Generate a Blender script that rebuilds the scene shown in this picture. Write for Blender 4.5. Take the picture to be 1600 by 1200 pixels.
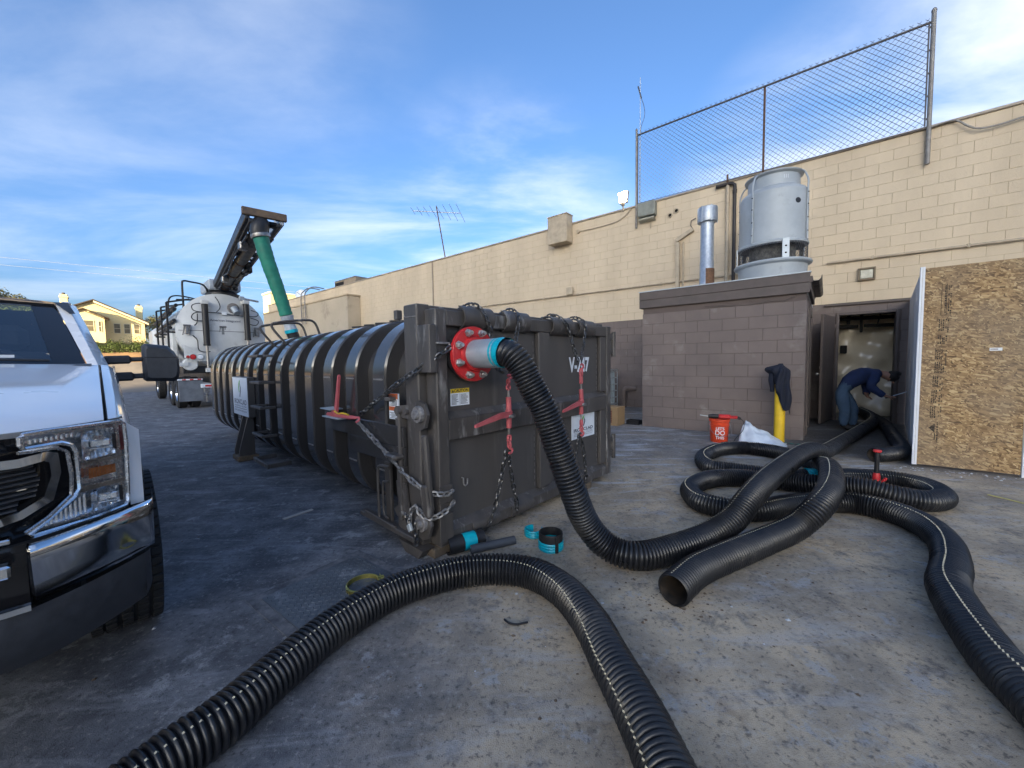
import bpy, bmesh, math, random
from math import sin, cos, pi, radians as R
from mathutils import Vector as V, Matrix
random.seed(7)
for o in list(bpy.data.objects): bpy.data.objects.remove(o)
S = bpy.context.scene
COL = S.collection

# ------------------------------------------------------------------ camera
PITCH, ROLL, EYE = R(3.4), R(0.9), 1.35
cd = bpy.data.cameras.new('camera'); cam = bpy.data.objects.new('camera', cd); COL.objects.link(cam)
cd.sensor_width = 36; cd.lens = 605 / 1600 * 36; cd.clip_start = .05; cd.clip_end = 2000
_fw = V((0, cos(PITCH), -sin(PITCH))); _lu = V((0, sin(PITCH), cos(PITCH))); _rt = V((1, 0, 0))
_r = _rt * cos(ROLL) - _lu * sin(ROLL); _u = _rt * sin(ROLL) + _lu * cos(ROLL)
mw = Matrix((_r, _u, -_fw)).transposed().to_4x4(); mw.translation = V((0, 0, EYE))
cam.matrix_world = mw
S.camera = cam

# ------------------------------------------------------------------ sky, sun, exposure
SUN_AZ, SUN_EL = math.atan2(-.2, -.98), R(8.0)        # azimuth measured from +Y towards +X
world = bpy.data.worlds.new('World'); S.world = world; world.use_nodes = True
wn, wl = world.node_tree.nodes, world.node_tree.links
wn.clear()
def N_(nodes, kind, **kw):
    n = nodes.new(kind)
    for k, v in kw.items(): setattr(n, k, v)
    return n
wo = N_(wn, 'ShaderNodeOutputWorld'); bg = N_(wn, 'ShaderNodeBackground')
sky = N_(wn, 'ShaderNodeTexSky', sky_type='NISHITA', sun_disc=False)
sky.sun_elevation = SUN_EL; sky.sun_rotation = SUN_AZ
sky.altitude = 50; sky.air_density = .7; sky.dust_density = 5.0; sky.ozone_density = 3.2
SKY_STR = .15
CLOUD_BANKS = [((.74, .56, .32), .93, .998, .85, .37), ((.58, .73, .32), .955, .999, .85, .38), ((-.56, .67, .47), .86, .999, .30, .50), ((-.02, .94, .28), .93, .999, .85, .48), ((-.30, .92, .20), .94, .999, .60, .48), ((-.66, .70, .20), .93, .999, .34, .49)]
# thin cirrus: direction projected on a high plane, fine stretched noise
tc = N_(wn, 'ShaderNodeTexCoord'); sep = N_(wn, 'ShaderNodeSeparateXYZ'); wl.new(tc.outputs['Generated'], sep.inputs[0])
def wm(op, a, b=None, c=None):
    n = N_(wn, 'ShaderNodeMath', operation=op)
    for i, x in enumerate((a, b, c)):
        if x is None: continue
        if isinstance(x, (int, float)): n.inputs[i].default_value = x
        else: wl.new(x, n.inputs[i])
    return n.outputs[0]
zc = wm('MAXIMUM', wm('ADD', sep.outputs[2], .10), .03)
px, py = wm('DIVIDE', sep.outputs[0], zc), wm('DIVIDE', sep.outputs[1], zc)
comb = N_(wn, 'ShaderNodeCombineXYZ'); wl.new(px, comb.inputs[0]); wl.new(py, comb.inputs[1])
mp = N_(wn, 'ShaderNodeMapping'); mp.inputs['Rotation'].default_value = (0, 0, R(-20)); mp.inputs['Scale'].default_value = (.55, 1.15, 1)
wl.new(comb.outputs[0], mp.inputs[0])
nz = N_(wn, 'ShaderNodeTexNoise'); nz.inputs['Scale'].default_value = 1.1; nz.inputs['Detail'].default_value = 9; nz.inputs['Roughness'].default_value = .58; nz.inputs['Distortion'].default_value = .35
wl.new(mp.outputs[0], nz.inputs['Vector'])
nb = N_(wn, 'ShaderNodeTexNoise'); nb.inputs['Scale'].default_value = .33; nb.inputs['Detail'].default_value = 2
wl.new(comb.outputs[0], nb.inputs['Vector'])
cr = N_(wn, 'ShaderNodeMapRange'); cr.inputs['From Min'].default_value = .50; cr.inputs['From Max'].default_value = .78
wl.new(wm('ADD', nz.outputs[0], wm('MULTIPLY', wm('SUBTRACT', nb.outputs[0], .5), .7)), cr.inputs['Value'])
cmask = wm('MULTIPLY', cr.outputs[0], .22)
def bank_of_cloud(d, r0, r1, amt, base=.45):                # a wispy bank round direction d, fading from r1 to r0 (cosine)
    vd = N_(wn, 'ShaderNodeVectorMath', operation='DOT_PRODUCT'); wl.new(tc.outputs['Generated'], vd.inputs[0]); vd.inputs[1].default_value = V(d).normalized()
    f = N_(wn, 'ShaderNodeMapRange', interpolation_type='SMOOTHSTEP'); f.inputs['From Min'].default_value = r0; f.inputs['From Max'].default_value = r1; wl.new(vd.outputs['Value'], f.inputs['Value'])
    w = N_(wn, 'ShaderNodeMapRange', interpolation_type='SMOOTHSTEP'); w.inputs['From Min'].default_value = base - .10; w.inputs['From Max'].default_value = base + .24; wl.new(nz.outputs[0], w.inputs['Value'])
    return wm('MULTIPLY', wm('MULTIPLY', f.outputs[0], w.outputs[0]), amt)
for _b in CLOUD_BANKS: cmask = wm('MAXIMUM', cmask, bank_of_cloud(*_b))
mixc = N_(wn, 'ShaderNodeMix', data_type='RGBA'); wl.new(cmask, mixc.inputs[0]); wl.new(sky.outputs[0], mixc.inputs[6]); mixc.inputs[7].default_value = (2.6, 2.7, 2.85, 1)
wl.new(mixc.outputs[2], bg.inputs['Color']); bg.inputs['Strength'].default_value = SKY_STR
wl.new(bg.outputs[0], wo.inputs[0])

sl = bpy.data.lights.new('sun', 'SUN'); sun = bpy.data.objects.new('sun', sl); COL.objects.link(sun)
sl.energy = 4.6; sl.angle = R(.55); sl.color = (1, .78, .48)
_s = V((sin(SUN_AZ) * cos(SUN_EL), cos(SUN_AZ) * cos(SUN_EL), sin(SUN_EL)))
sun.rotation_euler = _s.to_track_quat('Z', 'Y').to_euler()
vs = S.view_settings; vs.view_transform = 'Standard'; vs.look = 'None'; vs.exposure = 1.8; vs.gamma = 1; vs.use_curve_mapping = False
S.render.engine = 'CYCLES'
S.cycles.max_bounces = 6; S.cycles.diffuse_bounces = 3; S.cycles.glossy_bounces = 3; S.cycles.transmission_bounces = 6; S.cycles.transparent_max_bounces = 12

# ------------------------------------------------------------------ mesh helpers
class M:
    def __init__(s): s.v = []; s.f = []
    def add(s, vs, fs):
        o = len(s.v); s.v += [tuple(p) for p in vs]; s.f += [tuple(i + o for i in f) for f in fs]; return s
    def box(s, x0, x1, y0, y1, z0, z1, c=0, m=None):
        if x0 > x1: x0, x1 = x1, x0
        if y0 > y1: y0, y1 = y1, y0
        if z0 > z1: z0, z1 = z1, z0
        T = (lambda p: m @ V(p)) if m else (lambda p: V(p))
        if not c:
            vs = [T((x, y, z)) for x in (x0, x1) for y in (y0, y1) for z in (z0, z1)]
            return s.add(vs, [(0, 1, 3, 2), (4, 6, 7, 5), (0, 4, 5, 1), (2, 3, 7, 6), (0, 2, 6, 4), (1, 5, 7, 3)])
        c = min(c, (x1 - x0) * .45, (y1 - y0) * .45, (z1 - z0) * .45)
        vs = []; ix = {}
        lim = ((x0, x1), (y0, y1), (z0, z1))
        for a in (0, 1):
            for b in (0, 1):
                for d in (0, 1):
                    k = (a, b, d); base = [lim[0][a], lim[1][b], lim[2][d]]; inn = [lim[i][k[i]] + (c if k[i] == 0 else -c) for i in range(3)]
                    for ax in range(3):
                        p = inn[:]; p[ax] = base[ax]; ix[(k, ax)] = len(vs); vs.append(T(p))
        fs = []
        for ax in range(3):
            o1, o2 = [i for i in range(3) if i != ax]
            for sd in (0, 1):
                q = []
                for (e, g) in ((0, 0), (1, 0), (1, 1), (0, 1)):
                    k = [0, 0, 0]; k[ax] = sd; k[o1] = e; k[o2] = g; q.append(ix[(tuple(k), ax)])
                fs.append(q)
            for e in (0, 1):
                for g in (0, 1):
                    k0 = [0, 0, 0]; k0[o1] = e; k0[o2] = g; k1 = k0[:]; k1[ax] = 1
                    k0, k1 = tuple(k0), tuple(k1)
                    fs.append([ix[(k0, o1)], ix[(k1, o1)], ix[(k1, o2)], ix[(k0, o2)]])
        for a in (0, 1):
            for b in (0, 1):
                for d in (0, 1): fs.append([ix[((a, b, d), 0)], ix[((a, b, d), 1)], ix[((a, b, d), 2)]])
        return s.add(vs, fs)
    def bar(s, p0, p1, w, h, c=0, up=(0, 0, 1)):           # rectangular bar from p0 to p1
        p0, p1 = V(p0), V(p1); d = p1 - p0; L = d.length; d.normalize(); up = V(up)
        if abs(d.dot(up)) > .98: up = V((1, 0, 0)) if abs(d.x) < .9 else V((0, 1, 0))
        x = d.cross(up).normalized(); z = x.cross(d)
        m = Matrix((x, d, z)).transposed().to_4x4(); m.translation = p0
        return s.box(-w / 2, w / 2, 0, L, -h / 2, h / 2, c, m)
    def tube(s, pts, r, n=8, caps=True, closed=False, rf=None):
        pts = [V(p) for p in pts]; k = len(pts); rings = []
        up = None
        for i, p in enumerate(pts):
            a = pts[(i - 1) % k] if (closed or i > 0) else p; b = pts[(i + 1) % k] if (closed or i < k - 1) else p
            t = (b - a).normalized()
            if up is None:
                up = V((0, 0, 1)) if abs(t.z) < .9 else V((1, 0, 0))
                up = (up - t * up.dot(t)).normalized()
            else:
                up = up - t * up.dot(t)
                up = up.normalized() if up.length > 1e-6 else V((0, 0, 1))
            x = t.cross(up); rr = rf(i) if rf else (r[i] if isinstance(r, (list, tuple)) else r)
            rings.append([p + (up * cos(2 * pi * j / n) + x * sin(2 * pi * j / n)) * rr for j in range(n)])
        vs = [q for ring in rings for q in ring]; fs = []
        for i in range(k if closed else k - 1):
            i2 = (i + 1) % k
            for j in range(n): fs.append((i * n + j, i * n + (j + 1) % n, i2 * n + (j + 1) % n, i2 * n + j))
        if caps and not closed: fs += [tuple(range(n))[::-1], tuple((k - 1) * n + j for j in range(n))]
        return s.add(vs, fs)
    def cyl(s, p0, p1, r, r2=None, n=16, caps=True): return s.tube([p0, p1], [r, r if r2 is None else r2], n, caps)
    def lathe(s, prof, n=32, o=(0, 0, 0), ax=(0, 0, 1), a0=0, a1=2 * pi):
        ax = V(ax).normalized(); t = V((1, 0, 0)) if abs(ax.x) < .9 else V((0, 1, 0)); x = (t - ax * t.dot(ax)).normalized(); y = ax.cross(x); o = V(o)
        full = abs(a1 - a0 - 2 * pi) < 1e-6; k = n if full else n + 1
        vs = [o + ax * h + (x * cos(a0 + (a1 - a0) * j / n) + y * sin(a0 + (a1 - a0) * j / n)) * r for r, h in prof for j in range(k)]
        fs = [(i * k + j, i * k + (j + 1) % k, (i + 1) * k + (j + 1) % k, (i + 1) * k + j) for i in range(len(prof) - 1) for j in range(n)]
        return s.add(vs, fs)
    def prism(s, poly, o, ex, ey, ez, t):                   # polygon in (ex,ey) extruded along ez by t
        o, ex, ey, ez = V(o), V(ex), V(ey), V(ez); n = len(poly)
        vs = [o + ex * a + ey * b for a, b in poly] + [o + ex * a + ey * b + ez * t for a, b in poly]
        return s.add(vs, [tuple(range(n))[::-1], tuple(range(n, 2 * n))] + [(i, (i + 1) % n, n + (i + 1) % n, n + i) for i in range(n)])
    def grid(s, nu, nv, fn):
        return s.add([fn(i / nu, j / nv) for i in range(nu + 1) for j in range(nv + 1)],
                     [(i * (nv + 1) + j, (i + 1) * (nv + 1) + j, (i + 1) * (nv + 1) + j + 1, i * (nv + 1) + j + 1) for i in range(nu) for j in range(nv)])
    def ball(s, c, r, nu=12, nv=8, sc=(1, 1, 1)):
        c = V(c)
        return s.add([c + V((sc[0] * r * sin(pi * i / nv) * cos(2 * pi * j / nu), sc[1] * r * sin(pi * i / nv) * sin(2 * pi * j / nu), sc[2] * r * cos(pi * i / nv))) for i in range(nv + 1) for j in range(nu)],
                     [(i * nu + j, i * nu + (j + 1) % nu, (i + 1) * nu + (j + 1) % nu, (i + 1) * nu + j) for i in range(nv) for j in range(nu)])
    def mesh(s, name, mat=None, recalc=True, smooth=True, ang=35, merge=False):
        me = bpy.data.meshes.new(name); me.from_pydata(s.v, [], s.f); me.validate()
        if recalc or merge:
            bm = bmesh.new(); bm.from_mesh(me)
            if merge: bmesh.ops.remove_doubles(bm, verts=bm.verts, dist=1e-4)
            bmesh.ops.recalc_face_normals(bm, faces=bm.faces); bm.to_mesh(me); bm.free()
        if smooth:
            me.shade_smooth(); me.set_sharp_from_angle(angle=R(ang))
        if mat: me.materials.append(mat)
        return me
    def build(s, name, mat, parent=None, **kw):
        ob = bpy.data.objects.new(name, s.mesh(name, mat, **kw)); COL.objects.link(ob); ob.parent = parent; return ob

def tag(o, label=None, cat=None, group=None, kind=None):
    if label: o['label'] = label
    if cat: o['category'] = cat
    if group: o['group'] = group
    if kind: o['kind'] = kind
    return o
def thing(name, label, cat, loc=(0, 0, 0), rz=0, group=None):
    o = bpy.data.objects.new(name, None); COL.objects.link(o); o.location = loc; o.rotation_euler = (0, 0, rz); o.empty_display_size = .2
    return tag(o, label, cat, group)
def inst(src, parent=None, loc=None, name=None):
    o = src.copy(); COL.objects.link(o); o.parent = parent
    if loc is not None: o.location = loc
    return o
def spline(pts, step=.03, closed=False):                    # Catmull-Rom resampled to even spacing
    P = [V(p) for p in pts]; out = []
    n = len(P)
    for i in range(n if closed else n - 1):
        if closed: a, b, c, d = P[(i - 1) % n], P[i], P[(i + 1) % n], P[(i + 2) % n]
        else: a, b, c, d = P[max(i - 1, 0)], P[i], P[i + 1], P[min(i + 2, n - 1)]
        for k in range(24):
            t = k / 24; out.append(.5 * ((2 * b) + (c - a) * t + (2 * a - 5 * b + 4 * c - d) * t * t + (3 * b - a - 3 * c + d) * t ** 3))
    out.append(P[0] if closed else P[-1])
    res = [out[0]]; acc = 0
    for a, b in zip(out, out[1:]):
        L = (b - a).length
        if L < 1e-9: continue
        pos = 0
        while acc + (L - pos) >= step:
            pos += step - acc; acc = 0; res.append(a.lerp(b, pos / L))
        acc += L - pos
    return res

# ------------------------------------------------------------------ materials
MATS = {}
def pm(name, col, col2=None, sc=6, rough=.6, metal=0, bump=0, bsc=40, rv=.12, streak=0, spec=.5, coat=0, detail=4, lo=.35, hi=.65, trans=0, alpha=1, emit=None, es=0, rnd=0, third=None, tsc=2, tlo=.58, thi=.7, ior=1.45):
    if name in MATS: return MATS[name]
    m = bpy.data.materials.new(name); m.use_nodes = True; nt = m.node_tree; n, l = nt.nodes, nt.links
    b = n['Principled BSDF']; b.inputs['Roughness'].default_value = rough; b.inputs['Metallic'].default_value = metal
    b.inputs['Specular IOR Level'].default_value = spec; b.inputs['Coat Weight'].default_value = coat; b.inputs['Coat Roughness'].default_value = .06
    b.inputs['Transmission Weight'].default_value = trans; b.inputs['Alpha'].default_value = alpha; b.inputs['IOR'].default_value = ior
    g = n.new('ShaderNodeNewGeometry'); mpn = n.new('ShaderNodeMapping'); l.new(g.outputs['Position'], mpn.inputs[0])
    if streak: mpn.inputs['Scale'].default_value = (1, 1, streak)
    t = n.new('ShaderNodeTexNoise'); t.inputs['Scale'].default_value = sc; t.inputs['Detail'].default_value = detail; t.inputs['Roughness'].default_value = .62
    l.new(mpn.outputs[0], t.inputs['Vector'])
    col2 = col2 or tuple(c * .78 for c in col)
    r = n.new('ShaderNodeValToRGB'); r.color_ramp.elements[0].position = lo; r.color_ramp.elements[1].position = hi
    r.color_ramp.elements[0].color = (*col2, 1); r.color_ramp.elements[1].color = (*col, 1)
    l.new(t.outputs[0], r.inputs[0]); out = r.outputs[0]
    if third:
        t3 = n.new('ShaderNodeTexNoise'); t3.inputs['Scale'].default_value = tsc; t3.inputs['Detail'].default_value = 4; t3.inputs['Roughness'].default_value = .7
        l.new(mpn.outputs[0], t3.inputs['Vector'])
        mr3 = n.new('ShaderNodeMapRange'); mr3.inputs[1].default_value = tlo; mr3.inputs[2].default_value = thi; l.new(t3.outputs[0], mr3.inputs[0])
        mx = n.new('ShaderNodeMix'); mx.data_type = 'RGBA'; l.new(mr3.outputs[0], mx.inputs[0]); l.new(out, mx.inputs[6]); mx.inputs[7].default_value = (*third, 1); out = mx.outputs[2]
    if rnd:
        oi = n.new('ShaderNodeObjectInfo'); mr = n.new('ShaderNodeMapRange'); mr.inputs[3].default_value = 1 - rnd; mr.inputs[4].default_value = 1 + rnd * .6; l.new(oi.outputs['Random'], mr.inputs[0])
        vm = n.new('ShaderNodeVectorMath'); vm.operation = 'SCALE'; l.new(out, vm.inputs[0]); l.new(mr.outputs[0], vm.inputs['Scale']); out = vm.outputs[0]
    l.new(out, b.inputs['Base Color'])
    if rv:
        mr2 = n.new('ShaderNodeMapRange'); mr2.inputs[1].default_value = .3; mr2.inputs[2].default_value = .7; mr2.inputs[3].default_value = max(0.02, rough - rv); mr2.inputs[4].default_value = min(1, rough + rv)
        l.new(t.outputs[0], mr2.inputs[0]); l.new(mr2.outputs[0], b.inputs['Roughness'])
    if bump:
        t2 = n.new('ShaderNodeTexNoise'); t2.inputs['Scale'].default_value = bsc; t2.inputs['Detail'].default_value = 2; l.new(mpn.outputs[0], t2.inputs['Vector'])
        bp = n.new('ShaderNodeBump'); bp.inputs['Strength'].default_value = bump; bp.inputs['Distance'].default_value = .01; l.new(t2.outputs[0], bp.inputs['Height']); l.new(bp.outputs[0], b.inputs['Normal'])
    if emit: b.inputs['Emission Color'].default_value = (*emit, 1); b.inputs['Emission Strength'].default_value = es
    MATS[name] = m; return m
def text_mesh(name, body, size, mat, parent, o, ex, ey, bold=0, xs=1, align='CENTER'):   # flat print: lettering lying in the plane (ex, ey)
    cu = bpy.data.curves.new(name, 'FONT'); cu.body = body; cu.size = size; cu.align_x = align; cu.align_y = 'CENTER'; cu.offset = bold; cu.space_character = 1.0
    ob = bpy.data.objects.new(name, cu); COL.objects.link(ob)
    dg = bpy.context.evaluated_depsgraph_get(); me = bpy.data.meshes.new_from_object(ob.evaluated_get(dg)); bpy.data.objects.remove(ob)
    ex, ey = V(ex).normalized(), V(ey).normalized(); ez = ex.cross(ey); o = V(o)
    for v in me.vertices: v.co = o + ex * v.co.x * xs + ey * v.co.y + ez * v.co.z
    me.materials.clear(); me.materials.append(mat); me.name = name
    nb_ = bpy.data.objects.new(name, me); COL.objects.link(nb_); nb_.parent = parent; return nb_
# ------------------------------------------------------------------ common materials
m_beige = pm('painted_beige_block', (.63, .515, .365), (.55, .445, .31), sc=1.3, rough=.85, bump=.35, bsc=90, streak=.3, rnd=.025, third=(.46, .375, .265), tsc=.55, tlo=.56, thi=.85)
m_beigej = pm('beige_joint', (.50, .40, .265), sc=3, rough=.9)
m_brown = pm('painted_brown_block', (.178, .143, .128), (.145, .116, .104), sc=2.2, rough=.8, bump=.35, bsc=90, rnd=.04, third=(.25, .22, .20), tsc=1.6, tlo=.60, thi=.78)
m_brownj = pm('brown_joint', (.125, .096, .084), sc=3, rough=.9)
m_browntrim = pm('brown_trim_paint', (.115, .092, .082), (.085, .068, .06), sc=5, rough=.65, bump=.2, bsc=30)
m_galv = pm('galvanised_steel', (.50, .54, .57), (.38, .42, .45), sc=7, rough=.5, metal=.55, rv=.12)
m_white = pm('white_paint', (.74, .75, .76), (.66, .67, .69), sc=4, rough=.6)
m_black = pm('black_rubber', (.018, .018, .02), (.012, .012, .013), sc=9, rough=.5)
m_blackpipe = pm('black_pipe_paint', (.03, .024, .022), sc=9, rough=.5)
m_dark = pm('dark_void', (.012, .011, .01), sc=3, rough=.9)
m_chrome = pm('chrome', (.80, .82, .84), (.74, .76, .78), sc=3, rough=.08, metal=1, rv=.03)
m_rust = pm('rusty_steel', (.17, .09, .05), (.09, .05, .03), sc=18, rough=.85, bump=.3)
m_red = pm('red_paint', (.58, .028, .030), (.44, .02, .024), sc=9, rough=.4, third=(.33, .05, .045), tsc=14, tlo=.6, thi=.75)
m_pinkred = pm('faded_red_steel', (.52, .12, .13), (.40, .08, .09), sc=16, rough=.5, third=(.20, .06, .05), tsc=25, tlo=.6, thi=.75)
m_teal = pm('teal_plastic_wrap', (.0, .40, .50), (.0, .30, .40), sc=14, rough=.35)
m_steel = pm('worn_steel', (.33, .33, .33), (.20, .19, .18), sc=22, rough=.4, metal=.85)
m_zinc = pm('zinc_bolt', (.62, .62, .60), (.45, .44, .42), sc=40, rough=.35, metal=.9)

# ------------------------------------------------------------------ ground
def ground_mat():
    m = bpy.data.materials.new('worn_asphalt'); m.use_nodes = True; nt = m.node_tree; n, l = nt.nodes, nt.links; b = n['Principled BSDF']
    g = n.new('ShaderNodeNewGeometry'); sp = n.new('ShaderNodeSeparateXYZ'); l.new(g.outputs['Position'], sp.inputs[0])
    def mth(op, a, c=None, d=None):
        q = n.new('ShaderNodeMath'); q.operation = op
        for i, x in enumerate((a, c, d)):
            if x is None: continue
            if isinstance(x, (int, float)): q.inputs[i].default_value = x
            else: l.new(x, q.inputs[i])
        return q.outputs[0]
    def noise(sc, det=6, ro=.6, scale=(1, 1, 1), rot=0, dist=0):
        mp = n.new('ShaderNodeMapping'); mp.inputs['Scale'].default_value = scale; mp.inputs['Rotation'].default_value = (0, 0, rot); l.new(g.outputs['Position'], mp.inputs[0])
        t = n.new('ShaderNodeTexNoise'); t.inputs['Scale'].default_value = sc; t.inputs['Detail'].default_value = det; t.inputs['Roughness'].default_value = ro; t.inputs['Distortion'].default_value = dist
        l.new(mp.outputs[0], t.inputs['Vector']); return t.outputs[0]
    def ss(x, a, c):
        r = n.new('ShaderNodeMapRange'); r.interpolation_type = 'SMOOTHSTEP'; r.inputs[1].default_value = a; r.inputs[2].default_value = c; l.new(x, r.inputs[0]); return r.outputs[0]
    def mix(f, a, c):
        x = n.new('ShaderNodeMix'); x.data_type = 'RGBA'
        if isinstance(f, (int, float)): x.inputs[0].default_value = f
        else: l.new(f, x.inputs[0])
        for i, q in ((6, a), (7, c)):
            if isinstance(q, tuple): x.inputs[i].default_value = (*q, 1)
            else: l.new(q, x.inputs[i])
        return x.outputs[2]
    X, Y = sp.outputs[0], sp.outputs[1]
    big, mid, fine, grit = noise(.7, 5), noise(3.2, 8, .68), noise(38, 4, .7), noise(210, 2, .8)
    asphalt = mix(ss(mid, .35, .7), (.066, .071, .083), (.20, .205, .22))
    dusty = mix(ss(noise(1.6, 7, .65, dist=.4), .36, .66), (.30, .25, .185), (.58, .458, .305))
    dusty = mix(mth('MULTIPLY', ss(noise(6.5, 8, .7), .50, .66), .75), dusty, (.115, .105, .095))
    dusty = mix(mth('MULTIPLY', ss(noise(13, 5, .7, dist=.5), .52, .68), .55), dusty, (.48, .43, .35))
    reach = mth('ADD', mth('MULTIPLY', mth('SUBTRACT', big, .5), 1.7), mth('MULTIPLY', mth('SUBTRACT', mid, .5), .8))
    dm = mth('MULTIPLY', ss(mth('ADD', X, reach), -1.0, .25), mth('SUBTRACT', 1.0, mth('MULTIPLY', ss(mth('ADD', Y, reach), 3.6, 6.2), .72)))
    col = mix(dm, asphalt, dusty)
    # pale dried wash marks (traffic streaks run along the yard)
    st = noise(2.4, 9, .7, (.45, 2.2, 1), R(-38), .6)
    wash = mth('MULTIPLY', ss(st, .50, .66), mth('ADD', .30, mth('MULTIPLY', mth('MULTIPLY', ss(X, -.2, 1.0), ss(Y, 3.2, 4.6)), .60)))
    col = mix(wash, col, (.46, .48, .51))
    spl = mth('MULTIPLY', ss(noise(4.3, 10, .75, dist=.2), .56, .62), .6)
    col = mix(spl, col, (.36, .37, .38))
    # brown mud stains
    mud = mth('MULTIPLY', ss(noise(2.1, 7, .65, dist=.5), .56, .72), mth('MULTIPLY', ss(X, -.1, .8), .6))
    col = mix(mud, col, (.20, .135, .080))
    # dark oily stain by the doorway
    oil = mth('MULTIPLY', ss(mth('ADD', mth('ADD', mth('MULTIPLY', X, .631), mth('MULTIPLY', Y, .776)), reach), 6.3, 7.2), ss(mth('ADD', mth('SUBTRACT', mth('MULTIPLY', X, .776), mth('MULTIPLY', Y, .631)), reach), -.9, .2))
    col = mix(mth('MULTIPLY', oil, .8), col, (.022, .020, .018))
    col = mix(mth('MULTIPLY', ss(grit, .52, .75), .30), col, (.30, .30, .30))
    col = mix(mth('MULTIPLY', ss(grit, .46, .28), .45), col, (.015, .016, .018))
    col = mix(mth('MULTIPLY', ss(fine, .46, .34), .62), col, (.035, .035, .038))
    col = mix(mth('MULTIPLY', ss(fine, .56, .68), .42), col, (.42, .40, .37))
    col = mix(mth('MULTIPLY', ss(noise(17, 3, .75), .63, .72), .22), col, (.04, .038, .036))
    l.new(col, b.inputs['Base Color'])
    l.new(mth('ADD', .62, mth('MULTIPLY', mid, .3)), b.inputs['Roughness'])
    bp = n.new('ShaderNodeBump'); bp.inputs['Strength'].default_value = .55; bp.inputs['Distance'].default_value = .006
    l.new(mth('ADD', mth('ADD', grit, mth('MULTIPLY', fine, .8)), mth('MULTIPLY', mid, 1.5)), bp.inputs['Height']); l.new(bp.outputs[0], b.inputs['Normal'])
    return m
m_ground = ground_mat()
gm = M(); gm.add([(-600, -600, 0), (600, -600, 0), (600, 600, 0), (-600, 600, 0)], [(0, 1, 2, 3)])
tag(gm.build('ground', m_ground), kind='structure')

# ------------------------------------------------------------------ the long block building
BR = math.atan2(-.631, .776)
WN = 10.6                                   # wall face, metres out along the building's own y axis
CH, CL = .2032, .4064
DU0, DU1, DZ = .13, 1.07, 2.235             # doorway rough opening
bld = thing('block_building', 'long beige concrete block building with brown painted base and rooftop fence', 'building', rz=BR)
UL, UR, ZT = -30.6, 9.0, 27 * CH
m = M(); m.box(UL, DU0, WN + .005, WN + .25, 12 * CH, ZT); m.box(DU1, 40, WN + .005, WN + .25, 12 * CH, ZT); m.box(DU0, DU1, WN + .005, WN + .25, 12 * CH, ZT)
m.build('wall_core', m_beigej, bld)
m = M(); m.box(UL, DU0, WN + .005, WN + .25, 0, 12 * CH); m.box(DU1, 40, WN + .005, WN + .25, 0, 12 * CH); m.box(DU0, DU1, WN + .005, WN + .25, DZ, 12 * CH)
m.build('wall_core', m_brownj, bld)
def block_mesh(L, h=CH, d=.03, j=.0022, c=.0028):
    mm = M(); x0, x1, z0, z1 = j, L - j, j, h - j
    vs = [(x0, d, z0), (x1, d, z0), (x1, d, z1), (x0, d, z1), (x0, c, z0), (x1, c, z0), (x1, c, z1), (x0, c, z1),
          (x0 + c, 0, z0 + c), (x1 - c, 0, z0 + c), (x1 - c, 0, z1 - c), (x0 + c, 0, z1 - c)]
    fs = [(8, 9, 10, 11)]
    for a, b in ((0, 4), (4, 8)):
        for i in range(4): fs.append((a + i, a + (i + 1) % 4, b + (i + 1) % 4, b + i))
    return vs, fs
_bm = {}
def block_data(L, mat):
    k = (round(L, 3), mat.name)
    if k not in _bm:
        mm = M(); mm.add(*block_mesh(L)); _bm[k] = mm.mesh('block', mat, smooth=False)
    return _bm[k]
def wall_blocks(parent, u0, u1, courses, y, mats, holes=(), near=None, nmax=300, axis='x'):
    """running-bond blocks; holes = (ua, ub, za, zb). Nearest nmax become objects, the others one mesh per paint"""
    items = []
    for k in range(*courses):
        z = k * CH; a = u0 - (CL / 2 if k % 2 else 0)
        while a < u1 - 1e-6:
            s0, s1 = max(a, u0), min(a + CL, u1); a += CL
            segs = [(s0, s1)]
            for (ha, hb, za, zb) in holes:
                if z + CH > za + .02 and z < zb - .02:
                    ns = []
                    for p, q in segs:
                        if q <= ha or p >= hb: ns.append((p, q))
                        else:
                            if p < ha: ns.append((p, ha))
                            if q > hb: ns.append((hb, q))
                    segs = ns
            items += [(p, q, z, mats(k)) for p, q in segs if q - p > .03]
    items.sort(key=near)
    rest = {}
    for i, (p, q, z, mt) in enumerate(items):
        jit = random.uniform(-.0015, .0015)
        if i < nmax:
            ob = bpy.data.objects.new('block', block_data(q - p, mt)); COL.objects.link(ob); ob.parent = parent; ob.location = (p, y + jit, z)
        else:
            vs, fs = block_mesh(q - p); rest.setdefault(mt.name, (M(), mt))[0].add([(p + v[0], y + jit + v[1], z + v[2]) for v in vs], fs)
    for mm, mt in rest.values(): tag(mm.build('block_field', mt, parent, smooth=False), kind='stuff')
def bpos(u, n): return V((u * .7759 + n * .6309, -u * .6309 + n * .7759))
wall_blocks(bld, UL, UR, (0, 27), WN, lambda k: m_beige if k >= 12 else m_brown,
            holes=[(DU0 - .02, DU1 + .02, 0, DZ), (-2.8, -.32, 0, 2.5)], near=lambda it: abs(it[0] - .0) + abs(it[2] - 3.6) * .6 + (20 if it[0] > 2.9 else 0))
m = M(); m.box(UL, 40, WN - .035, WN + .30, ZT, ZT + .05, .01); m.build('parapet_cap', pm('cap_flashing', (.42, .36, .28), (.30, .25, .20), sc=2, rough=.6), bld)
m = M(); m.box(UL, 40, WN + .251, 48, ZT - .45, ZT - .3); m.build('roof_deck', pm('roofing', (.35, .34, .32), sc=2, rough=.9), bld)
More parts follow.
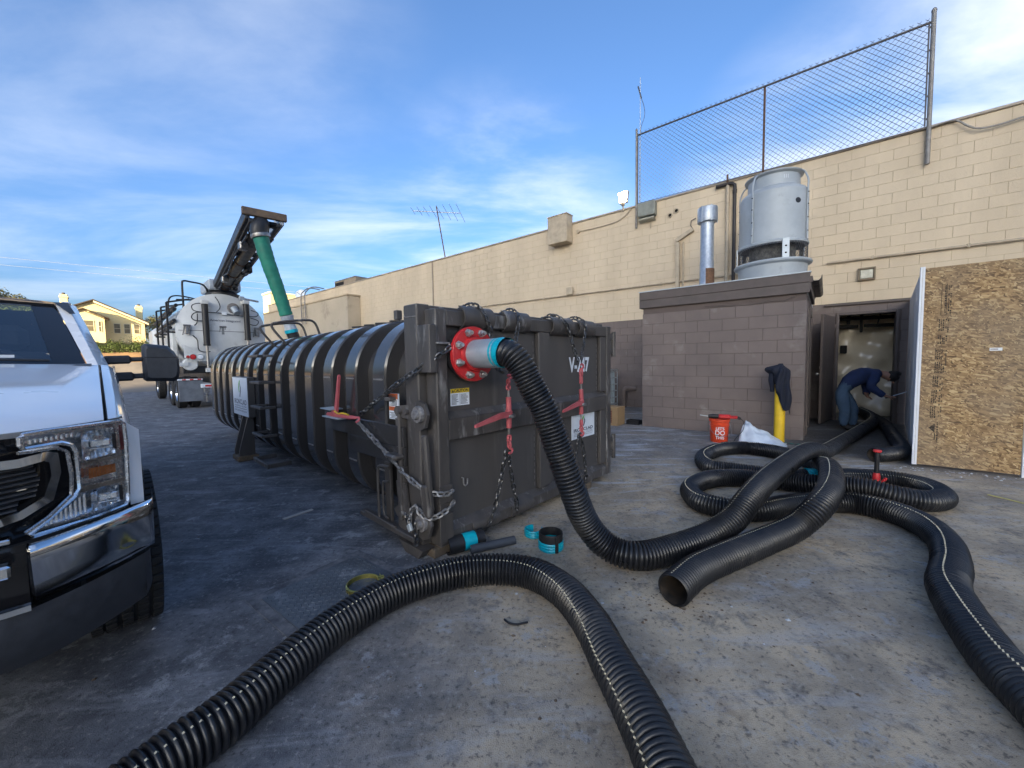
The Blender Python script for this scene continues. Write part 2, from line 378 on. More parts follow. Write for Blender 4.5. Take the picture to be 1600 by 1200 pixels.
m = M(); m.box(UL, UL + .25, WN + .26, 48, 0, ZT - .46); m.box(39.7, 40, WN + .26, 48, 0, ZT - .46); m.box(UL + .26, 39.6, 47.7, 48, 0, ZT - .46); m.build('outer_wall', m_beige, bld)
# low bump-out with plastered parapet far along the wall
m = M(); m.box(-29.5, -18.45, 9.9, WN - .004, 0, 4.72, .02); m.build('bump_out', pm('plastered_wall', (.50, .42, .31), (.43, .36, .26), sc=.8, rough=.85, bump=.2, third=(.33, .27, .2), tsc=.7), bld)
m = M(); m.box(-29.5, -18.4, 9.86, WN - .006, 4.722, 4.79); m.build('bump_out_cap', m_beigej, bld)
# control joints down the wall and a conduit run
for u in (-12.75,): m = M(); m.box(u - .03, u + .03, WN - .03, WN - .002, 2.5, ZT - .01); m.build('downpipe', pm('beige_pipe_paint', (.36, .29, .22), sc=4, rough=.6), bld)

# doorway: jambs, header, room behind
m = M(); m.box(DU0, DU0 + .05, WN - .03, WN + .25, 0, DZ, .006); m.box(DU1 - .05, DU1, WN - .03, WN + .25, 0, DZ, .006); m.box(DU0 + .051, DU1 - .051, WN - .028, WN + .25, DZ - .05, DZ, .006)
m.build('door_frame', m_browntrim, bld)
m = M(); m.box(DU0 - .20, DU1 + .16, WN - .05, WN - .003, 12 * CH - .055, 12 * CH - .005, .006); m.build('drip_rail', m_browntrim, bld)
# right-hand reveal strip beside the door
m_room = pm('tan_room_wall', (.68, .55, .36), (.55, .44, .28), sc=2.5, rough=.8)
m = M(); m.box(-1.3, 2.3, 14.2, 14.3, 0, 3.2); m.box(-1.4, -1.302, WN + .26, 14.3, 0, 3.2); m.box(2.302, 2.4, WN + .26, 14.3, 0, 3.2); m.build('room_wall', m_room, bld)
m = M(); m.box(-1.3, 2.3, WN + .252, 14.19, 2.9, 3.0); m.build('room_ceiling', m_room, bld)
m = M(); m.box(DU0 + .052, DU1 - .052, WN - .02, WN + .25, 0, .03); m.box(-1.3, 2.3, WN + .251, 14.19, 0, .025); m.build('room_floor', pm('room_floor_paint', (.26, .22, .17), sc=3, rough=.5), bld)
m = M()
for zz, nn, a, b in ((1.98, 11.02, -.1, .5), (1.98, 11.1, .6, 1.25), (2.14, 10.98, .15, 1.2)): m.bar((a, nn, zz), (b, nn + .25, zz), .07, .07, .01)
m.bar((.34, 11.1, 2.88), (.34, 11.1, 2.02), .06, .06, .01); m.bar((.55, 11.15, 2.88), (.55, 11.15, 1.84), .05, .05, .01); m.cyl((.95, 11.1, 2.85), (.8, 11.1, 2.0), .012)
m.build('ceiling_pipework', m_dark, bld)
m = M(); m.box(.22, .34, 11.3, 11.36, 1.40, 1.58, .01); m.build('switch_box', m_dark, bld)
def sheet(u, v):
    uu = -.1 + 1.75 * u; zz = .05 + 2.65 * v
    return (uu, 11.5 + .07 * sin(9 * u + 4 * v) + .05 * sin(17 * u - 11 * v + 1) + .04 * sin(31 * v + 5 * u), zz)
m = M(); m.grid(48, 48, sheet); m.build('plastic_sheet', pm('clear_plastic_sheet', (.74, .64, .47), (.66, .56, .40), sc=3, rough=.2, rv=.08, spec=.8), bld)

# ------------------------------------------------------------------ block shed in front of it
shed = thing('block_shed', 'brown painted block shed with flat roof carrying the cooling tower', 'shed', rz=BR)
SU0, SU1, SN, SZ = -2.874, -.262, 7.695, 2.36
m = M(); m.box(SU0 + .012, SU1 - .012, SN + .005, WN - .002, 0, SZ); m.build('wall_core', m_brownj, shed)
wall_blocks(shed, SU0, SU1, (0, 12), SN, lambda k: m_brown, holes=[(SU0, SU1, SZ, 3)], near=lambda it: it[2], nmax=150)
_side = bpy.data.objects.new('side_wall', None)
for k in range(11):
    for i in range(7):
        a = SN + .03 + i * CL - (CL / 2 if k % 2 else 0); p, q = max(a, SN + .03), min(a + CL, 8.22)
        if q - p < .05: continue
        o = bpy.data.objects.new('block', block_data(q - p, m_brown)); COL.objects.link(o); o.parent = shed; o.location = (SU1, p, k * CH); o.rotation_euler = (0, 0, pi / 2)
bpy.data.objects.remove(_side)
m = M(); m.box(SU0 - .05, SU1 + .03, SN - .045, SN - .002, 2.345, 2.50, .006); m.box(SU0 - .05, SU1 + .03, SN - .05, SN - .002, 2.503, 2.655, .006)
m.box(SU0 - .05, SU0 - .004, SN - .002, WN - .01, 2.345, 2.65, .006); m.build('fascia_board', m_browntrim, shed)
m = M(); m.box(SU1 + .0, SU1 + .045, SN - .002, 9.9, 2.38, 2.50, .006); m.box(SU1 + .0, SU1 + .06, SN - .002, 9.9, 2.503, 2.60, .006); m.build('fascia_board', m_browntrim, shed)
m = M(); m.box(SU0 - .04, SU1 - .003, SN, WN - .01, SZ + .002, 2.64); m.build('roof', pm('white_roof_coating', (.62, .62, .60), (.42, .42, .41), sc=5, rough=.8), shed)
m = M(); m.box(SU0 - .06, SU1 + .04, SN - .06, SN + .05, 2.657, 2.672); m.build('roof_edge', m_galv, shed)
m = M()
g = [(.0, 0), (.10, .0), (.14, .05), (.15, .12), (.142, .12), (.13, .055), (.095, .012), (.0, .012)]
m.prism([(a * .75, b * .7) for a, b in g], (SU1 + .062, SN + .02, 2.52), (1, 0, 0), (0, 0, 1), (0, 1, 0), 2.2); m.build('gutter', pm('dark_gutter', (.05, .045, .042), sc=4, rough=.45), shed)
# side door of the shed, its frame
m = M(); m.box(SU1 - .005, SU1 + .012, 8.34, 9.16, .06, 2.06, .004); m.build('door', m_browntrim, shed)
m = M(); m.box(SU1 - .004, SU1 + .03, 8.24, 8.33, 0, 2.15, .004); m.box(SU1 - .004, SU1 + .03, 9.17, 9.26, 0, 2.15, .004); m.box(SU1 - .004, SU1 + .028, 8.335, 9.165, 2.065, 2.15, .004); m.build('door_frame', m_browntrim, shed)
m = M(); m.box(SU1 - .004, SU1 + .0, 9.27, WN - .01, 0, SZ); m.build('side_panel', m_brown, shed)
# crack mortar lines running under the fascia
m = M(); m.tube([(-1.75, SN - .004, 2.27), (-1.4, SN - .004, 2.25), (-1.0, SN - .004, 2.235), (-.75, SN - .004, 2.27), (-.55, SN - .004, 2.25), (-.36, SN - .004, 2.33)], .009, 5); m.build('cable', m_browntrim, shed)

# open steel door leaf on the left jamb
dl = thing('open_door_leaf', 'open brown steel door leaf standing beside the man at the doorway', 'door', loc=(*bpos(.09, WN - .06), 0), rz=BR + R(-101))
m = M(); m.box(0, .92, -.022, .022, .03, 2.16, .004); m.build('leaf', m_browntrim, dl)
m = M(); m.lathe([(.0, .075), (.022, .072), (.03, .055), (.022, .035), (.012, .03), (.012, 0), (.026, 0)], 14, (.84, -.022, 1.0), (0, -1, 0)); m.build('knob', m_zinc, dl)
m = M(); m.lathe([(.0, .02), (.024, .018), (.028, 0)], 14, (.84, -.022, 1.13), (0, -1, 0)); m.build('deadbolt', m_zinc, dl)
for z in (.3, 1.1, 1.9): m = M(); m.cyl((0, .03, z), (0, .03, z + .11), .013, n=10); m.build('hinge', m_browntrim, dl)
m = M(); m.box(.80, .81, -.026, -.0225, .45, .85); m.build('pull_chain', m_zinc, dl)

# ------------------------------------------------------------------ OSB enclosure at the right
def osb_mat():
    m = bpy.data.materials.new('oriented_strand_board'); m.use_nodes = True; nt = m.node_tree; n, l = nt.nodes, nt.links; b = n['Principled BSDF']; b.inputs['Roughness'].default_value = .75
    tcn = n.new('ShaderNodeTexCoord')
    cols = []; prev = None
    for i, (rot, sc) in enumerate(((.5, 1), (-.7, 1.2), (1.4, .9), (2.4, 1.1), (-.15, .8))):
        m0 = n.new('ShaderNodeMapping'); m0.inputs['Rotation'].default_value = (0, rot, 0); l.new(tcn.outputs['Object'], m0.inputs[0])
        mp = n.new('ShaderNodeMapping'); mp.inputs['Scale'].default_value = (26 * sc, .01, 70 * sc); mp.inputs['Location'].default_value = (i * 3.7, 0, i * 1.9); l.new(m0.outputs[0], mp.inputs[0])
        nd = n.new('ShaderNodeTexNoise'); nd.inputs['Scale'].default_value = 9; l.new(tcn.outputs['Object'], nd.inputs['Vector'])
        ad = n.new('ShaderNodeVectorMath'); ad.operation = 'MULTIPLY_ADD'; l.new(nd.outputs['Color'], ad.inputs[0]); ad.inputs[1].default_value = (.9, 0, .9); l.new(mp.outputs[0], ad.inputs[2])
        vo = n.new('ShaderNodeTexVoronoi'); vo.inputs['Scale'].default_value = 1.0; l.new(ad.outputs[0], vo.inputs['Vector'])
        cols.append(vo.outputs['Color'])
    sep_ = [n.new('ShaderNodeSeparateColor') for _ in cols]
    for s_, c_ in zip(sep_, cols): l.new(c_, s_.inputs[0])
    def mth(op, a, c):
        q = n.new('ShaderNodeMath'); q.operation = op
        for i, x in enumerate((a, c)):
            if isinstance(x, (int, float)): q.inputs[i].default_value = x
            else: l.new(x, q.inputs[i])
        return q.outputs[0]
    val = sep_[0].outputs[0]
    for s_ in sep_[1:]:
        pick = mth('GREATER_THAN', s_.outputs[1], .58)
        mx = n.new('ShaderNodeMix'); l.new(pick, mx.inputs[0]); l.new(val, mx.inputs[2]); l.new(s_.outputs[0], mx.inputs[3]); val = mx.outputs[0]
    r = n.new('ShaderNodeValToRGB'); e = r.color_ramp.elements; e[0].position = 0; e[0].color = (.11, .062, .026, 1); e[1].position = 1; e[1].color = (.56, .40, .20, 1)
    for p, c in ((.25, (.22, .130, .055)), (.55, (.31, .195, .085)), (.8, (.40, .26, .12))): x = e.new(p); x.color = (*c, 1)
    l.new(val, r.inputs[0])
    big = n.new('ShaderNodeTexNoise'); big.inputs['Scale'].default_value = 2.2; big.inputs['Detail'].default_value = 5; l.new(tcn.outputs['Object'], big.inputs['Vector'])
    mr = n.new('ShaderNodeMapRange'); mr.inputs[1].default_value = .35; mr.inputs[2].default_value = .7; l.new(big.outputs[0], mr.inputs[0])
    mx = n.new('ShaderNodeMix'); mx.data_type = 'RGBA'; mx.blend_type = 'MIX'; l.new(mth('MULTIPLY', mr.outputs[0], .55), mx.inputs[0]); l.new(r.outputs[0], mx.inputs[6]); mx.inputs[7].default_value = (.215, .17, .12, 1)
    l.new(mx.outputs[2], b.inputs['Base Color'])
    bp = n.new('ShaderNodeBump'); bp.inputs['Strength'].default_value = .4; bp.inputs['Distance'].default_value = .004; l.new(val, bp.inputs['Height']); l.new(bp.outputs[0], b.inputs['Normal'])
    return m
m_osb = osb_mat()
ON, OU0, OU1, OZ = 6.67, .855, 1.665, 2.36
osb = thing('plywood_enclosure', 'raw strand board hoarding panel with white painted side, right of the doorway', 'hoarding', rz=BR)
m = M(); m.box(OU0, OU1 - .004, ON, ON + .018, .03, OZ); m.build('strand_board', m_osb, osb, smooth=False)
wp0, wp1 = V((OU0, ON)), V((1.2, WN - .01)); wd = (wp1 - wp0).normalized(); wperp = V((wd.y, -wd.x))
m = M()
for i in range(3):
    a = wp0.lerp(wp1, i / 3 + (.003 if i else 0)); b = wp0.lerp(wp1, (i + 1) / 3 - .003)
    q = [a, b, b + wperp * .02, a + wperp * .02]
    m.add([(p.x, p.y, .02) for p in q] + [(p.x, p.y, OZ + .02) for p in q], [(0, 1, 2, 3), (4, 5, 6, 7), (0, 1, 5, 4), (1, 2, 6, 5), (2, 3, 7, 6), (3, 0, 4, 7)])
m.build('white_panel', m_white, osb, smooth=False)
m = M(); m.box(OU0 - .022, OU0 - .002, ON - .004, ON + .03, .02, OZ + .02, .002); m.build('corner_trim', m_white, osb)
m = M(); m.box(OU1, OU1 + .09, ON - .01, ON + .08, 0, OZ, .004); m.build('post', m_white, osb)
m = M(); m.box(OU0 + .02, OU0 + .09, ON + .019, ON + .06, .03, OZ - .02); m.box(OU1 - .1, OU1 - .01, ON + .019, ON + .06, .03, OZ - .02); m.build('stud', pm('pine_stud', (.45, .32, .18), sc=6, rough=.8), osb)
m_ink = pm('stamp_ink', (.03, .024, .018), (.10, .07, .04), sc=60, rough=.8, lo=.42, hi=.52)
y0 = ON - .0015
for (z, x, w, h, body) in ((1.98, .99, .10, .0, 'STRUCTURAL'), (1.70, .985, 0, 0, 'RATED'), (1.50, .985, 0, 0, '24/16'), (1.20, .965, 0, 0, 'EXPOSURE 1'), (.92, .955, 0, 0, 'SHEATHING'), (.62, .945, 0, 0, 'THIS SIDE UP')):
    pass
def stamp(zc, x, size, body, xs=1, bold=.004): text_mesh('stamp_print', body, size, m_ink, osb, (x, y0, zc), (0, 0, -1), (1, 0, 0), bold, xs)
# the stamped block: unreadable rows of small type, an outlined lozenge on top, an arrow at the foot
m = M()
def frame_(x0, x1, z0, z1, t):
    m.box(x0, x1, y0, ON - .0003, z0, z0 + t); m.box(x0, x1, y0, ON - .0003, z1 - t, z1); m.box(x0, x0 + t, y0, ON - .0003, z0, z1); m.box(x1 - t, x1, y0, ON - .0003, z0, z1)
frame_(1.012, 1.058, 1.80, 2.16, .005)
rows = random.Random(3)
def rowblock(x, z0, z1, cols, dens=.75):
    for c in range(cols):
        z = z0
        while z < z1:
            L = rows.uniform(.008, .03)
            if rows.random() < dens: m.box(x + c * .016, x + c * .016 + rows.uniform(.008, .013), y0, ON - .0003, z, min(z + L, z1))
            z += L + rows.uniform(.003, .008)
rowblock(1.040, 1.83, 2.14, 1, .95); rowblock(1.066, 1.78, 2.14, 2, .7)
rowblock(1.002, 1.62, 1.76, 3, .95); rowblock(1.055, 1.60, 1.76, 2, .6); rowblock(1.0, 1.47, 1.57, 3, .9); rowblock(1.045, 1.47, 1.57, 2, .6)
rowblock(.985, 1.29, 1.41, 4, .9); rowblock(.985, 1.13, 1.26, 4, .9); rowblock(1.05, 1.14, 1.40, 2, .5)
rowblock(.975, .97, 1.10, 3, .95); rowblock(.970, .78, .93, 3, .95); rowblock(.965, .60, .74, 3, .95); rowblock(1.03, .62, 1.08, 2, .55); rowblock(1.025, .30, .56, 1, .9)
m.prism([(0, 0), (.05, -.055), (.05, .055)], (.960, y0, .48), (1, 0, 0), (0, 0, 1), (0, 1, 0), .001); m.box(1.008, 1.016, y0, ON - .0003, .34, .42)
tag(m.build('stamp_print', m_ink, osb, smooth=False), kind='stuff')
m = M(); m.box(1.395, 1.485, ON - .002, ON - .0004, 1.38, 1.412); m.build('paper_label', m_white, osb)
m = M()
for i in range(7): m.box(1.402 + i * .008, 1.406 + i * .008, ON - .0026, ON - .0021, 1.388, 1.404)
m.build('label_print', m_ink, osb)
# ------------------------------------------------------------------ ribbed vacuum container
KR = R(47); KP = V((-.505, 2.597, 0))
m_kont = pm('dark_brown_enamel', (.048, .045, .044), (.036, .034, .034), sc=3, rough=.22, rv=.08, coat=.4, streak=.12, third=(.085, .08, .078), tsc=5, tlo=.62, thi=.85, spec=.55)
m_kworn = pm('scuffed_brown_enamel', (.085, .076, .070), (.052, .047, .044), sc=7, rough=.45, rv=.15, streak=.25, bump=.15, bsc=60, third=(.27, .26, .25), tsc=9, tlo=.56, thi=.74)
m_kdoor = pm('brown_door_enamel', (.082, .075, .071), (.063, .058, .055), sc=3, rough=.42, rv=.1, streak=.15, third=(.13, .12, .112), tsc=4, tlo=.58, thi=.80)
m_weld = pm('bare_weld_line', (.30, .29, .28), (.15, .14, .14), sc=40, rough=.5, metal=.4)
kon = thing('vacuum_container', 'dark brown ribbed steel vacuum roll-off container with red hose flange on its door', 'container', loc=KP, rz=KR)
KW, KD0 = 2.365, .135           # door width; body starts behind the door
def rrect(off, n=10, zlo=.10, zhi=1.735, x0=-.05, x1=2.415, rt=.50, rb=.42):
    """closed outline (x, z), clockwise from lower left, shrunk by off"""
    pts = []
    def arc(cx, cz, r, a0, a1):
        for i in range(n + 1): a = a0 + (a1 - a0) * i / n; pts.append((cx + r * cos(a), cz + r * sin(a)))
    a, b, c, d = x0 + off, x1 - off, zlo + off, zhi - off; t, w = rt - off, rb - off
    arc(a + t, d - t, t, pi, pi / 2); arc(b - t, d - t, t, pi / 2, 0); arc(b - w, c + w, w, 0, -pi / 2); arc(a + w, c + w, w, -pi / 2, -pi)
    return pts
def loft(mm, secs):                                # list of (y, outline)
    n = len(secs[0][1]); o = len(mm.v)
    for y, pl in secs: mm.v += [(x, y, z) for x, z in pl]
    for i in range(len(secs) - 1):
        for j in range(n): mm.f.append((o + i * n + j, o + i * n + (j + 1) % n, o + (i + 1) * n + (j + 1) % n, o + (i + 1) * n + j))
    return o, n
shell = rrect(.115)
m = M(); o, n = loft(m, [(KD0 + .16, shell), (7.16, shell)]); o2, n = loft(m, [(7.16, shell), (7.22, rrect(.15)), (7.24, rrect(.3))]); m.f.append(tuple(range(len(m.v) - n, len(m.v))))
m.build('tank_shell', m_kont, kon, ang=30)
RIBS = [.70 + .4935 * k for k in range(14)]
def rib_mesh():
    mm = M()
    loft(mm, [(-.106, rrect(.118)), (-.100, rrect(.014)), (-.088, rrect(.0)), (.088, rrect(.0)), (.100, rrect(.014)), (.106, rrect(.118))])
    return mm.mesh('rib', m_kont, ang=24)
rib_me = rib_mesh()
clm = M()
for s in (0, 1):                                    # weld collars where the rib sections meet, both sides
    xo = -.0535 if s == 0 else 2.4135
    for z in (1.222, .505): clm.box(xo, xo + .005, -.07, .07, z - .006, z + .006)
cl_me = clm.mesh('weld_collar', m_weld, smooth=False)
for y in RIBS:
    ro = bpy.data.objects.new('rib', rib_me); COL.objects.link(ro); ro.parent = kon; ro.location = (0, y, 0)
    co = bpy.data.objects.new('weld_collar', cl_me); COL.objects.link(co); co.parent = ro; co['kind'] = 'stuff'
# heavy collar frame at the front of the body
m = M(); y0, y1 = KD0, KD0 + .165
m.box(-.055, .055, y0, y1, .06, 1.752, .008); m.box(2.31, 2.42, y0, y1, .06, 1.752, .008); m.box(.0555, 2.3095, y0 + .003, y1 - .003, 1.63, 1.748, .008); m.box(.0555, 2.3095, y0 + .003, y1 - .003, .06, .2, .008)
m.build('body_frame', m_kworn, kon)
m = M(); m.box(.05, 2.31, y1 - .02, y1 - .006, .19, 1.64); m.build('bulkhead', m_kont, kon)
m = M(); m.tube([(-.056, y0 + .01, 1.665), (-.056, y1 - .03, 1.668), (-.056, y1 - .01, 1.68)], .004, 5); m.build('weld_bead', m_weld, kon)
# ---- door
door = M(); door.box(.095, 2.275, .055, .075, .2, 1.6); door = door.build('door', m_kdoor, kon)
def dpart(name, mat, fn): mm = M(); fn(mm); return mm.build(name, mat, door)
dpart('door_post', m_kworn, lambda q: q.box(0, .095, 0, .125, .068, 1.712, .007))
dpart('door_post', m_kworn, lambda q: q.box(2.275, KW, 0, .125, .068, 1.712, .007))
dpart('top_rail', m_kworn, lambda q: q.box(.0955, 2.2745, .003, .122, 1.60, 1.708, .007))
dpart('bottom_rail', m_kworn, lambda q: (q.box(.0955, 2.2745, .003, .122, .072, .16, .006), q.add([(.0955, .003, .16), (2.2745, .003, .16), (2.2745, .06, .208), (.0955, .06, .208), (.0955, .06, .16), (2.2745, .06, .16)], [(0, 1, 2, 3), (0, 3, 4), (1, 5, 2)])))
dpart('middle_rail', m_kworn, lambda q: (q.box(.0955, 2.2745, .004, .054, .80, .955, .006), q.add([(.0955, .004, .955), (2.2745, .004, .955), (2.2745, .054, 1.00), (.0955, .054, 1.00), (.0955, .054, .955), (2.2745, .054, .955)], [(0, 1, 2, 3), (0, 3, 4), (1, 5, 2)])))
for z0, z1 in ((1.003, 1.599), (.21, .799)):
    dpart('stiffener', m_kdoor, lambda q: q.box(1.10, 1.26, .006, .054, z0, z1, .006))
    dpart('stiffener', m_kdoor, lambda q: q.box(2.16, 2.2745, .012, .054, z0, z1, .006))
    dpart('weld_seam', m_weld, lambda q: [q.box(x, x + .006, .0535, .0545, z, z + .035) for x in (1.075, 2.14) for z in [z0 + .02 + .058 * i for i in range(int((z1 - z0 - .05) / .058))]])
m = M()
def saddle(mm, x0, x1, zc, yc, r, a0, a1):          # bent pad that spares the rail from the chain
    mm.lathe([(r, 0), (r, x1 - x0), (r - .012, x1 - x0), (r - .012, 0), (r, 0)], 14, (x0, yc, zc), (1, 0, 0), a0, a1)
for x0, x1 in ((.235, .53), (.665, .955), (1.27, 1.60), (1.70, 2.0)):
    q = M(); vs = []
    for x in (x0, x1):
        for rr in (.086, .075):
            for i in range(13):
                a = R(-15) + R(205) * i / 12; vs.append((x, .045 - rr * sin(a) * .9 if False else .05 - rr * cos(a - pi / 2 + pi / 2) * 0 - rr * sin(pi * i / 12 * .95 + .05), 1.668 + rr * -cos(pi * i / 12 * .95 + .05)))
    k = 13; fs = []
    for i in range(12): fs += [(i, i + 1, 2 * k + i + 1, 2 * k + i), (k + i, k + i + 1, 3 * k + i + 1, 3 * k + i), (i, i + 1, k + i + 1, k + i), (2 * k + i, 2 * k + i + 1, 3 * k + i + 1, 3 * k + i)]
    fs += [(0, k, 3 * k, 2 * k), (k - 1, 2 * k - 1, 4 * k - 1, 3 * k - 1)]
    q.add(vs, fs); q.build('chain_saddle', m_kworn, door)
for x0, x1 in ((.29, .575), (.71, .995), (1.48, 1.68), (1.755, 1.97)):
    q = M(); q.lathe([(.062, 0), (.062, x1 - x0), (.05, x1 - x0), (.05, 0), (.062, 0)], 16, (x0, .045, .11), (1, 0, 0)); q.build('chain_saddle', m_kworn, door)
# flange
fl = M(); fl.lathe([(.165, 0), (.165, .09), (.05, .0901)], 40, (.28, .055, 1.404), (0, -1, 0)); fl = fl.build('pipe_stub', m_black, kon)
m = M(); c = (.28, -.036, 1.404); m.lathe([(.1, 0), (.191, 0), (.194, .004), (.194, .032), (.191, .036), (.125, .036), (.118, .055), (.1, .056)], 48, c, (0, -1, 0)); m.build('flange', m_red, fl)
m = M(); m.lathe([(.192, 0), (.192, .034), (.1, .034)], 48, (.28, -.0, 1.404), (0, -1, 0)); m.build('backing_ring', m_black, fl)
m = M(); m.lathe([(.1, .03), (.1, .30), (.09, .30)], 32, c, (0, -1, 0)); m.build('pipe_nipple', m_galv, fl)
bq = M(); bq.lathe([(0, .052), (.013, .051), (.0145, .047), (.0145, .03)], 10, (0, 0, 0), (0, -1, 0)); bq.lathe([(0, .032), (.021, .032), (.023, .028), (.023, .010), (.029, .010), (.029, 0)], 6, (0, 0, 0), (0, -1, 0)); bme = bq.mesh('flange_bolt', m_zinc, ang=25)
for i in range(8):
    a = 2 * pi * (i + .5) / 8; bo = bpy.data.objects.new('flange_bolt', bme); COL.objects.link(bo); bo.parent = fl; bo.location = (.28 + .158 * cos(a), -.072, 1.404 + .158 * sin(a)); bo.rotation_euler = (0, a * 1.7, 0)
# labels on the door
m_ltxt = pm('label_ink', (.03, .03, .035), sc=20, rough=.6)
m_yel = pm('label_yellow', (.75, .52, .02), sc=10, rough=.5); m_org = pm('label_orange', (.55, .12, .03), sc=10, rough=.5)
m_lwhite = pm('label_white', (.74, .78, .82), (.66, .70, .74), sc=12, rough=.45)
m_green = pm('logo_green', (.22, .50, .12), sc=10, rough=.5); m_slate = pm('logo_slate', (.035, .045, .075), sc=10, rough=.5)
cl = M(); cl.box(.153, .328, .0525, .0545, 1.034, 1.125); cl.box(.153, .328, .0525, .0545, 1.1255, 1.157); cl = cl.build('caution_label', m_lwhite, kon)
m = M(); m.box(.153, .328, .0515, .0523, 1.126, 1.157); m.build('label_header', m_yel, cl)
text_mesh('label_text', 'CAUTION', .030, m_ltxt, cl, (.252, .0508, 1.141), (1, 0, 0), (0, 0, 1), .0008)
m = M(); m.prism([(0, 0), (.022, 0), (.011, .020)], (.163, .0512, 1.131), (1, 0, 0), (0, 0, 1), (0, 1, 0), -.0005)
for i in range(9): m.box(.163, .163 + random.uniform(.04, .065), .0516, .0522, 1.112 - i * .0085, 1.1155 - i * .0085); m.box(.247, .247 + random.uniform(.05, .07), .0516, .0522, 1.112 - i * .0085, 1.1155 - i * .0085)
m.box(.238, .240, .0516, .0522, 1.04, 1.12); tag(m.build('label_text', m_ltxt, cl, smooth=False), kind='stuff')
text_mesh('unit_number', 'V-247', .200, m_lwhite, kon, (1.81, .0525, 1.295), (1, 0, 0), (0, 0, 1), .007, .74)
def logo_sign(parent, o, ex, w, h, name):
    o, ex = V(o), V(ex); ez = V((0, 0, 1)); nrm = ex.cross(ez)
    s = M(); s.prism([(0, 0), (w, 0), (w, h), (0, h)], o, ex, ez, nrm, .004); s = s.build(name, m_lwhite, parent)
    of = o + nrm * .0048
    k = h / .64
    def poly(pl, mat):
        q = M(); q.prism([((x - .35) * k + w / 2, y * k) for x, y in pl], of, ex, ez, nrm, .0006); q.build('logo_mark', mat, s, smooth=False)
    poly([(.365, .60), (.395, .585), (.33, .47), (.335, .40), (.305, .38), (.28, .44), (.275, .48), (.30, .54)], m_green)
    poly([(.375, .55), (.40, .52), (.435, .47), (.43, .42), (.36, .30), (.33, .32), (.39, .44), (.385, .48)], m_slate)
    text_mesh('sign_text', 'IRONCLAD', .115 * k, m_slate, s, of + ex * (w / 2) + ez * (.225 * k), ex, ez, .0014, w / (.70 * k) * 1.02)
    text_mesh('sign_text', 'ENVIRONMENTAL SOLUTIONS', .036 * k, m_slate, s, of + ex * (w / 2) + ez * (.155 * k), ex, ez, 0, w / (.70 * k) * 1.15)
    q = M(); q.prism([(w * .1, .115 * k), (w * .92, .115 * k), (w * .92, .122 * k), (w * .1, .122 * k)], of, ex, ez, nrm, .0006); q.build('sign_rule', m_slate, s, smooth=False)
    text_mesh('sign_text', 'IRONCLADENVIRONMENTAL.COM', .036 * k, m_slate, s, of + ex * (w / 2) + ez * (.075 * k), ex, ez, 0, w / (.70 * k) * 1.02)
    return s
logo_sign(kon, (1.66, .0535, .545), (1, 0, 0), .43, .245, 'logo_sign')
# hook and small dings on the lower door panel
m = M(); m.tube([(.235, .05, .50), (.235, .03, .50), (.235, .028, .455), (.25, .028, .44), (.27, .028, .45), (.272, .028, .49)], .006, 6); m.build('hook', m_weld, kon)
# ---- hinges on the right, latches on the left
for zc in (1.52, .36):
    q = M(); q.box(2.366, 2.43, .01, .11, zc + .05, zc + .11, .006); q.box(2.366, 2.43, .01, .11, zc - .11, zc - .05, .006); q.box(2.421, 2.49, .03, .13, zc - .10, zc + .10, .01); q.cyl((2.455, .02, zc - .14), (2.455, .02, zc + .14), .024, n=12); q.build('hinge', m_kworn, kon)
def latch(z, s=1.0):
    x = -.058
    q = M(); pl = [(.30, -.035), (.33, 0), (.30, .035), (.10, .06), (.0, .095), (-.06, .075), (-.095, 0), (-.06, -.09), (.0, -.115), (.06, -.1), (.1, -.05)]
    q.prism([(a * s, b * s) for a, b in pl], (x, .10, z), (0, 1, 0), (0, 0, 1), (-1, 0, 0), .022); lt = q.build('latch_plate', m_kworn, kon)
    q = M(); q.lathe([(0, .075), (.03, .073), (.034, .05), (.055, .05), (.058, .045), (.058, .02)], 14, (x, .09, z), (-1, 0, 0)); q.build('pivot_nut', m_weld, lt)
    for yy in (.27, .36):
        q = M(); q.lathe([(0, .05), (.018, .048), (.02, .04), (.02, .018)], 8, (x, yy - .03, z + .005), (-1, 0, 0)); q.build('bolt', m_kworn, lt)
latch(1.0); latch(.25, 1.1)
m = M(); m.bar((-.082, .345, 1.0), (-.082, .35, .20), .03, .03, .006); m.build('latch_rod', m_kworn, kon)
m = M(); m.bar((-.07, .06, .86), (-.06, .02, .34), .05, .035, .01); m.bar((-.075, .055, .52), (-.07, .03, .30), .07, .05, .012); m.build('latch_handle', m_kworn, kon)
m = M(); m.box(-.062, -.003, -.016, .13, 1.28, 1.60, .005); m.build('corner_strap', m_kworn, kon)
m = M(); m.box(-.012, .10, -.03, -.002, 1.47, 1.485, .003); m.tube([(.085, -.03, 1.475), (.095, -.04, 1.455), (.085, -.045, 1.43)], .008, 6); m.build('chain_eye', m_weld, kon)
m = M(); m.box(-.013, .10, -.014, -.002, .38, .50, .003); m.box(-.013, .1, -.014, -.002, .10, .30, .003); m.build('scuff_plate', m_kworn, kon)
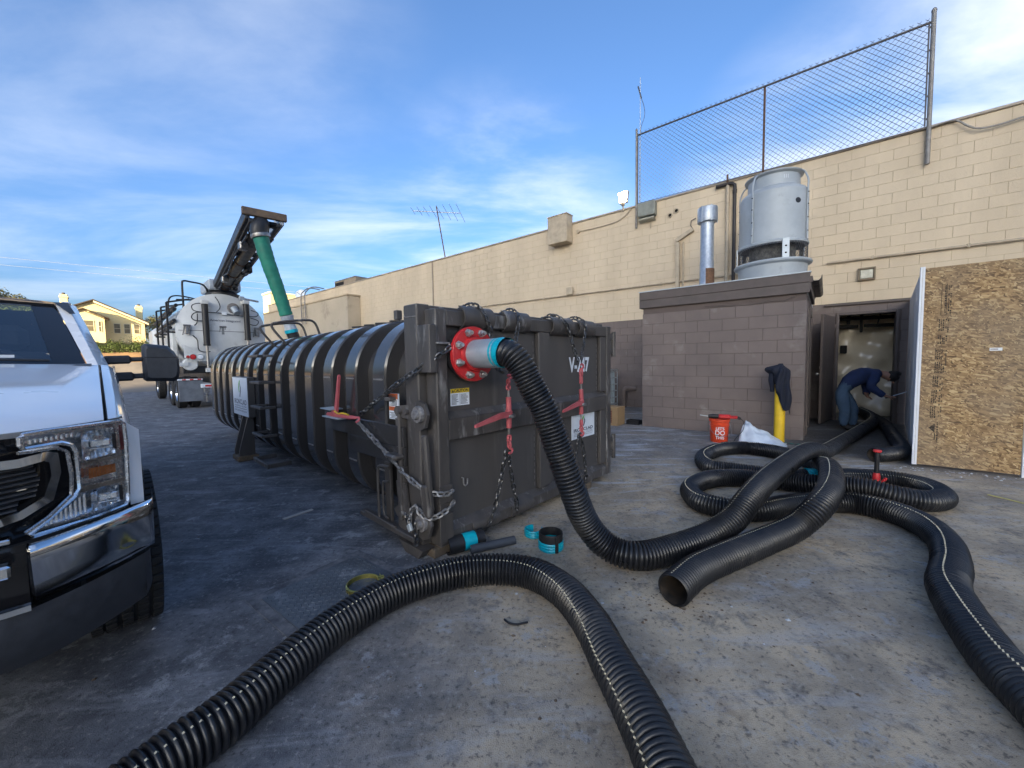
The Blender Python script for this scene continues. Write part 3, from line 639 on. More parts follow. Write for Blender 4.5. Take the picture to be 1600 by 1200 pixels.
# side gusset beam that carries the binder bracket, braces, hose rack
m = M(); m.box(-.085, -.052, .305, 1.62, .74, .89, .004); m.build('side_beam', m_kont, kon)
m = M(); m.box(-.08, -.05, .305, 1.18, .60, .736, .004); m.build('side_beam', m_kont, kon)
m = M(); m.box(-.078, -.0, .33, .42, .08, .95, .006); m.box(-.078, -.05, .52, .60, .10, .60, .006); m.build('side_post', m_kworn, kon)
m = M(); m.box(-.13, -.05, .40, .47, 1.075, 1.10, .004); m.build('bracket', m_kworn, kon)
m = M(); m.box(-.15, -.045, .31, .46, .655, .69, .012); m.build('bracket', m_kworn, kon)
m = M(); m.prism([(0, 0), (.16, 0), (.20, .36), (.08, .36)], (-.07, .22, .12), (0, 1, 0), (0, 0, 1), (-1, 0, 0), .014); m.build('gusset', m_kworn, kon)
m = M(); m.box(-.12, -.052, .14, .95, .095, .135, .006); m.build('side_sill', m_kworn, kon)
m = M(); m.tube(spline([(-.10, .52, .10), (-.10, .62, .10), (-.10, .66, .16), (-.10, .66, .50), (-.10, .62, .56), (-.09, .50, .565)], .03), .011, 7); m.tube(spline([(-.10, .52, .17), (-.10, .575, .18), (-.10, .59, .23), (-.10, .59, .42), (-.1, .55, .45), (-.09, .50, .45)], .03), .009, 7); m.bar((-.11, .40, .13), (-.11, .86, .14), .02, .03, .004); m.build('hose_rack', m_kworn, kon)
m = M(); m.box(-.075, -.062, .375, .50, .935, 1.125); wl_ = m.build('warning_label', m_lwhite, kon)
for za, zb in ((1.085, 1.125), (.998, 1.028)): m = M(); m.box(-.077, -.0752, .375, .50, za, zb); m.build('label_header', m_org, wl_)
text_mesh('label_text', 'WARNING', .026, m_ltxt, wl_, (-.0775, .437, 1.104), (0, -1, 0), (0, 0, 1), .0006)
m = M()
for i in range(5): m.box(-.0765, -.0752, .385, .49 - .02 * (i % 3), 1.035 + i * .0095, 1.039 + i * .0095)
for i in range(5): m.box(-.0765, -.0752, .385, .49 - .02 * (i % 2), .942 + i * .0095, .946 + i * .0095)
tag(m.build('label_text', m_ltxt, wl_, smooth=False), kind='stuff')
# feet, dunnage
m = M(); m.prism([(.11, .0), (.27, 0), (.36, .07), (.05, .07)], (-.115, 0, 0), (0, 1, 0), (0, 0, 1), (1, 0, 0), .10); m.build('skid_foot', m_kworn, kon)
m = M(); m.box(.62, .74, .3, 7.1, .0, .099, .01); m.box(1.63, 1.75, .3, 7.1, .0, .099, .01); m.build('skid_rail', m_kworn, kon)
m = M(); m.box(-.045, .10, .02, .20, 0, .066, .006); m.build('timber_block', pm('muddy_timber', (.16, .12, .08), (.09, .07, .05), sc=14, rough=.9), kon)
m = M(); m.box(1.72, 1.95, .0, .25, 0, .066, .006); m.build('timber_block', MATS['muddy_timber'], kon)
# sign box on an outrigger leg, ladder, top handles
m = M(); m.box(-.135, -.052, 4.20, 5.04, .615, 1.18, .006); m.build('sign_box', m_kdoor, kon)
logo_sign(kon, (-.137, 5.03, .622), (0, -1, 0), .82, .55, 'logo_sign')
for yy in (4.30, 4.56): m = M(); m.prism([(-.13, .614), (-.06, .614), (-.06, .075), (-.25, .075), (-.25, .14)], (0, yy, 0), (1, 0, 0), (0, 0, 1), (0, 1, 0), .035); m.build('outrigger_leg', m_kdoor, kon)
m = M(); m.box(-.10, -.06, 4.336, 4.559, .075, .614); m.build('leg_web', m_kdoor, kon)
m = M(); m.box(-.27, -.02, 4.28, 4.62, .0, .074, .008); m.build('timber_block', MATS['muddy_timber'], kon)
for z in (1.46, 1.13, .82, .47):
    q = M(); q.bar((-.20, 3.29, z), (-.20, 3.72, z), .045, .03, .004); q.bar((-.178, 3.31, z), (-.05, 3.31, z), .03, .03, .004); q.bar((-.178, 3.70, z), (-.05, 3.70, z), .03, .03, .004); q.build('ladder_rung', m_kworn, kon)
q = M(); q.bar((-.26, 2.90, .18), (-.26, 3.50, .18), .03, .05, .004); q.bar((-.244, 2.92, .18), (-.02, 2.92, .18), .03, .05, .004); q.bar((-.244, 3.48, .18), (-.02, 3.48, .18), .03, .05, .004); q.build('step', m_kworn, kon)
for y in (3.55, 4.05):
    q = M(); q.tube(spline([(.18, y, 1.62), (.02, y, 1.84), (.10, y, 1.90), (.42, y, 1.95), (.55, y, 1.92), (.62, y, 1.72)], .03), .016, 8); q.build('grab_handle', m_kworn, kon)
m = M()
for y in (1.45, 1.75, 2.0, 2.3): m.box(.62, .66, y - .02, y + .02, 1.72, 1.79, .004); m.bar((.5, y, 1.77), (.8, y + .05, 1.80), .02, .02)
m.build('hatch_clamp', m_kworn, kon)
m = M(); m.box(.12, .17, .68, .73, 1.70, 1.775, .004); m.build('lifting_lug', m_kworn, kon)
m = M(); m.lathe([(.0, .05), (.26, .05), (.27, .04), (.27, -.03)], 28, (1.02, 5.80, 1.73), (0, 0, 1)); m.build('hatch', m_kont, kon)

# ------------------------------------------------------------------ chains and load binders
m_chain = pm('black_chain', (.13, .13, .135), (.06, .06, .06), sc=30, rough=.36, metal=.75)
m_chaing = pm('galvanised_chain', (.32, .32, .32), (.17, .16, .15), sc=30, rough=.45, metal=.6)
KM = Matrix.Translation(KP) @ Matrix.Rotation(KR, 4, 'Z')
def link(mm, c, d, side, L, w, r, n=5):
    d = d.normalized(); s = (side - d * side.dot(d)).normalized(); nn = d.cross(s); hl, hw = L / 2 - w / 2, w / 2 - r
    path = []
    for i in range(6): a = -pi / 2 + pi * i / 5; path.append((hl + hw * cos(a), hw * sin(a)))
    for i in range(6): a = pi / 2 + pi * i / 5; path.append((-hl + hw * cos(a), hw * sin(a)))
    mm.tube([c + d * a + s * b for a, b in path], r, n, closed=True)
def chain(name, pts, label, group, mat=m_chain, pitch=.044, w=.042, r=.0082, frame=KM, local=True, sag=0):
    P = spline(pts, pitch); mm = M()
    for i, (a, b) in enumerate(zip(P, P[1:])):
        d = b - a
        s = V((0, 0, 1)) if abs(d.normalized().z) < .8 else V((1, 0, 0))
        if i % 2: s = d.cross(s)
        s = s + V((random.uniform(-.3, .3), random.uniform(-.3, .3), random.uniform(-.3, .3)))
        link(mm, (a + b) / 2, d, s, pitch + 2.4 * r, w, r)
    ob = mm.build(name, mat, recalc=False); ob.matrix_world = frame
    return tag(ob, label, 'chain', group)
GC = 'chains lashing the container door'
chain('chain', [(.36, .20, 1.74), (.36, .05, 1.772), (.40, -.035, 1.72), (.46, -.05, 1.58), (.44, -.055, 1.40), (.50, -.08, 1.30), (.585, -.085, 1.245)], 'black chain over the door top running behind the red flange', GC)
chain('chain', [(.80, .20, 1.735), (.80, .06, 1.772), (.79, -.04, 1.70), (.765, -.045, 1.60), (.70, -.06, 1.43), (.625, -.085, 1.255)], 'black chain over the second saddle from the left, down to the left load binder', GC)
chain('chain', [(1.36, .20, 1.735), (1.37, .06, 1.772), (1.41, -.04, 1.71), (1.48, -.045, 1.64), (1.55, -.06, 1.45), (1.592, -.085, 1.32)], 'black chain over the third saddle from the left, down to the right load binder', GC)
chain('chain', [(1.74, .20, 1.735), (1.74, .06, 1.772), (1.77, -.04, 1.71), (1.765, -.045, 1.62), (1.69, -.06, 1.42), (1.62, -.085, 1.32)], 'black chain over the rightmost door saddle, crossing the painted number', GC)
chain('chain', [(.575, -.085, .66), (.51, -.06, .36), (.46, -.04, .18), (.42, -.02, .09), (.40, .05, .036)], 'slack black chain hanging left from the left load binder to the door sill', GC)
chain('chain', [(.595, -.085, .66), (.66, -.06, .42), (.72, -.04, .25), (.755, -.02, .13), (.77, .05, .036)], 'slack black chain hanging right from the left load binder to the door sill', GC)
chain('chain', [(1.59, -.085, .64), (1.575, -.06, .44), (1.555, -.04, .25), (1.55, -.02, .13), (1.55, .05, .036)], 'slack black chain below the right load binder, partly behind the vertical hose', GC)
chain('chain', [(1.61, -.085, .64), (1.70, -.06, .46), (1.77, -.04, .25), (1.80, -.02, .12), (1.81, .05, .036)], 'slack black chain right of the logo sign, hanging to the door sill', GC)
chain('chain', [(.09, -.045, 1.45), (-.02, .0, 1.37), (-.10, .22, 1.245), (-.115, .55, 1.09), (-.12, .90, .925)], 'taut black chain slanting from the door corner to the side binder', GC, pitch=.042)
chain('chain', [(-.13, .92, .885), (-.12, .66, .76), (-.11, .42, .64), (-.11, .20, .545), (-.07, .03, .475), (.03, -.04, .45), (.09, -.03, .462)], 'grey galvanised chain slanting from the side binder down to the lower door corner', GC, m_chaing, pitch=.042)
chain('chain', [(.10, -.03, .38), (.03, -.04, .34), (-.05, .0, .30), (-.10, .06, .31), (-.11, .14, .37), (-.12, .18, .30), (-.12, .20, .20)], 'short grey chain looped through the padlock at the lower latch', GC, m_chaing, pitch=.040)
chain('chain', [(-.125, .10, .27), (-.125, .105, .18), (-.12, .12, .09)], 'short black chain end dangling under the padlock', GC, m_chain)
pl = thing('padlock', 'small bright padlock hanging on the chain at the lower latch', 'padlock', loc=KM @ V((-.135, .155, .19)), rz=KR)
m = M(); m.box(-.012, .012, -.022, .022, 0, .05, .004); o_ = m.build('lock_body', m_galv, pl); o_.rotation_euler = (R(-32), 0, 0)
m = M(); m.tube(spline([(0, -.014, .045), (0, -.014, .115), (0, 0, .13), (0, .014, .115), (0, .014, .045)], .012), .005, 6); o_ = m.build('shackle', m_chrome, pl); o_.rotation_euler = (R(-32), 0, 0)
def binder(x, y, ztop, zbot, xl, zl, label):
    t = thing('load_binder', label, 'load binder', loc=KM @ V((x, y, zbot)), rz=KR, group='ratchet load binders on the container')
    H = ztop - zbot; zm = zl - zbot
    q = M(); q.cyl((0, 0, zm - .11), (0, 0, zm + .13), .021, n=14); q.lathe([(.021, 0), (.028, .01), (.028, .05), (.021, .06)], 14, (0, 0, zm - .03)); q.build('barrel', m_pinkred, t)
    for s, z0 in ((1, zm + .13), (-1, zm - .11)):
        q = M(); q.cyl((0, 0, z0), (0, 0, z0 + s * .05), .011, n=10); q.build('screw', m_steel, t)
        q = M(); e = (H if s > 0 else 0); zc = z0 + s * .05
        a = abs(e - zc); L = a / 2.2
        link(q, V((0, 0, zc + s * L * .5)), V((0, 0, 1)), V((1, 0, 0)), L * 1.15, .05, .0105, 7); link(q, V((0, 0, zc + s * L * 1.35)), V((0, 0, 1)), V((0, 1, 0)), L * 1.0, .044, .0095, 7)
        q.build('end_link', m_pinkred, t)
        q = M(); q.tube(spline([(0, 0, zc + s * L * 1.75), (.02, -.01, zc + s * L * 1.9), (.022, -.01, e - s * .005), (0, -.01, e + s * .012), (-.022, -.01, e - s * .002)], .012), .010, 7); q.build('grab_hook', m_pinkred, t)
    q = M(); dx = xl - x; q.add([(0, -.03, zm - .022), (0, -.03, zm + .022), (dx * .32, -.05, zm + .024), (dx * .32, -.05, zm - .018), (dx, -.06, zm + .004 - .035), (dx, -.06, zm - .016 - .035)] + [(0, -.016, zm - .022), (0, -.016, zm + .022), (dx * .32, -.03, zm + .024), (dx * .32, -.03, zm - .018), (dx, -.042, zm + .004 - .035), (dx, -.042, zm - .016 - .035)],
          [(0, 1, 2, 3), (3, 2, 4, 5), (6, 7, 8, 9), (9, 8, 10, 11), (0, 3, 9, 6), (3, 5, 11, 9), (1, 2, 8, 7), (2, 4, 10, 8), (4, 5, 11, 10), (0, 1, 7, 6)]); q.build('ratchet_lever', m_pinkred, t)
    q = M(); q.lathe([(.02, -.012), (.05, -.012), (.052, 0), (.05, .012), (.02, .012)], 18, (0, 0, zm - .015)); q.build('ratchet_gear', m_steel, t)
    return t
binder(.592, -.10, 1.235, .65, .20, .945, 'faded red ratchet load binder on the left of the door, lever pointing left')
binder(1.604, -.10, 1.30, .63, 1.235, .94, 'faded red ratchet load binder on the right of the door, beside the logo sign')
sb = thing('load_binder', 'faded red load binder on the container side with its lever standing up', 'load binder', loc=KM @ V((-.13, 1.15, .89)), rz=KR, group='ratchet load binders on the container')
q = M(); q.prism([(-.02, 0), (.035, 0), (.015, .33), (.0, .345), (-.012, .33)], (0, .20, .02), (0, -1, 0), (0, 0, 1), (1, 0, 0), .018)
for v in range(len(q.v)):
    x, y, z = q.v[v]; q.v[v] = (x, y - max(0, z - .02) * .30, z)
q.build('lever', m_pinkred, sb)
q = M(); q.bar((0, .34, .005), (0, -.14, .012), .04, .03, .008); q.lathe([(0, -.02), (.04, -.02), (.045, 0), (.04, .02), (0, .02)], 14, (0, .2, .01), (1, 0, 0)); q.build('binder_body', m_pinkred, sb)
q = M(); link(q, V((0, -.17, .015)), V((0, 1, 0)), V((1, 0, 0)), .10, .05, .010, 6); q.tube(spline([(0, -.21, .015), (.01, -.245, .02), (0, -.265, .0), (-.02, -.25, -.015)], .012), .009, 6); q.build('grab_hook', m_pinkred, sb)
q = M(); q.tube(spline([(-.015, .16, .045), (-.02, .08, .03), (-.02, .0, .04), (-.018, -.12, .035)], .02), .007, 6); q.build('tie_strap', m_yel, sb)
q = M(); q.box(-.05, .07, .02, .36, -.018, -.006, .004); q.box(-.05, .07, .18, .40, .052, .062, .004); q.build('bracket_plate', m_galv, sb)

# ------------------------------------------------------------------ corrugated suction hoses
m_hose = pm('black_hose_rubber', (.014, .0145, .017), (.010, .0105, .012), sc=5, rough=.36, rv=.1, third=(.055, .05, .043), tsc=4.2, tlo=.52, thi=.80, spec=.6)
m_hosein = pm('hose_lining', (.035, .024, .015), (.008, .007, .006), sc=20, rough=.7)
m_stripe = pm('cream_tracer', (.50, .46, .33), (.36, .33, .25), sc=30, rough=.6)
HR = .091
def lower(pts, a=0):                                 # rest the hose on the ground along the same sight lines
    return [p if i < a else (p[0] * (EYE - p[2] + .023) / (EYE - p[2]), p[1] * (EYE - p[2] + .023) / (EYE - p[2]), p[2] - .023) for i, p in enumerate(pts)]
def hose(name, pts, label, stripe=None, open_end=(), pitch=.0238, R0=HR, seg=22, cuffs=()):
    t = thing(name, label, 'hose', loc=(pts[0][0], pts[0][1], 0), group='black corrugated suction hoses'); off = V((pts[0][0], pts[0][1], 0))
    P = [p - off for p in spline(pts, pitch / 4)]; k = len(P); prof = (-.0145, -.0015, 0, -.006)
    fr_ = []; z = V((0, 0, 1)); upp = None
    for i in range(k):
        tg = (P[min(i + 1, k - 1)] - P[max(i - 1, 0)]).normalized(); s = tg.cross(z)
        if s.length < .15 and upp is not None: s = tg.cross(upp)
        s.normalize(); u = s.cross(tg); fr_.append((s, u)); upp = u
    mm = M(); rj = random.Random(len(pts)); wob = 0
    for i in range(k):
        s, u = fr_[i]
        if i % 4 == 0: wob = rj.uniform(-.0012, .0012)
        r = R0 + prof[i % 4] + wob
        mm.v += [tuple(P[i] + (u * cos(2 * pi * j / seg) + s * sin(2 * pi * j / seg)) * r) for j in range(seg)]
    for i in range(k - 1):
        for j in range(seg): mm.f.append((i * seg + j, i * seg + (j + 1) % seg, (i + 1) * seg + (j + 1) % seg, (i + 1) * seg + j))
    for e in (0, 1):                                  # solid or open mouths
        if e not in open_end: mm.f.append(tuple((0 if e == 0 else (k - 1) * seg) + j for j in range(seg)))
    mm.build('hose_wall', m_hose, t, recalc=False, ang=60)
    for e in open_end:
        q = M(); idx = list(range(0, min(k, 110), 6)) if e == 0 else list(range(k - 1, max(0, k - 110), -6))
        for n_, i in enumerate(idx):
            s, u = fr_[i]; q.v += [tuple(P[i] + (u * cos(2 * pi * j / seg) + s * sin(2 * pi * j / seg)) * (R0 - .006 if n_ == 0 else R0 - .020 - (.004 if n_ % 2 else 0))) for j in range(seg)]
        for n_ in range(len(idx) - 1):
            for j in range(seg): q.f.append((n_ * seg + j, n_ * seg + (j + 1) % seg, (n_ + 1) * seg + (j + 1) % seg, (n_ + 1) * seg + j))
        q.f.append(tuple((len(idx) - 1) * seg + j for j in range(seg))); q.build('hose_mouth', m_hosein, t)
    if stripe is not None:
        q = M(); w = .036
        for i in range(1, k - 3, 4):
            a = stripe(i / k) if callable(stripe) else stripe
            vs = []
            for ii, rr in ((i, .0008), (i + 1, .0022), (i + 2, -.0015)):
                s, u = fr_[ii]; r = R0 + prof[ii % 4] + rr
                vs += [P[ii] + (u * cos(a - w) + s * sin(a - w)) * (r), P[ii] + (u * cos(a + w) + s * sin(a + w)) * (r)]
            q.add(vs, [(0, 1, 3, 2), (2, 3, 5, 4)])
        tag(q.build('tracer_stripe', m_stripe, t, recalc=False), kind='stuff')
    for (f0, f1, nm) in cuffs:
        q = M(); i0, i1 = int(f0 * k), int(f1 * k); ks = list(range(i0, i1, 2))
        for n_, i in enumerate(ks):
            s, u = fr_[i]; q.v += [tuple(P[i] + (u * cos(2 * pi * j / seg) + s * sin(2 * pi * j / seg)) * (R0 + .006 + (.004 if n_ % 3 else 0))) for j in range(seg)]
        for n_ in range(len(ks) - 1):
            for j in range(seg): q.f.append((n_ * seg + j, n_ * seg + (j + 1) % seg, (n_ + 1) * seg + (j + 1) % seg, (n_ + 1) * seg + j))
        q.build(nm, m_teal, t, recalc=False)
    return t
HC = [(-1.30, .45, .114), (-1.24, .75, .114), (-1.166, .997, .114), (-1.097, 1.151, .114), (-1.024, 1.288, .114), (-.954, 1.498, .114), (-.849, 1.757, .114), (-.668, 2.013, .114), (-.399, 2.183, .114), (-.145, 2.238, .114), (.095, 2.189, .114), (.262, 2.005, .114), (.351, 1.756, .114), (.387, 1.528, .114), (.417, 1.351, .114), (.435, 1.21, .114), (.448, 1.0, .114), (.45, .6, .114), (.40, .1, .114)]
hose('suction_hose', lower(HC, 0), 'black corrugated hose arching across the foreground with a cream tracer line', stripe=lambda f: .42 + .55 * min(1, max(0, (f - .45) * 4)) if True else 0)
s0 = KM @ V((.28, -.30, 1.404)); s1 = KM @ V((.28, -.40, 1.400))
HA = [tuple(s0), tuple(s1), (.051, 2.507, 1.330), (.105, 2.498, 1.225), (.155, 2.49, 1.13), (.204, 2.483, 1.034), (.291, 2.47, .785), (.374, 2.458, .535), (.462, 2.444, .307), (.597, 2.424, .15), (.777, 2.369, .114), (1.045, 2.461, .114), (1.33, 2.595, .13), (1.543, 2.677, .20), (1.713, 2.781, .30), (1.948, 2.976, .36), (2.366, 3.373, .365), (2.993, 3.96, .345), (3.38, 4.294, .30), (3.80, 4.66, .19), (4.74, 5.521, .114), (5.711, 6.31, .114), (6.55, 7.0, .13), (7.0, 7.5, .16), (7.5, 8.3, .16)]
hose('suction_hose', lower(HA, 8), 'black corrugated hose dropping from the red flange and running to the doorway', stripe=lambda f: -.35, cuffs=[(.0, .0085, 'teal_cuff')])
HE = [(7.25, 7.75, .114), (6.75, 7.0, .114), (6.32, 6.45, .114), (5.77, 5.80, .114), (5.22, 5.14, .114), (4.93, 4.87, .114), (4.70, 4.78, .114), (4.472, 4.74, .114)]
hose('suction_hose', lower(HE, 0), 'short bent hose beside the white panel with its open end towards the viewer', stripe=None, open_end=(1,))
HB = [(.844, 1.999, .114), (1.051, 2.182, .114), (1.313, 2.336, .114), (1.661, 2.524, .114), (1.975, 2.647, .16), (2.180, 2.70, .29), (2.472, 2.964, .345), (2.906, 3.505, .315), (3.30, 4.08, .19), (3.50, 4.55, .114), (3.43, 4.96, .114), (3.179, 5.235, .114), (2.797, 5.169, .114), (2.384, 4.788, .114), (2.229, 4.37, .114), (2.398, 4.179, .114), (2.621, 4.023, .114), (2.814, 3.91, .114), (3.084, 3.864, .114)]
hose('suction_hose', lower(HB, 0), 'black hose with muddy open end, curling back into the pile', stripe=lambda f: -.15, open_end=(0,), cuffs=[(.984, .999, 'teal_cuff')])
HD = [(3.084, 3.864, .114), (3.374, 3.893, .114), (3.611, 3.837, .114), (3.806, 3.723, .114), (3.846, 3.511, .114), (3.715, 3.281, .114), (3.449, 3.150, .135), (3.244, 3.20, .16), (3.106, 3.32, .19), (2.975, 3.467, .17), (2.83, 3.617, .14), (2.661, 3.789, .114), (2.295, 3.927, .114), (1.98, 3.879, .114), (1.678, 3.606, .114), (1.604, 3.289, .114), (1.743, 3.115, .114), (1.962, 3.065, .114), (2.272, 3.155, .114), (2.575, 3.215, .114), (2.827, 3.20, .114), (2.938, 3.10, .114), (2.994, 2.944, .114), (2.963, 2.713, .114), (2.816, 2.464, .114), (2.565, 2.208, .114), (2.31, 1.997, .114), (2.146, 1.799, .114), (2.017, 1.618, .114), (1.919, 1.467, .114), (1.866, 1.354, .114), (1.787, 1.16, .114), (1.72, .8, .114)]
hose('suction_hose', lower(HD, 0), 'long black hose looped in the pile and snaking out to the right foreground', stripe=lambda f: .9 - .8 * f, cuffs=[(.018, .028, 'teal_cuff')])
# ------------------------------------------------------------------ white pickup at the left edge
m_paint = pm('white_car_paint', (.78, .78, .785), (.77, .77, .775), sc=2, rough=.28, rv=.03, coat=1, spec=.5)
m_plast = pm('black_plastic_trim', (.045, .047, .052), (.034, .035, .039), sc=30, rough=.45, bump=.1, bsc=300)
m_gloss = pm('gloss_black', (.012, .012, .014), sc=3, rough=.12, rv=.03)
m_glass = pm('tinted_glass', (.42, .52, .60), (.40, .50, .58), sc=2, rough=.02, rv=0, trans=1, ior=1.03, coat=1)
m_glass.node_tree.nodes['Principled BSDF'].inputs['Coat IOR'].default_value = 1.9
m_lens = pm('clear_lens', (.96, .97, .98), (.95, .96, .97), sc=2, rough=.02, rv=0, trans=1, ior=1.02, coat=1)
m_amber = pm('amber_reflector', (.75, .20, .03), (.60, .13, .02), sc=40, rough=.25)
m_refl = pm('lamp_reflector', (.90, .91, .92), (.72, .74, .76), sc=60, rough=.22, metal=.9, bump=.06, bsc=90)
m_seat = pm('dark_upholstery', (.03, .03, .034), sc=10, rough=.8)
m_tyre = pm('tyre_rubber', (.020, .020, .021), (.014, .014, .014), sc=15, rough=.75)
trk = thing('pickup_truck', 'white heavy-duty pickup truck with chrome bumper, cut off by the left edge', 'pickup truck', loc=KM @ V((-2.43, 0, 0)), rz=KR)
def fh(x): return -.30 + .36 * max(0, (abs(x) - .5) / .48) ** 2
def fb(x): return -.36 + .30 * max(0, (abs(x) - .5) / .5) ** 2
def sm(t): t = max(0, min(1, t)); return t * t * (3 - 2 * t)
def hood(u, v, s=1):
    x = -.885 + 1.77 * u; t = v; ax = abs(x)
    y = (fh(x) + .012) * (1 - t) + (1.16 - .06 * (1 - (ax / .9) ** 2)) * t
    z = 1.158 + .205 * (t ** .85) + .022 * (1 - (ax / .9) ** 2) + .022 * sm((.62 - .16 * t - ax) / .07) * sm(t * 5) - .012 * sm(1 - t * 14)
    return (x, y, z)
m = M(); m.grid(60, 24, hood); o = len(m.v)
m.grid(60, 2, lambda u, v: (hood(u, 0)[0], hood(u, 0)[1] + .004 + .03 * v, hood(u, 0)[2] - .02 * v)); m.build('hood', m_paint, trk, ang=50)
def fender(s):
    mm = M()
    def f(u, v):
        zt = 1.150 + .215 * (u ** .85); y = -.0 + 1.20 * u
        prof = [(.892, zt - .012), (.896, zt), (.925, zt - .004), (.946, zt - .022), (.962, zt - .07), (.975, zt - .17), (.985, .93), (.985, .80), (.975, .72)]
        k = v * (len(prof) - 1); i = min(int(k), len(prof) - 2); t = k - i; x = prof[i][0] + (prof[i + 1][0] - prof[i][0]) * t; z = prof[i][1] + (prof[i + 1][1] - prof[i][1]) * t
        yy = y + (fh(min(x, .95)) + .016) * (1 - u) * (1 if u < .999 else 0)
        d = abs(yy - .76)
        if v > .8 and d < .47: z = max(z, .39 + math.sqrt(max(0, .47 ** 2 - d * d)))
        return (s * x, yy, z)
    mm.grid(26, 32, f); return mm.build('fender', m_paint, trk, ang=50)
fender(1); fender(-1)
# front wings beside the lamps
for s in (1, -1):
    q = M(); q.grid(2, 8, lambda u, v: (s * (.941 + .040 * u * (1 - .0 * v)), fh(.941) + .014 + .012 * u + .02 * u * v, .800 + .335 * v * (1 - .12 * u))); q.build('wing_edge', m_paint, trk)
# black front mask, grille, lamps on a swept-back nose
def fpoly(mm, pts, off=0, t=0, s=1, f=fh):
    vs = [(s * x, f(x) - off, z) for x, z in pts]; n = len(vs)
    if not t: return mm.add(vs, [tuple(range(n))])
    return mm.add(vs + [(x, y + t, z) for x, y, z in vs], [tuple(range(n)), tuple(range(2 * n - 1, n - 1, -1))] + [(i, (i + 1) % n, n + (i + 1) % n, n + i) for i in range(n)])
q = M(); q.grid(40, 4, lambda u, v: (-.936 + 1.872 * u, fh(-.936 + 1.872 * u) + .05, .80 + .355 * v)); q.build('nose_mask', m_gloss, trk)
q = M(); q.grid(40, 2, lambda u, v: (-.936 + 1.872 * u, fh(-.936 + 1.872 * u) + .05 - .04 * v, 1.152 + .004 * v)); q.grid(40, 2, lambda u, v: (-.936 + 1.872 * u, fh(-.936 + 1.872 * u) + .05 - .05 * v, .805 - .004 * v)); q.build('mask_lip', m_plast, trk)
HLo = [(.71, 1.146), (.766, 1.149), (.82, 1.147), (.881, 1.145), (.925, 1.143), (.936, 1.13), (.939, 1.058), (.937, .956), (.933, .825), (.925, .812), (.847, .815), (.774, .822), (.712, .826)]
HLi = [(.706, .835), (.744, .866), (.800, .913), (.813, .935), (.813, .987), (.812, 1.064), (.803, 1.090), (.783, 1.103), (.711, 1.102), (.704, 1.115), (.704, 1.138)]
def band(pl, f, off, w, closed=True):                    # square bezel strip following a polyline on the nose
    return [V((x, f(x) - off, z)) for x, z in pl]
for s in (1, -1):
    hl = M(); fpoly(hl, HLo + HLi, -.035, 0, s); hl = hl.build('headlight', m_refl, trk)
    q = M(); q.tube([(s * x, fh(x) - .004, z) for x, z in HLo + HLi], .0075, 6, closed=True); q.build('bezel', m_refl, hl)
    q = M()                                              # reflector bowls, upper and lower
    for (x0, x1, z0, z1) in ((.826, .908, 1.025, 1.125), (.838, .912, .835, .905)):
        def bowl(u, v):
            x = x0 + (x1 - x0) * u; z = z0 + (z1 - z0) * v; d = (1 - (2 * u - 1) ** 2) * (1 - (2 * v - 1) ** 2)
            return (s * x, fh(x) + .004 + .045 * d + .006 * (int(u * 12) % 2), z)
        q.grid(12, 8, bowl)
    q.build('reflector', m_refl, hl)
    for (x, z) in ((.872, 1.075), (.88, .873)):
        q = M(); q.box(s * x - .026, s * x + .026, fh(x) - .002, fh(x) + .018, z - .013, z + .013, .004); q.box(s * x - .034, s * x + .034, fh(x) + .004, fh(x) + .022, z - .022, z - .016, .002); q.build('projector', m_refl, hl)
        for xa, xb in ((-.040, -.028), (.030, .040)): q = M(); q.box(s * x + xa, s * x + xb, fh(x) + .002, fh(x) + .02, z - .025, z + .03, .002); q.build('projector_shroud', m_gloss, hl)
    for i in range(9):                                   # running-lamp strip and the fluted lower wedge
        x = .722 + i * .0105; q = M(); q.box(s * (x - .004), s * (x + .004), fh(x) - .001, fh(x) + .014, 1.113 + .002 * (i % 2), 1.130, .002); q.build('light_cell', m_refl, hl)
    for i in range(10):
        x = .728 + i * .0105; q = M(); q.box(s * (x - .004), s * (x + .004), fh(x) + .002, fh(x) + .02, .842, .842 + .008 + i * .0068, .002); q.build('light_cell', m_refl, hl)
    q = M(); fpoly(q, [(.838, .992), (.905, .984), (.905, .952), (.838, .956)], -.010, 0, s); q.build('turn_signal', m_amber, hl)
    q = M()
    for i in range(14): x = .828 + i * .0066; q.box(s * x, s * (x + .003), fh(x) - .000, fh(x) + .010, .950, .997)
    q.build('signal_flutes', m_lens, hl)
    q = M(); fpoly(q, [(.815, .936), (.932, .922), (.933, .908), (.815, .918)], .003, .02, s); fpoly(q, [(.815, 1.018), (.932, 1.012), (.933, 1.004), (.815, 1.010)], .002, .02, s); q.build('chrome_divider', m_chrome, hl)
    q = M(); fpoly(q, [(.922, 1.13), (.935, 1.12), (.937, 1.03), (.923, 1.03)], .002, .01, s); q.build('side_marker', pm('dark_red_lens', (.16, .03, .03), sc=40, rough=.2), hl)
    def lens(u, v):                                      # clear cover across the whole C
        return (s * (.826 + .108 * u), fh(.826 + .108 * u) - .012, .82 + .318 * v)
    q = M(); q.grid(10, 8, lens); q.build('lens_cover', m_lens, hl)
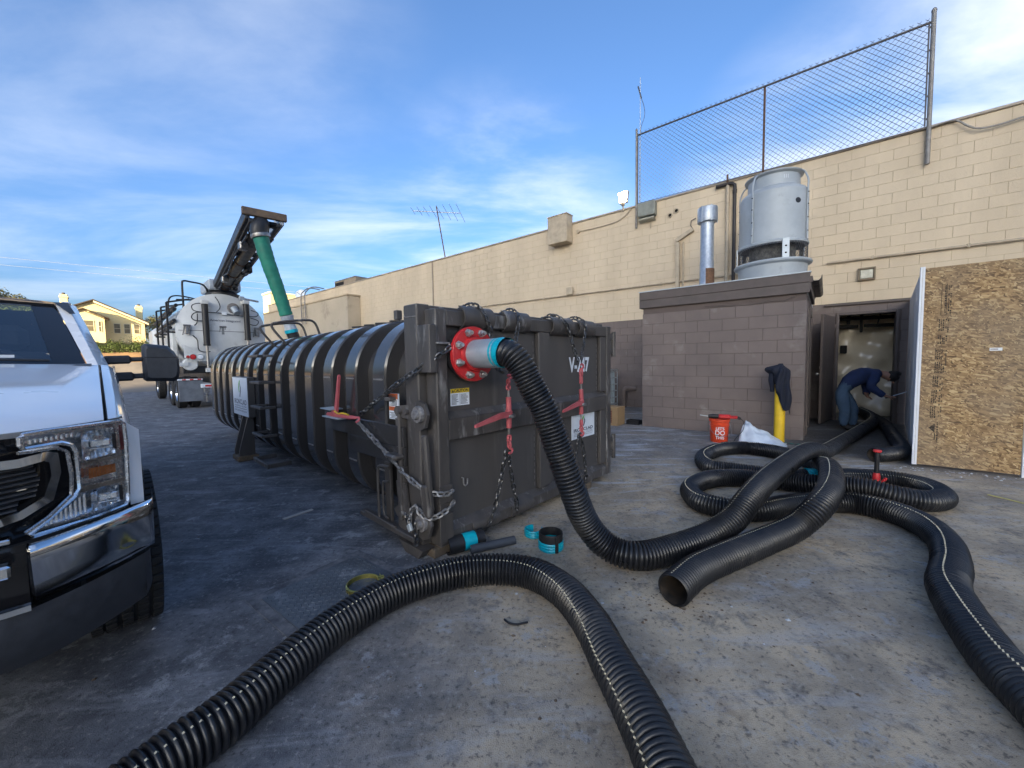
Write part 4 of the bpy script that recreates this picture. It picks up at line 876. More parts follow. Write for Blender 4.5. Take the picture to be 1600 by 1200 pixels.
# grille: chrome surround, dark slats
GO = [(0, 1.083), (.70, 1.078), (.755, 1.086), (.777, 1.075), (.780, 1.011), (.760, .927), (.70, .895), (.64, .885), (0, .885)]
GI = [(0, 1.052), (.70, 1.052), (.748, 1.058), (.758, 1.05), (.760, 1.007), (.742, .945), (.69, .916), (.64, .908), (0, .908)]
q = M()
for s in (1, -1):
    n = len(GO); vs = []
    for pl, off in ((GO, .004), (GO, .03), (GI, .03), (GI, .004)): vs += [(s * x, fh(x) - off, z) for x, z in pl]
    q.add(vs, [(k * n + i, k * n + i + 1, (k + 1) * n + i + 1, (k + 1) * n + i) for k in range(3) for i in range(n - 1)])
gr = q.build('grille_surround', m_chrome, trk, ang=40)
for i in range(9):
    z = .922 + i * .0155; xe = .735 - .0035 * abs(i - 5) - (.03 if i < 2 else 0); q = M(); q.grid(24, 1, lambda u, v: (-xe + 2 * xe * u, fh(-xe + 2 * xe * u) + .0 + .02 * v, z + .004 * v)); q.grid(24, 1, lambda u, v: (-xe + 2 * xe * u, fh(-xe + 2 * xe * u), z - .005 * v)); q.build('grille_slat', m_plast, gr)
for s in (1, -1): q = M(); q.tube([(s * x, fh(x) - .012, z) for x, z in [(.70, .845), (.745, .872), (.796, .922), (.800, .99), (.795, 1.07), (.775, 1.09), (.70, 1.094)]], .006, 6); q.build('grille_trim', m_refl, gr)
# bumper: chrome face bar with rolled top, opening in the middle, black valance below
def bump(s):
    mm = M(); prof = [(.06, .806), (.012, .822), (-.004, .818), (-.012, .800), (-.014, .785), (-.006, .765), (.008, .70), (.024, .655), (.036, .632), (.06, .626)]
    xs = [.712 + .288 * i / 18 for i in range(19)]
    rows = [[(x, fb(x) + dy, z + .012 * (x - .71)) for dy, z in prof] for x in xs]
    rows += [[(1.0 + .012 * math.sin(k / 5 * pi / 2), fb(1.0) + dy + .27 * k / 5, z + .004) for dy, z in prof] for k in range(1, 6)]
    for r in rows: mm.v += [(s * x, y, z) for x, y, z in r]
    n = len(prof)
    mm.f += [(i * n + j, (i + 1) * n + j, (i + 1) * n + j + 1, i * n + j + 1) for i in range(len(rows) - 1) for j in range(n - 1)]
    mm.v += [(s * .704, fb(.70) + dy + .02, z) for dy, z in prof]; b0 = len(rows) * n
    mm.f += [(j, j + 1, b0 + j + 1, b0 + j) for j in range(n - 1)]
    return mm
bp = None
q = bump(1); q2 = bump(-1); q.add(q2.v, q2.f)
q.add([(-.705 + 1.41 * i / 20, fb(.705) + dy - .02 * (1 - (abs(i - 10) / 10) ** 2), z) for i in range(21) for dy, z in ((.0, .650), (-.012, .645), (-.012, .628), (0, .622))], [(i * 4 + j, i * 4 + 4 + j, i * 4 + 5 + j, i * 4 + 1 + j) for i in range(20) for j in range(3)])
bp = q.build('front_bumper', m_chrome, trk, ang=60)
q = M(); q.grid(24, 3, lambda u, v: (-.70 + 1.4 * u, fb(.7) + .045 - .015 * (1 - (2 * u - 1) ** 2), .632 + .185 * v)); q.build('intake', m_gloss, bp)
for s in (1, -1):
    q = M(); q.box(s * .55, s * .68, -.345, -.30, .845, .862, .004); q.box(s * .55, s * .678, -.36, -.315, .752, .79, .006); q.build('intake_trim', m_chrome, bp)
q = M()
def val(u, v):
    x = -.965 + 1.93 * u; ax = abs(x); w = sm((ax - .55) / .2)
    return (x, fb(x) + .012 + .035 * v ** 2 - .012 * sin(pi * v), .625 + .012 * max(0, ax - .7) - (.165 + .02 * w) * v)
q.grid(50, 10, val); q.grid(50, 2, lambda u, v: (val(u, 1)[0], val(u, 1)[1] + .10 * v, val(u, 1)[2] + .004)); q.build('valance', m_plast, bp, ang=50)
for s in (1, -1):
    q = M(); q.grid(6, 6, lambda u, v: (s * (.965 + .02 * sin(u * pi / 2)), fb(.965) + .012 + .05 * u, .628 - .165 * v * (1 - .25 * u))); q.build('valance_end', m_plast, bp)
# cab: glass, pillars, roof, doors, bed
WS = lambda u, v: ((-.84 + 1.68 * u) * (1 - .165 * v), 1.17 + .78 * v - .10 * (1 - (2 * u - 1) ** 2) * (1 - .4 * v) + .10, 1.365 + .43 * v)
q = M(); q.grid(20, 10, WS); q.build('windshield', m_glass, trk)
q = M()
for u0, u1, v0, v1 in ((0, .075, 0, 1), (.925, 1, 0, 1), (.075, .925, 0, .05), (.075, .925, .95, 1)): q.grid(8, 8, lambda u, v: (WS(u0 + (u1 - u0) * u, v0 + (v1 - v0) * v)[0], WS(u0 + (u1 - u0) * u, v0 + (v1 - v0) * v)[1] - .003, WS(u0 + (u1 - u0) * u, v0 + (v1 - v0) * v)[2] + .001))
q.build('glass_border', m_gloss, trk)
q = M(); q.box(.43, .58, 1.195, 1.2, 1.43, 1.445); o_ = q.build('window_sticker', m_lwhite, trk); o_.location = (0, .045, -.02)
q = M(); q.grid(30, 3, lambda u, v: (-.86 + 1.72 * u, 1.11 + .10 * v - .07 * (1 - (2 * u - 1) ** 2), 1.362 + .012 * v)); q.build('cowl', m_plast, trk)
for s in (1, -1):
    q = M(); q.tube([(s * .20, 1.13, 1.385), (s * .45, 1.20, 1.40), (s * .70, 1.25, 1.395)], .008, 6); q.build('wiper', m_plast, trk)
    q = M(); prof = lambda v: [V((s * (.845 - .14 * v), 1.265 + .79 * v, 1.362 + .437 * v)), V((s * (.885 - .13 * v), 1.25 + .80 * v, 1.366 + .445 * v)), V((s * (.93 - .13 * v), 1.32 + .82 * v, 1.36 + .44 * v)), V((s * (.93 - .13 * v), 1.42 + .82 * v, 1.36 + .42 * v))]
    k = 8
    for i in range(k + 1): q.v += [tuple(p) for p in prof(i / k)]
    q.f += [(i * 4 + j, i * 4 + 4 + j, i * 4 + 5 + j, i * 4 + 1 + j) for i in range(k) for j in range(3)]; q.build('pillar', m_paint, trk, ang=50)
q = M(); q.grid(16, 12, lambda u, v: ((-.775 + 1.55 * u), 2.03 + 1.55 * v - .05 * (1 - (2 * u - 1) ** 2) * (1 - v), 1.80 + .055 * (1 - (2 * u - 1) ** 4) * min(1, .35 + 3 * min(v, 1 - v)))); q.build('roof', m_paint, trk, ang=50)
for s in (1, -1): q = M(); q.add([(s * .70, 2.06, 1.808), (s * .765, 2.05, 1.812), (s * .80, 1.87, 1.72), (s * .775, 1.85, 1.715), (s * .70, 2.02, 1.806)], [(0, 1, 2, 3, 4)]); q.build('pillar_cap', m_plast, trk)
for s in (1, -1):
    for y0, y1 in ((1.30, 2.45), (2.46, 3.55)):
        q = M(); q.grid(4, 10, lambda u, v: (s * (.955 + .02 * sin(pi * v)), y0 + .006 + (y1 - y0 - .012) * u, .48 + .88 * v)); d_ = q.build('door', m_paint, trk)
        q = M(); q.grid(2, 4, lambda u, v: (s * (.905 - .135 * v), y0 + .10 + .45 * v * (1 if y0 < 2 else 0) + (y1 - y0 - .16 - .45 * v * (1 if y0 < 2 else 0)) * u, 1.365 + .40 * v)); q.build('window', m_glass, d_)
        q = M(); q.bar((s * .985, y1 - .28, 1.2), (s * .985, y1 - .10, 1.2), .03, .035, .01); q.build('handle', m_paint, d_)
    q = M(); q.bar((s * .90, 2.45, 1.36), (s * .755, 2.45, 1.80), .05, .08, .01); q.bar((s * .90, 3.52, 1.36), (s * .755, 3.45, 1.80), .05, .12, .01); q.bar((s * .755, 2.05, 1.795), (s * .755, 3.5, 1.795), .05, .05, .01); q.build('pillar', m_paint, trk)
q = M(); q.box(-.92, .92, 3.56, 3.62, .5, 1.36, .01); q.build('cab_back', m_paint, trk)
q = M(); q.grid(6, 3, lambda u, v: (-.78 + 1.56 * u, 3.58 - .05 * v, 1.37 + .40 * v)); q.build('rear_window', m_gloss, trk)
for s in (1, -1): q = M(); q.grid(10, 6, lambda u, v: (s * (.975 + .01 * sin(pi * v)), 3.66 + 1.95 * u, .62 + .62 * v)); q.box(s * .90, s * .985, 3.66, 5.6, 1.241, 1.26, .006); q.build('bed_side', m_paint, trk)
q = M(); q.box(-.96, .96, 5.55, 5.60, .60, 1.24, .01); q.build('tailgate', m_paint, trk)
q = M(); q.box(-.94, .94, .25, 5.5, .42, .50); q.box(-.8, .8, -.2, .24, .45, .6); q.build('chassis', m_dark, trk)
q = M(); q.box(-.84, .84, 1.28, 1.62, 1.05, 1.365, .05); q.build('dashboard', m_seat, trk)
q = M(); q.box(-.9, .9, 1.3, 3.5, .5, .56); q.box(-.92, -.9, 1.3, 3.5, .55, 1.3); q.box(.9, .92, 1.3, 3.5, .55, 1.3); q.build('cab_floor', m_seat, trk)
for x in (.42, -.42):
    q = M(); q.box(x - .26, x + .26, 2.15, 2.32, .8, 1.42, .06); q.box(x - .14, x + .14, 2.22, 2.32, 1.43, 1.62, .05); q.box(x - .26, x + .26, 1.8, 2.3, .65, .82, .05); q.build('seat', m_seat, trk)
q = M(); q.tube([(.42 + .18 * cos(a), 1.72 + .09 * sin(a), 1.29 + .16 * sin(a)) for a in [2 * pi * i / 24 for i in range(24)]], .016, 7, closed=True); q.bar((.25, 1.72, 1.29), (.59, 1.72, 1.29), .04, .03, .01); q.build('steering_wheel', m_seat, trk)
q = M(); q.box(-.12, .12, 1.72, 1.76, 1.66, 1.72, .012); q.build('rear_view_mirror', m_gloss, trk)
# tow mirror
for s in (1, -1):
    mi = M(); yy = 1.50
    pl = [(1.095, 1.262), (1.11, 1.25), (1.255, 1.245), (1.275, 1.262), (1.285, 1.31), (1.283, 1.40), (1.26, 1.455), (1.225, 1.495), (1.11, 1.508), (1.095, 1.49)]
    pc = (1.185, 1.37)
    secs = [(.0, .80), (.02, .93), (.05, 1.0), (.13, 1.0), (.15, .96)]
    for dy, k in secs: mi.v += [(s * (pc[0] + (x - pc[0]) * k), yy - .06 + dy, pc[1] + (z - pc[1]) * k) for x, z in pl]
    n = len(pl); mi.f += [(i * n + j, i * n + (j + 1) % n, (i + 1) * n + (j + 1) % n, (i + 1) * n + j) for i in range(len(secs) - 1) for j in range(n)] + [tuple(range(n))]
    mi = mi.build('side_mirror', m_plast, trk, ang=40)
    q = M(); q.add([(s * x, yy + .088, z) for x, z in [(pc[0] + (x - pc[0]) * .93, pc[1] + (z - pc[1]) * .93) for x, z in pl]], [tuple(range(n))]); q.build('mirror_glass', m_chrome, mi)
    q = M(); q.bar((s * .91, 1.46, 1.395), (s * 1.035, 1.49, 1.40), .055, .055, .012); q.bar((s * 1.03, 1.49, 1.40), (s * 1.10, 1.50, 1.402), .04, .030, .008); q.bar((s * .90, 1.46, 1.285), (s * 1.045, 1.49, 1.288), .055, .058, .012); q.bar((s * 1.04, 1.49, 1.288), (s * 1.10, 1.50, 1.29), .04, .034, .008); q.build('mirror_arm', m_plast, mi)
    q = M(); q.grid(12, 1, lambda u, v: (s * (1.10 + .178 * u), yy - .0625 + .004 * v - .0, 1.412 + .004 * v)); q.build('mirror_seam', m_gloss, mi)
# wheels
tp = M(); w0 = .27; Rr = .39
tp.lathe([(.22, .02), (.30, .0), (.355, .012), (.378, .03), (.380, w0 / 2), (.378, w0 - .03), (.355, w0 - .012), (.30, w0), (.22, w0 - .02)], 48, (0, 0, 0), (1, 0, 0))
for i in range(54):
    a = 2 * pi * i / 54
    for xx, da in ((.008, 0), (.056, .05), (.112, .0), (.168, .05), (.222, .0)):
        mt_ = Matrix.Rotation(a + da, 4, 'X'); tp.box(xx, xx + .040, -.017, .017, .374, .391, .003, mt_)
tyre_me = tp.mesh('tyre', m_tyre, ang=30)
rp = M(); rp.lathe([(.0, .19), (.05, .195), (.06, .23), (.10, .22), (.17, .19), (.205, .235), (.222, .25), (.222, .03)], 30, (0, 0, 0), (1, 0, 0))
rim_me = rp.mesh('rim', m_galv, ang=30)
for s in (1, -1):
    for y in (.76, 4.45):
        w_ = bpy.data.objects.new('tyre', tyre_me); COL.objects.link(w_); w_.parent = trk; w_.location = (.785 if s > 0 else -.785, y, Rr); w_.rotation_euler = (0, 0, 0 if s > 0 else pi)
        r_ = bpy.data.objects.new('rim', rim_me); COL.objects.link(r_); r_.parent = w_

# ------------------------------------------------------------------ vacuum truck behind the container
m_tank = pm('off_white_tank', (.66, .67, .66), (.56, .57, .56), sc=1.6, rough=.42, third=(.40, .39, .36), tsc=2.5, tlo=.58, thi=.8)
m_blk = pm('black_enamel', (.020, .020, .022), (.014, .014, .015), sc=12, rough=.45)
m_boom = pm('pale_boom_paint', (.42, .47, .52), (.33, .36, .40), sc=4, rough=.5)
m_greenh = pm('green_layflat', (.02, .22, .15), (.012, .16, .11), sc=6, rough=.6, bump=.2, bsc=30)
vt = thing('vacuum_truck', 'white tank vacuum truck parked behind the container, boom reaching over it', 'vacuum truck', loc=KM @ V((1.37, 13.5, 0)), rz=KR)
TZ, TR_ = 2.48, 1.20
q = M(); q.lathe([(1.14, .06), (1.17, .10), (1.17, 5.6), (1.1, 5.8), (.4, 6.0), (0, 6.02)], 56, (0, 0, TZ), (0, 1, 0)); q.build('tank', m_tank, vt)
q = M(); q.lathe([(0, -.20), (.35, -.185), (.75, -.13), (1.05, -.045), (1.16, 0), (TR_, .01), (TR_, .085), (1.15, .09)], 64, (0, 0, TZ), (0, 1, 0)); td = q.build('rear_door', m_tank, vt, ang=30)
q = M(); dish = [(0, -.20), (.35, -.185), (.75, -.13), (1.05, -.045), (1.14, -.01)]; dpt = [(-r, h) for r, h in dish[::-1]] + dish[1:]
q.add([(x, h - .012, TZ - .035 + dz) for x, h in dpt for dz in (0, .022)], [(2 * i, 2 * i + 1, 2 * i + 3, 2 * i + 2) for i in range(len(dpt) - 1)]); q.build('door_seam', pm('seam_grey', (.28, .28, .28), sc=8, rough=.6), td)
q = M()
for x in (-1.0,): q.box(x - .12, x + .9, -.075, -.03, TZ - .62, TZ - .60)
for x in (-.95, -.05, .9):
    k = M(); k.box(x - .05, x + .05, -.20, -.05, TZ - .14, TZ + .15, .02); k.cyl((x - .09, -.20, TZ + .12), (x + .09, -.20, TZ + .12), .028, n=10); k.bar((x - .06, -.19, TZ + .12), (x - .11, -.17, TZ - .18), .03, .03, .005); k.bar((x + .06, -.19, TZ + .12), (x + .05, -.17, TZ - .18), .03, .03, .005); k.build('door_clamp', m_steel, td)
for x, z0, z1 in ((-.50, 2.0, 3.28), (.60, 2.2, 3.38)):
    k = M(); k.cyl((x, -.30, z0), (x, -.28, z1), .085, n=16); k.lathe([(.03, 0), (.095, 0), (.095, .05), (.03, .05)], 16, (x, -.30, z0 - .02), (0, 0, 1)); cy = k.build('hydraulic_cylinder', m_blk, vt)
    k = M(); k.cyl((x, -.30, z0 - .75), (x, -.30, z0), .035, n=10); k.build('piston_rod', m_steel, cy)
    k = M(); k.box(x - .09, x + .09, -.36, .02, z1, z1 + .12, .01); k.box(x - .07, x + .07, -.36, -.2, z0 - .85, z0 - .72, .01); k.build('cylinder_mount', m_tank, cy)
k = M(); k.lathe([(0, .10), (.10, .10), (.11, .08), (.16, .08), (.17, .03), (.17, -.05)], 22, (.27, -.11, 3.23), (0, -1, 0)); pt = k.build('inspection_port', pm('grey_cast_metal', (.22, .21, .20), sc=14, rough=.6), vt)
k = M(); k.cyl((.27, -.20, 3.23), (.33, -.34, 3.05), .10, n=16); k.build('port_elbow', m_galv, pt)
k = M(); k.box(-.07, .07, -.26, -.14, 2.98, 3.08, .01); k.build('junction_box', m_lwhite, vt)
for pts in ([(-.42, -.25, 3.02), (-.75, -.2, 3.06), (-.80, -.2, 3.22), (-.62, -.22, 3.3), (-.45, -.25, 3.25)], [(-.42, -.25, 2.75), (-.76, -.2, 2.77), (-.82, -.2, 2.9), (-.66, -.22, 3.02), (-.1, -.24, 3.03), (.1, -.24, 3.0), (.55, -.25, 2.98)], [(.68, -.25, 2.98), (.9, -.2, 3.0), (.95, -.2, 3.12), (.70, -.24, 3.2)], [(.68, -.25, 2.72), (.88, -.2, 2.70), (.95, -.2, 2.85), (.70, -.24, 2.94)],
            [(-.2, -.16, 3.55), (-.12, -.2, 3.38), (-.1, -.22, 3.2), (-.2, -.24, 3.06)], [(-.68, -.2, 2.98), (-.7, -.2, 2.7), (-.78, -.2, 2.6)], [(-.82, -.18, 2.3), (-.72, -.2, 2.15), (-.70, -.22, 1.85), (-.55, -.28, 1.78), (-.42, -.3, 1.8)]):
    k = M(); k.tube(spline(pts, .05), .014, 6); k.build('hydraulic_line', m_blk, vt)
text_mesh('tank_lettering', 'American Integrated', .098, pm('navy_lettering', (.05, .05, .08), sc=10, rough=.5), td, (.03, -.215, 2.80), (1, 0, 0), (0, 0, 1), .0005)
# chassis, tail plate, lamps, bar, flaps
for sx in (-1, 1): k = M(); k.prism([(sx * a, b) for a, b in [(1.05, 2.0), (.8, 1.86), (.4, 1.62), (.42, 1.50), (.80, 1.50), (.97, 1.52), (1.06, 1.60)]], (0, -.26, 0), (1, 0, 0), (0, 0, 1), (0, 1, 0), .10); k.build('tail_plate', m_tank, vt)
for x, r, mt in ((-.98, .05, 'r'), (-.86, .085, 'r'), (-.68, .085, 'w'), (.86, .085, 'r'), (.68, .085, 'w')):
    k = M(); k.lathe([(0, .05), (r * .75, .045), (r * .95, .02), (r, 0)], 18, (x, -.26, 1.63), (0, -1, 0)); lm_ = k.build('tail_lamp', m_red if mt == 'r' else m_lwhite, vt)
    k = M(); k.lathe([(r, .0), (r * 1.15, .0), (r * 1.15, .03), (r, .035)], 18, (x, -.26, 1.63), (0, -1, 0)); k.build('lamp_ring', m_tank, lm_)
k = M(); k.lathe([(0, .0), (.17, .0), (.19, .03), (.19, .25)], 20, (-.92, -.20, 1.40), (0, 1, 0)); k.box(-1.25, -.98, -.24, -.20, 1.35, 1.46, .01); k.build('vent_horn', m_tank, vt)
k = M(); k.box(-.45, .45, -.1, 7.5, .80, 1.12, .02); k.box(-1.1, 1.1, -.05, .6, 1.12, 1.34, .02); k.build('chassis', m_blk, vt)
for s in (-1, 1):
    k = M(); k.box(s * .62, s * 1.22, .02, .05, .24, .90, .01); fp = k.build('mud_flap', pm('steel_flap', (.15, .17, .20), (.10, .11, .13), sc=5, rough=.5), vt)
    k = M(); k.box(s * .62, s * 1.24, -.01, .015, .905, .95, .004); k.build('flap_bar', m_lwhite, fp)
    for i in range(3): k = M(); k.box(s * (.66 + .19 * i), s * (.75 + .19 * i), -.014, -.0105, .91, .945); k.build('reflector_tape', m_red, fp)
k = M(); k.box(-.70, 1.15, -.22, -.12, .66, .78, .01); ub = k.build('underrun_bar', m_lwhite, vt)
for i in range(5): k = M(); k.box(-.60 + .36 * i, -.36 + .36 * i, -.224, -.2205, .69, .75); k.build('reflector_tape', m_red, ub)
k = M(); k.box(-.62, -.48, -.16, -.06, .50, .66, .01); k.box(-.57, -.53, -.14, -.09, .2, .5, .004); k.bar((-.62, -.12, .42), (-.48, -.12, .40), .02, .02); k.build('tow_hitch', m_steel, vt)
wm_ = M(); wm_.lathe([(.28, .02), (.40, .0), (.47, .02), (.50, .05), (.50, .23), (.47, .26), (.40, .28), (.28, .26)], 36, (0, 0, 0), (1, 0, 0)); wme = wm_.mesh('tyre', m_tyre)
wr_ = M(); wr_.lathe([(0, .06), (.1, .06), (.12, .12), (.24, .12), (.28, .03), (.30, .03)], 24, (0, 0, 0), (1, 0, 0)); wrm = wr_.mesh('rim', m_chrome)
for s in (-1, 1):
    for y in (.75, 2.05, 6.3):
        for dx in ((.0, .32) if y < 5 else (.0,)):
            o1 = bpy.data.objects.new('tyre', wme); COL.objects.link(o1); o1.parent = vt; o1.location = (s * 1.22 - (s * dx), y, .5); o1.rotation_euler = (0, 0, 0 if s < 0 else pi)
            if dx == 0: o2 = bpy.data.objects.new('rim', wrm); COL.objects.link(o2); o2.parent = o1
k = M(); k.box(-1.2, 1.2, 6.9, 8.6, 1.0, 3.0, .12); k.build('cab', m_tank, vt)
for s in (-1, 1):
    k = M(); k.box(s * 1.14, s * 1.26, .3, 5.8, 1.50, 1.60, .01); k.box(s * 1.10, s * 1.25, .6, 1.9, 1.66, 2.5, .03); k.build('side_locker', m_tank, vt)
# pipe racks along the left side and the top ladder rail
for i, (x, z) in enumerate(((-1.22, 2.75), (-1.30, 2.95), (-1.18, 3.1), (-1.12, 3.25), (-1.28, 2.55))):
    k = M(); k.cyl((x, -.05 + .1 * i, z), (x, 4.6, z), .05, n=10); k.build('pipe', m_blk, vt)
for y in (.15, 1.6, 3.0):
    k = M(); k.bar((-1.36, y, 1.6), (-1.36, y, 3.3), .05, .05, .006); k.bar((-1.36, y, 3.3), (-.8, y, 3.45), .05, .05, .006); k.bar((-1.42, y, 2.4), (-1.15, y, 2.4), .05, .05, .006); k.build('rack_post', m_blk, vt)
k = M(); k.tube(spline([(-.95, .2, 3.1), (-.95, .2, 3.9), (-.90, .25, 4.02), (-.75, .35, 4.03), (-.35, .6, 4.0), (-.2, .8, 3.7)], .06), .028, 8); k.build('hand_rail', m_blk, vt)
k = M(); k.tube(spline([(-1.3, .3, 2.9), (-1.28, .3, 3.4), (-1.1, .35, 3.55), (-.7, .4, 3.52), (-.5, .5, 3.45)], .06), .022, 8); k.bar((-1.1, .3, 3.42), (-.45, .5, 3.50), .05, .05); k.build('hand_rail', m_blk, vt)
k = M(); k.bar((.50, -.25, 3.56), (1.05, .1, 3.55), .07, .06, .01); k.box(.42, .56, -.32, -.18, 3.5, 3.62, .01); k.build('top_beam', m_galv, vt)
# turret and boom
k = M(); k.lathe([(.42, -.12), (.48, -.08), (.48, .06), (.36, .12), (.30, .2), (0, .2)], 28, (.18, .75, 3.72), (0, 0, 1)); k.build('turret', m_blk, vt)
t0 = V((.20, .6, 4.02)); t1 = V((.625 - 1.37, 5.8 - 13.5, 3.93)); bd = (t1 - t0).normalized(); bs = bd.cross(V((0, 0, 1))).normalized(); Lb = (t1 - t0).length
def bpnt(d, s, z): return t0 + bd * d + bs * s + V((0, 0, z))
for s in (-.26, .26):
    k = M(); k.bar(bpnt(0, s, .04), bpnt(Lb, s, .04), .075, .20, .01); k.build('boom_rail', m_boom if s < 0 else m_blk, vt)
    k = M(); k.bar(bpnt(0, s * .82, -.075), bpnt(Lb, s * .82, -.075), .06, .06, .006); k.build('boom_rail', m_blk, vt)
for i in range(7):
    k = M(); d = .35 + i * (Lb - .6) / 6; k.bar(bpnt(d, -.22, -.02), bpnt(d, .22, -.02), .10, .10, .01)
    if i % 2: k.box(-.06, .06, -.06, .06, -.22, -.08, .02, Matrix.Translation(bpnt(d + .2, -.16, 0)))
    k.build('boom_cross_member', m_blk, vt)
k = M(); k.tube([bpnt(.2, 0, -.02), bpnt(2, 0, -.03), bpnt(4, 0, -.05), bpnt(Lb - .5, 0, -.06)], .13, 16); k.build('boom_pipe', m_blk, vt)
for d in (.5, 1.3, 3.0, 4.8, Lb - .9):
    k = M(); k.lathe([(.135, 0), (.152, 0), (.152, .05), (.135, .05)], 18, bpnt(d, 0, -.04), bd); k.build('pipe_clamp', m_rust, vt)
for i in range(9):                                     # lacing, valve blocks and hydraulic runs along the boom
    k = M(); d = .5 + i * (Lb - 1.2) / 8; sg = 1 if i % 2 else -1; k.bar(bpnt(d, -.24 * sg, -.06), bpnt(d + .7, .24 * sg, -.06), .035, .05, .005); k.build('boom_lacing', m_blk, vt)
for i, d in enumerate((1.1, 2.6, 4.4, Lb - 1.5)):
    k = M(); k.box(-.08, .08, -.10, .10, -.26, -.10, .02, Matrix.Translation(bpnt(d, .17 if i % 2 else -.18, 0))); k.build('valve_block', m_steel if i % 2 else m_blk, vt)
k = M(); k.cyl(bpnt(.6, -.15, -.14), bpnt(3.6, -.15, -.12), .045, n=10); k.cyl(bpnt(3.6, -.15, -.12), bpnt(5.0, -.15, -.12), .025, n=8); k.build('boom_ram', m_blk, vt)
for sgn in (-.20, .21):
    k = M(); k.tube(spline([bpnt(.4, sgn, -.10), bpnt(1.6, sgn, -.22), bpnt(2.8, sgn, -.12), bpnt(4.2, sgn, -.24), bpnt(5.6, sgn, -.12), bpnt(Lb - .5, sgn, -.20)], .08), .018, 6); k.build('hydraulic_line', m_blk, vt)
k = M(); k.bar(bpnt(Lb, -.34, .07), bpnt(Lb, .34, .07), .08, .13, .01); k.build('boom_end', pm('weathered_end_plate', (.16, .11, .07), (.08, .06, .05), sc=9, rough=.8), vt)
k = M(); k.box(-.45, .45, -.15, 1.3, -.15, .20, .04, Matrix.Translation(t0)); k.build('boom_knuckle', m_boom, vt)
e0, e1, e2 = bpnt(Lb - .5, 0, -.06), bpnt(Lb - .16, .04, -.06), bpnt(Lb - .02, .10, -.20)
hp = V((1.02 - 1.37, 5.8 - 13.5, 1.75))
k = M(); k.tube(spline([e0, e1, bpnt(Lb - .03, .07, -.12), e2, e2 + V((.01, 0, -.12))], .04), .135, 18); k.build('boom_elbow', m_blk, vt)
g0 = e2 + V((.015, 0, -.08)); g1 = g0.lerp(hp, .74)
k = M(); P_ = spline([g0, g0.lerp(g1, .3) + V((-.015, 0, 0)), g0.lerp(g1, .7), g1], .03); k.tube(P_, .118, 18, rf=lambda i: .124 - .018 * i / len(P_) + .0025 * sin(i * 1.9) + .002 * sin(i * .7)); k.build('green_hose', m_greenh, vt)
k = M(); k.lathe([(.11, 0), (.15, .0), (.155, .03), (.15, .06), (.11, .06)], 20, g0, (g1 - g0)); k.build('hose_clamp', m_steel, vt)
k = M(); P2 = spline([g1, g1.lerp(hp, .55)], .02); k.tube(P2, .11, 18, rf=lambda i: .115 - .022 * sin(pi * min(1, i / len(P2))) + .004 * (i % 2)); k.build('wrapped_sleeve', pm('grey_tape_wrap', (.42, .46, .50), (.32, .35, .38), sc=20, rough=.4), vt)
k = M(); k.cyl(g1.lerp(hp, .50), g1.lerp(hp, .62), .112, n=20); k.build('teal_cuff', m_teal, vt)
k = M(); k.cyl(g1.lerp(hp, .60), hp + V((.02, 0, 0)), .10, n=20); k.build('hose_tail', m_black, vt)
# ------------------------------------------------------------------ fittings on the long wall (each its own thing, laid out in the building's frame)
def bthing(name, label, cat, u, n, z=0, group=None):
    p = bpos(u, n); return thing(name, label, cat, loc=(p.x, p.y, z), rz=BR, group=group)
m_fence = pm('weathered_fence_steel', (.13, .13, .14), (.08, .075, .075), sc=12, rough=.6, metal=.4)
m_post = pm('galvanised_post', (.30, .29, .27), (.20, .18, .16), sc=9, rough=.6, metal=.3)
m_beigep = pm('beige_conduit_paint', (.50, .41, .29), (.38, .31, .22), sc=6, rough=.6)
fe = bthing('chain_link_fence', 'chain-link fence panel standing on the parapet above the cooling tower', 'fence', -4.12, WN - .06)
FL = 5.46
for x, z0, z1, r in ((0, 4.91, 7.46, .028), (FL, 4.84, 7.50, .034)):
    m = M(); m.cyl((x, 0, z0), (x, 0, z1), r, n=12); m.lathe([(r * 1.15, 0), (r * 1.1, .03), (r * .5, .06), (0, .065)], 12, (x, 0, z1)); m.build('post', m_post, fe)
m = M(); m.cyl((2.90, .02, 5.50), (2.90, .02, 7.33), .022, n=10); m.build('post', m_rust, fe)
m = M(); m.cyl((2.19, .02, 5.35), (2.19, .02, 5.66), .022, n=10); m.build('post', m_rust, fe)
m = M(); m.cyl((0, .0, 7.34), (FL, 0, 7.33), .021, n=10); m.build('top_rail', m_fence, fe)
m = M(); m.cyl((0, 0, 5.55), (FL, 0, 5.50), .008, n=6); m.build('bottom_wire', m_fence, fe)
for x in (.035, FL - .055): m = M(); m.cyl((x, 0, 5.53), (x, 0, 7.33), .012, n=6); m.build('tension_bar', m_fence, fe)
for i in range(5): m = M(); m.bar((FL - .055, 0, 5.65 + i * .40), (FL, 0, 5.65 + i * .40), .02, .03); m.build('tie_band', m_fence, fe)
m = M(); z0, z1, pit = 5.53, 7.41, .105; Hm = z1 - z0
k = -int(Hm / pit)
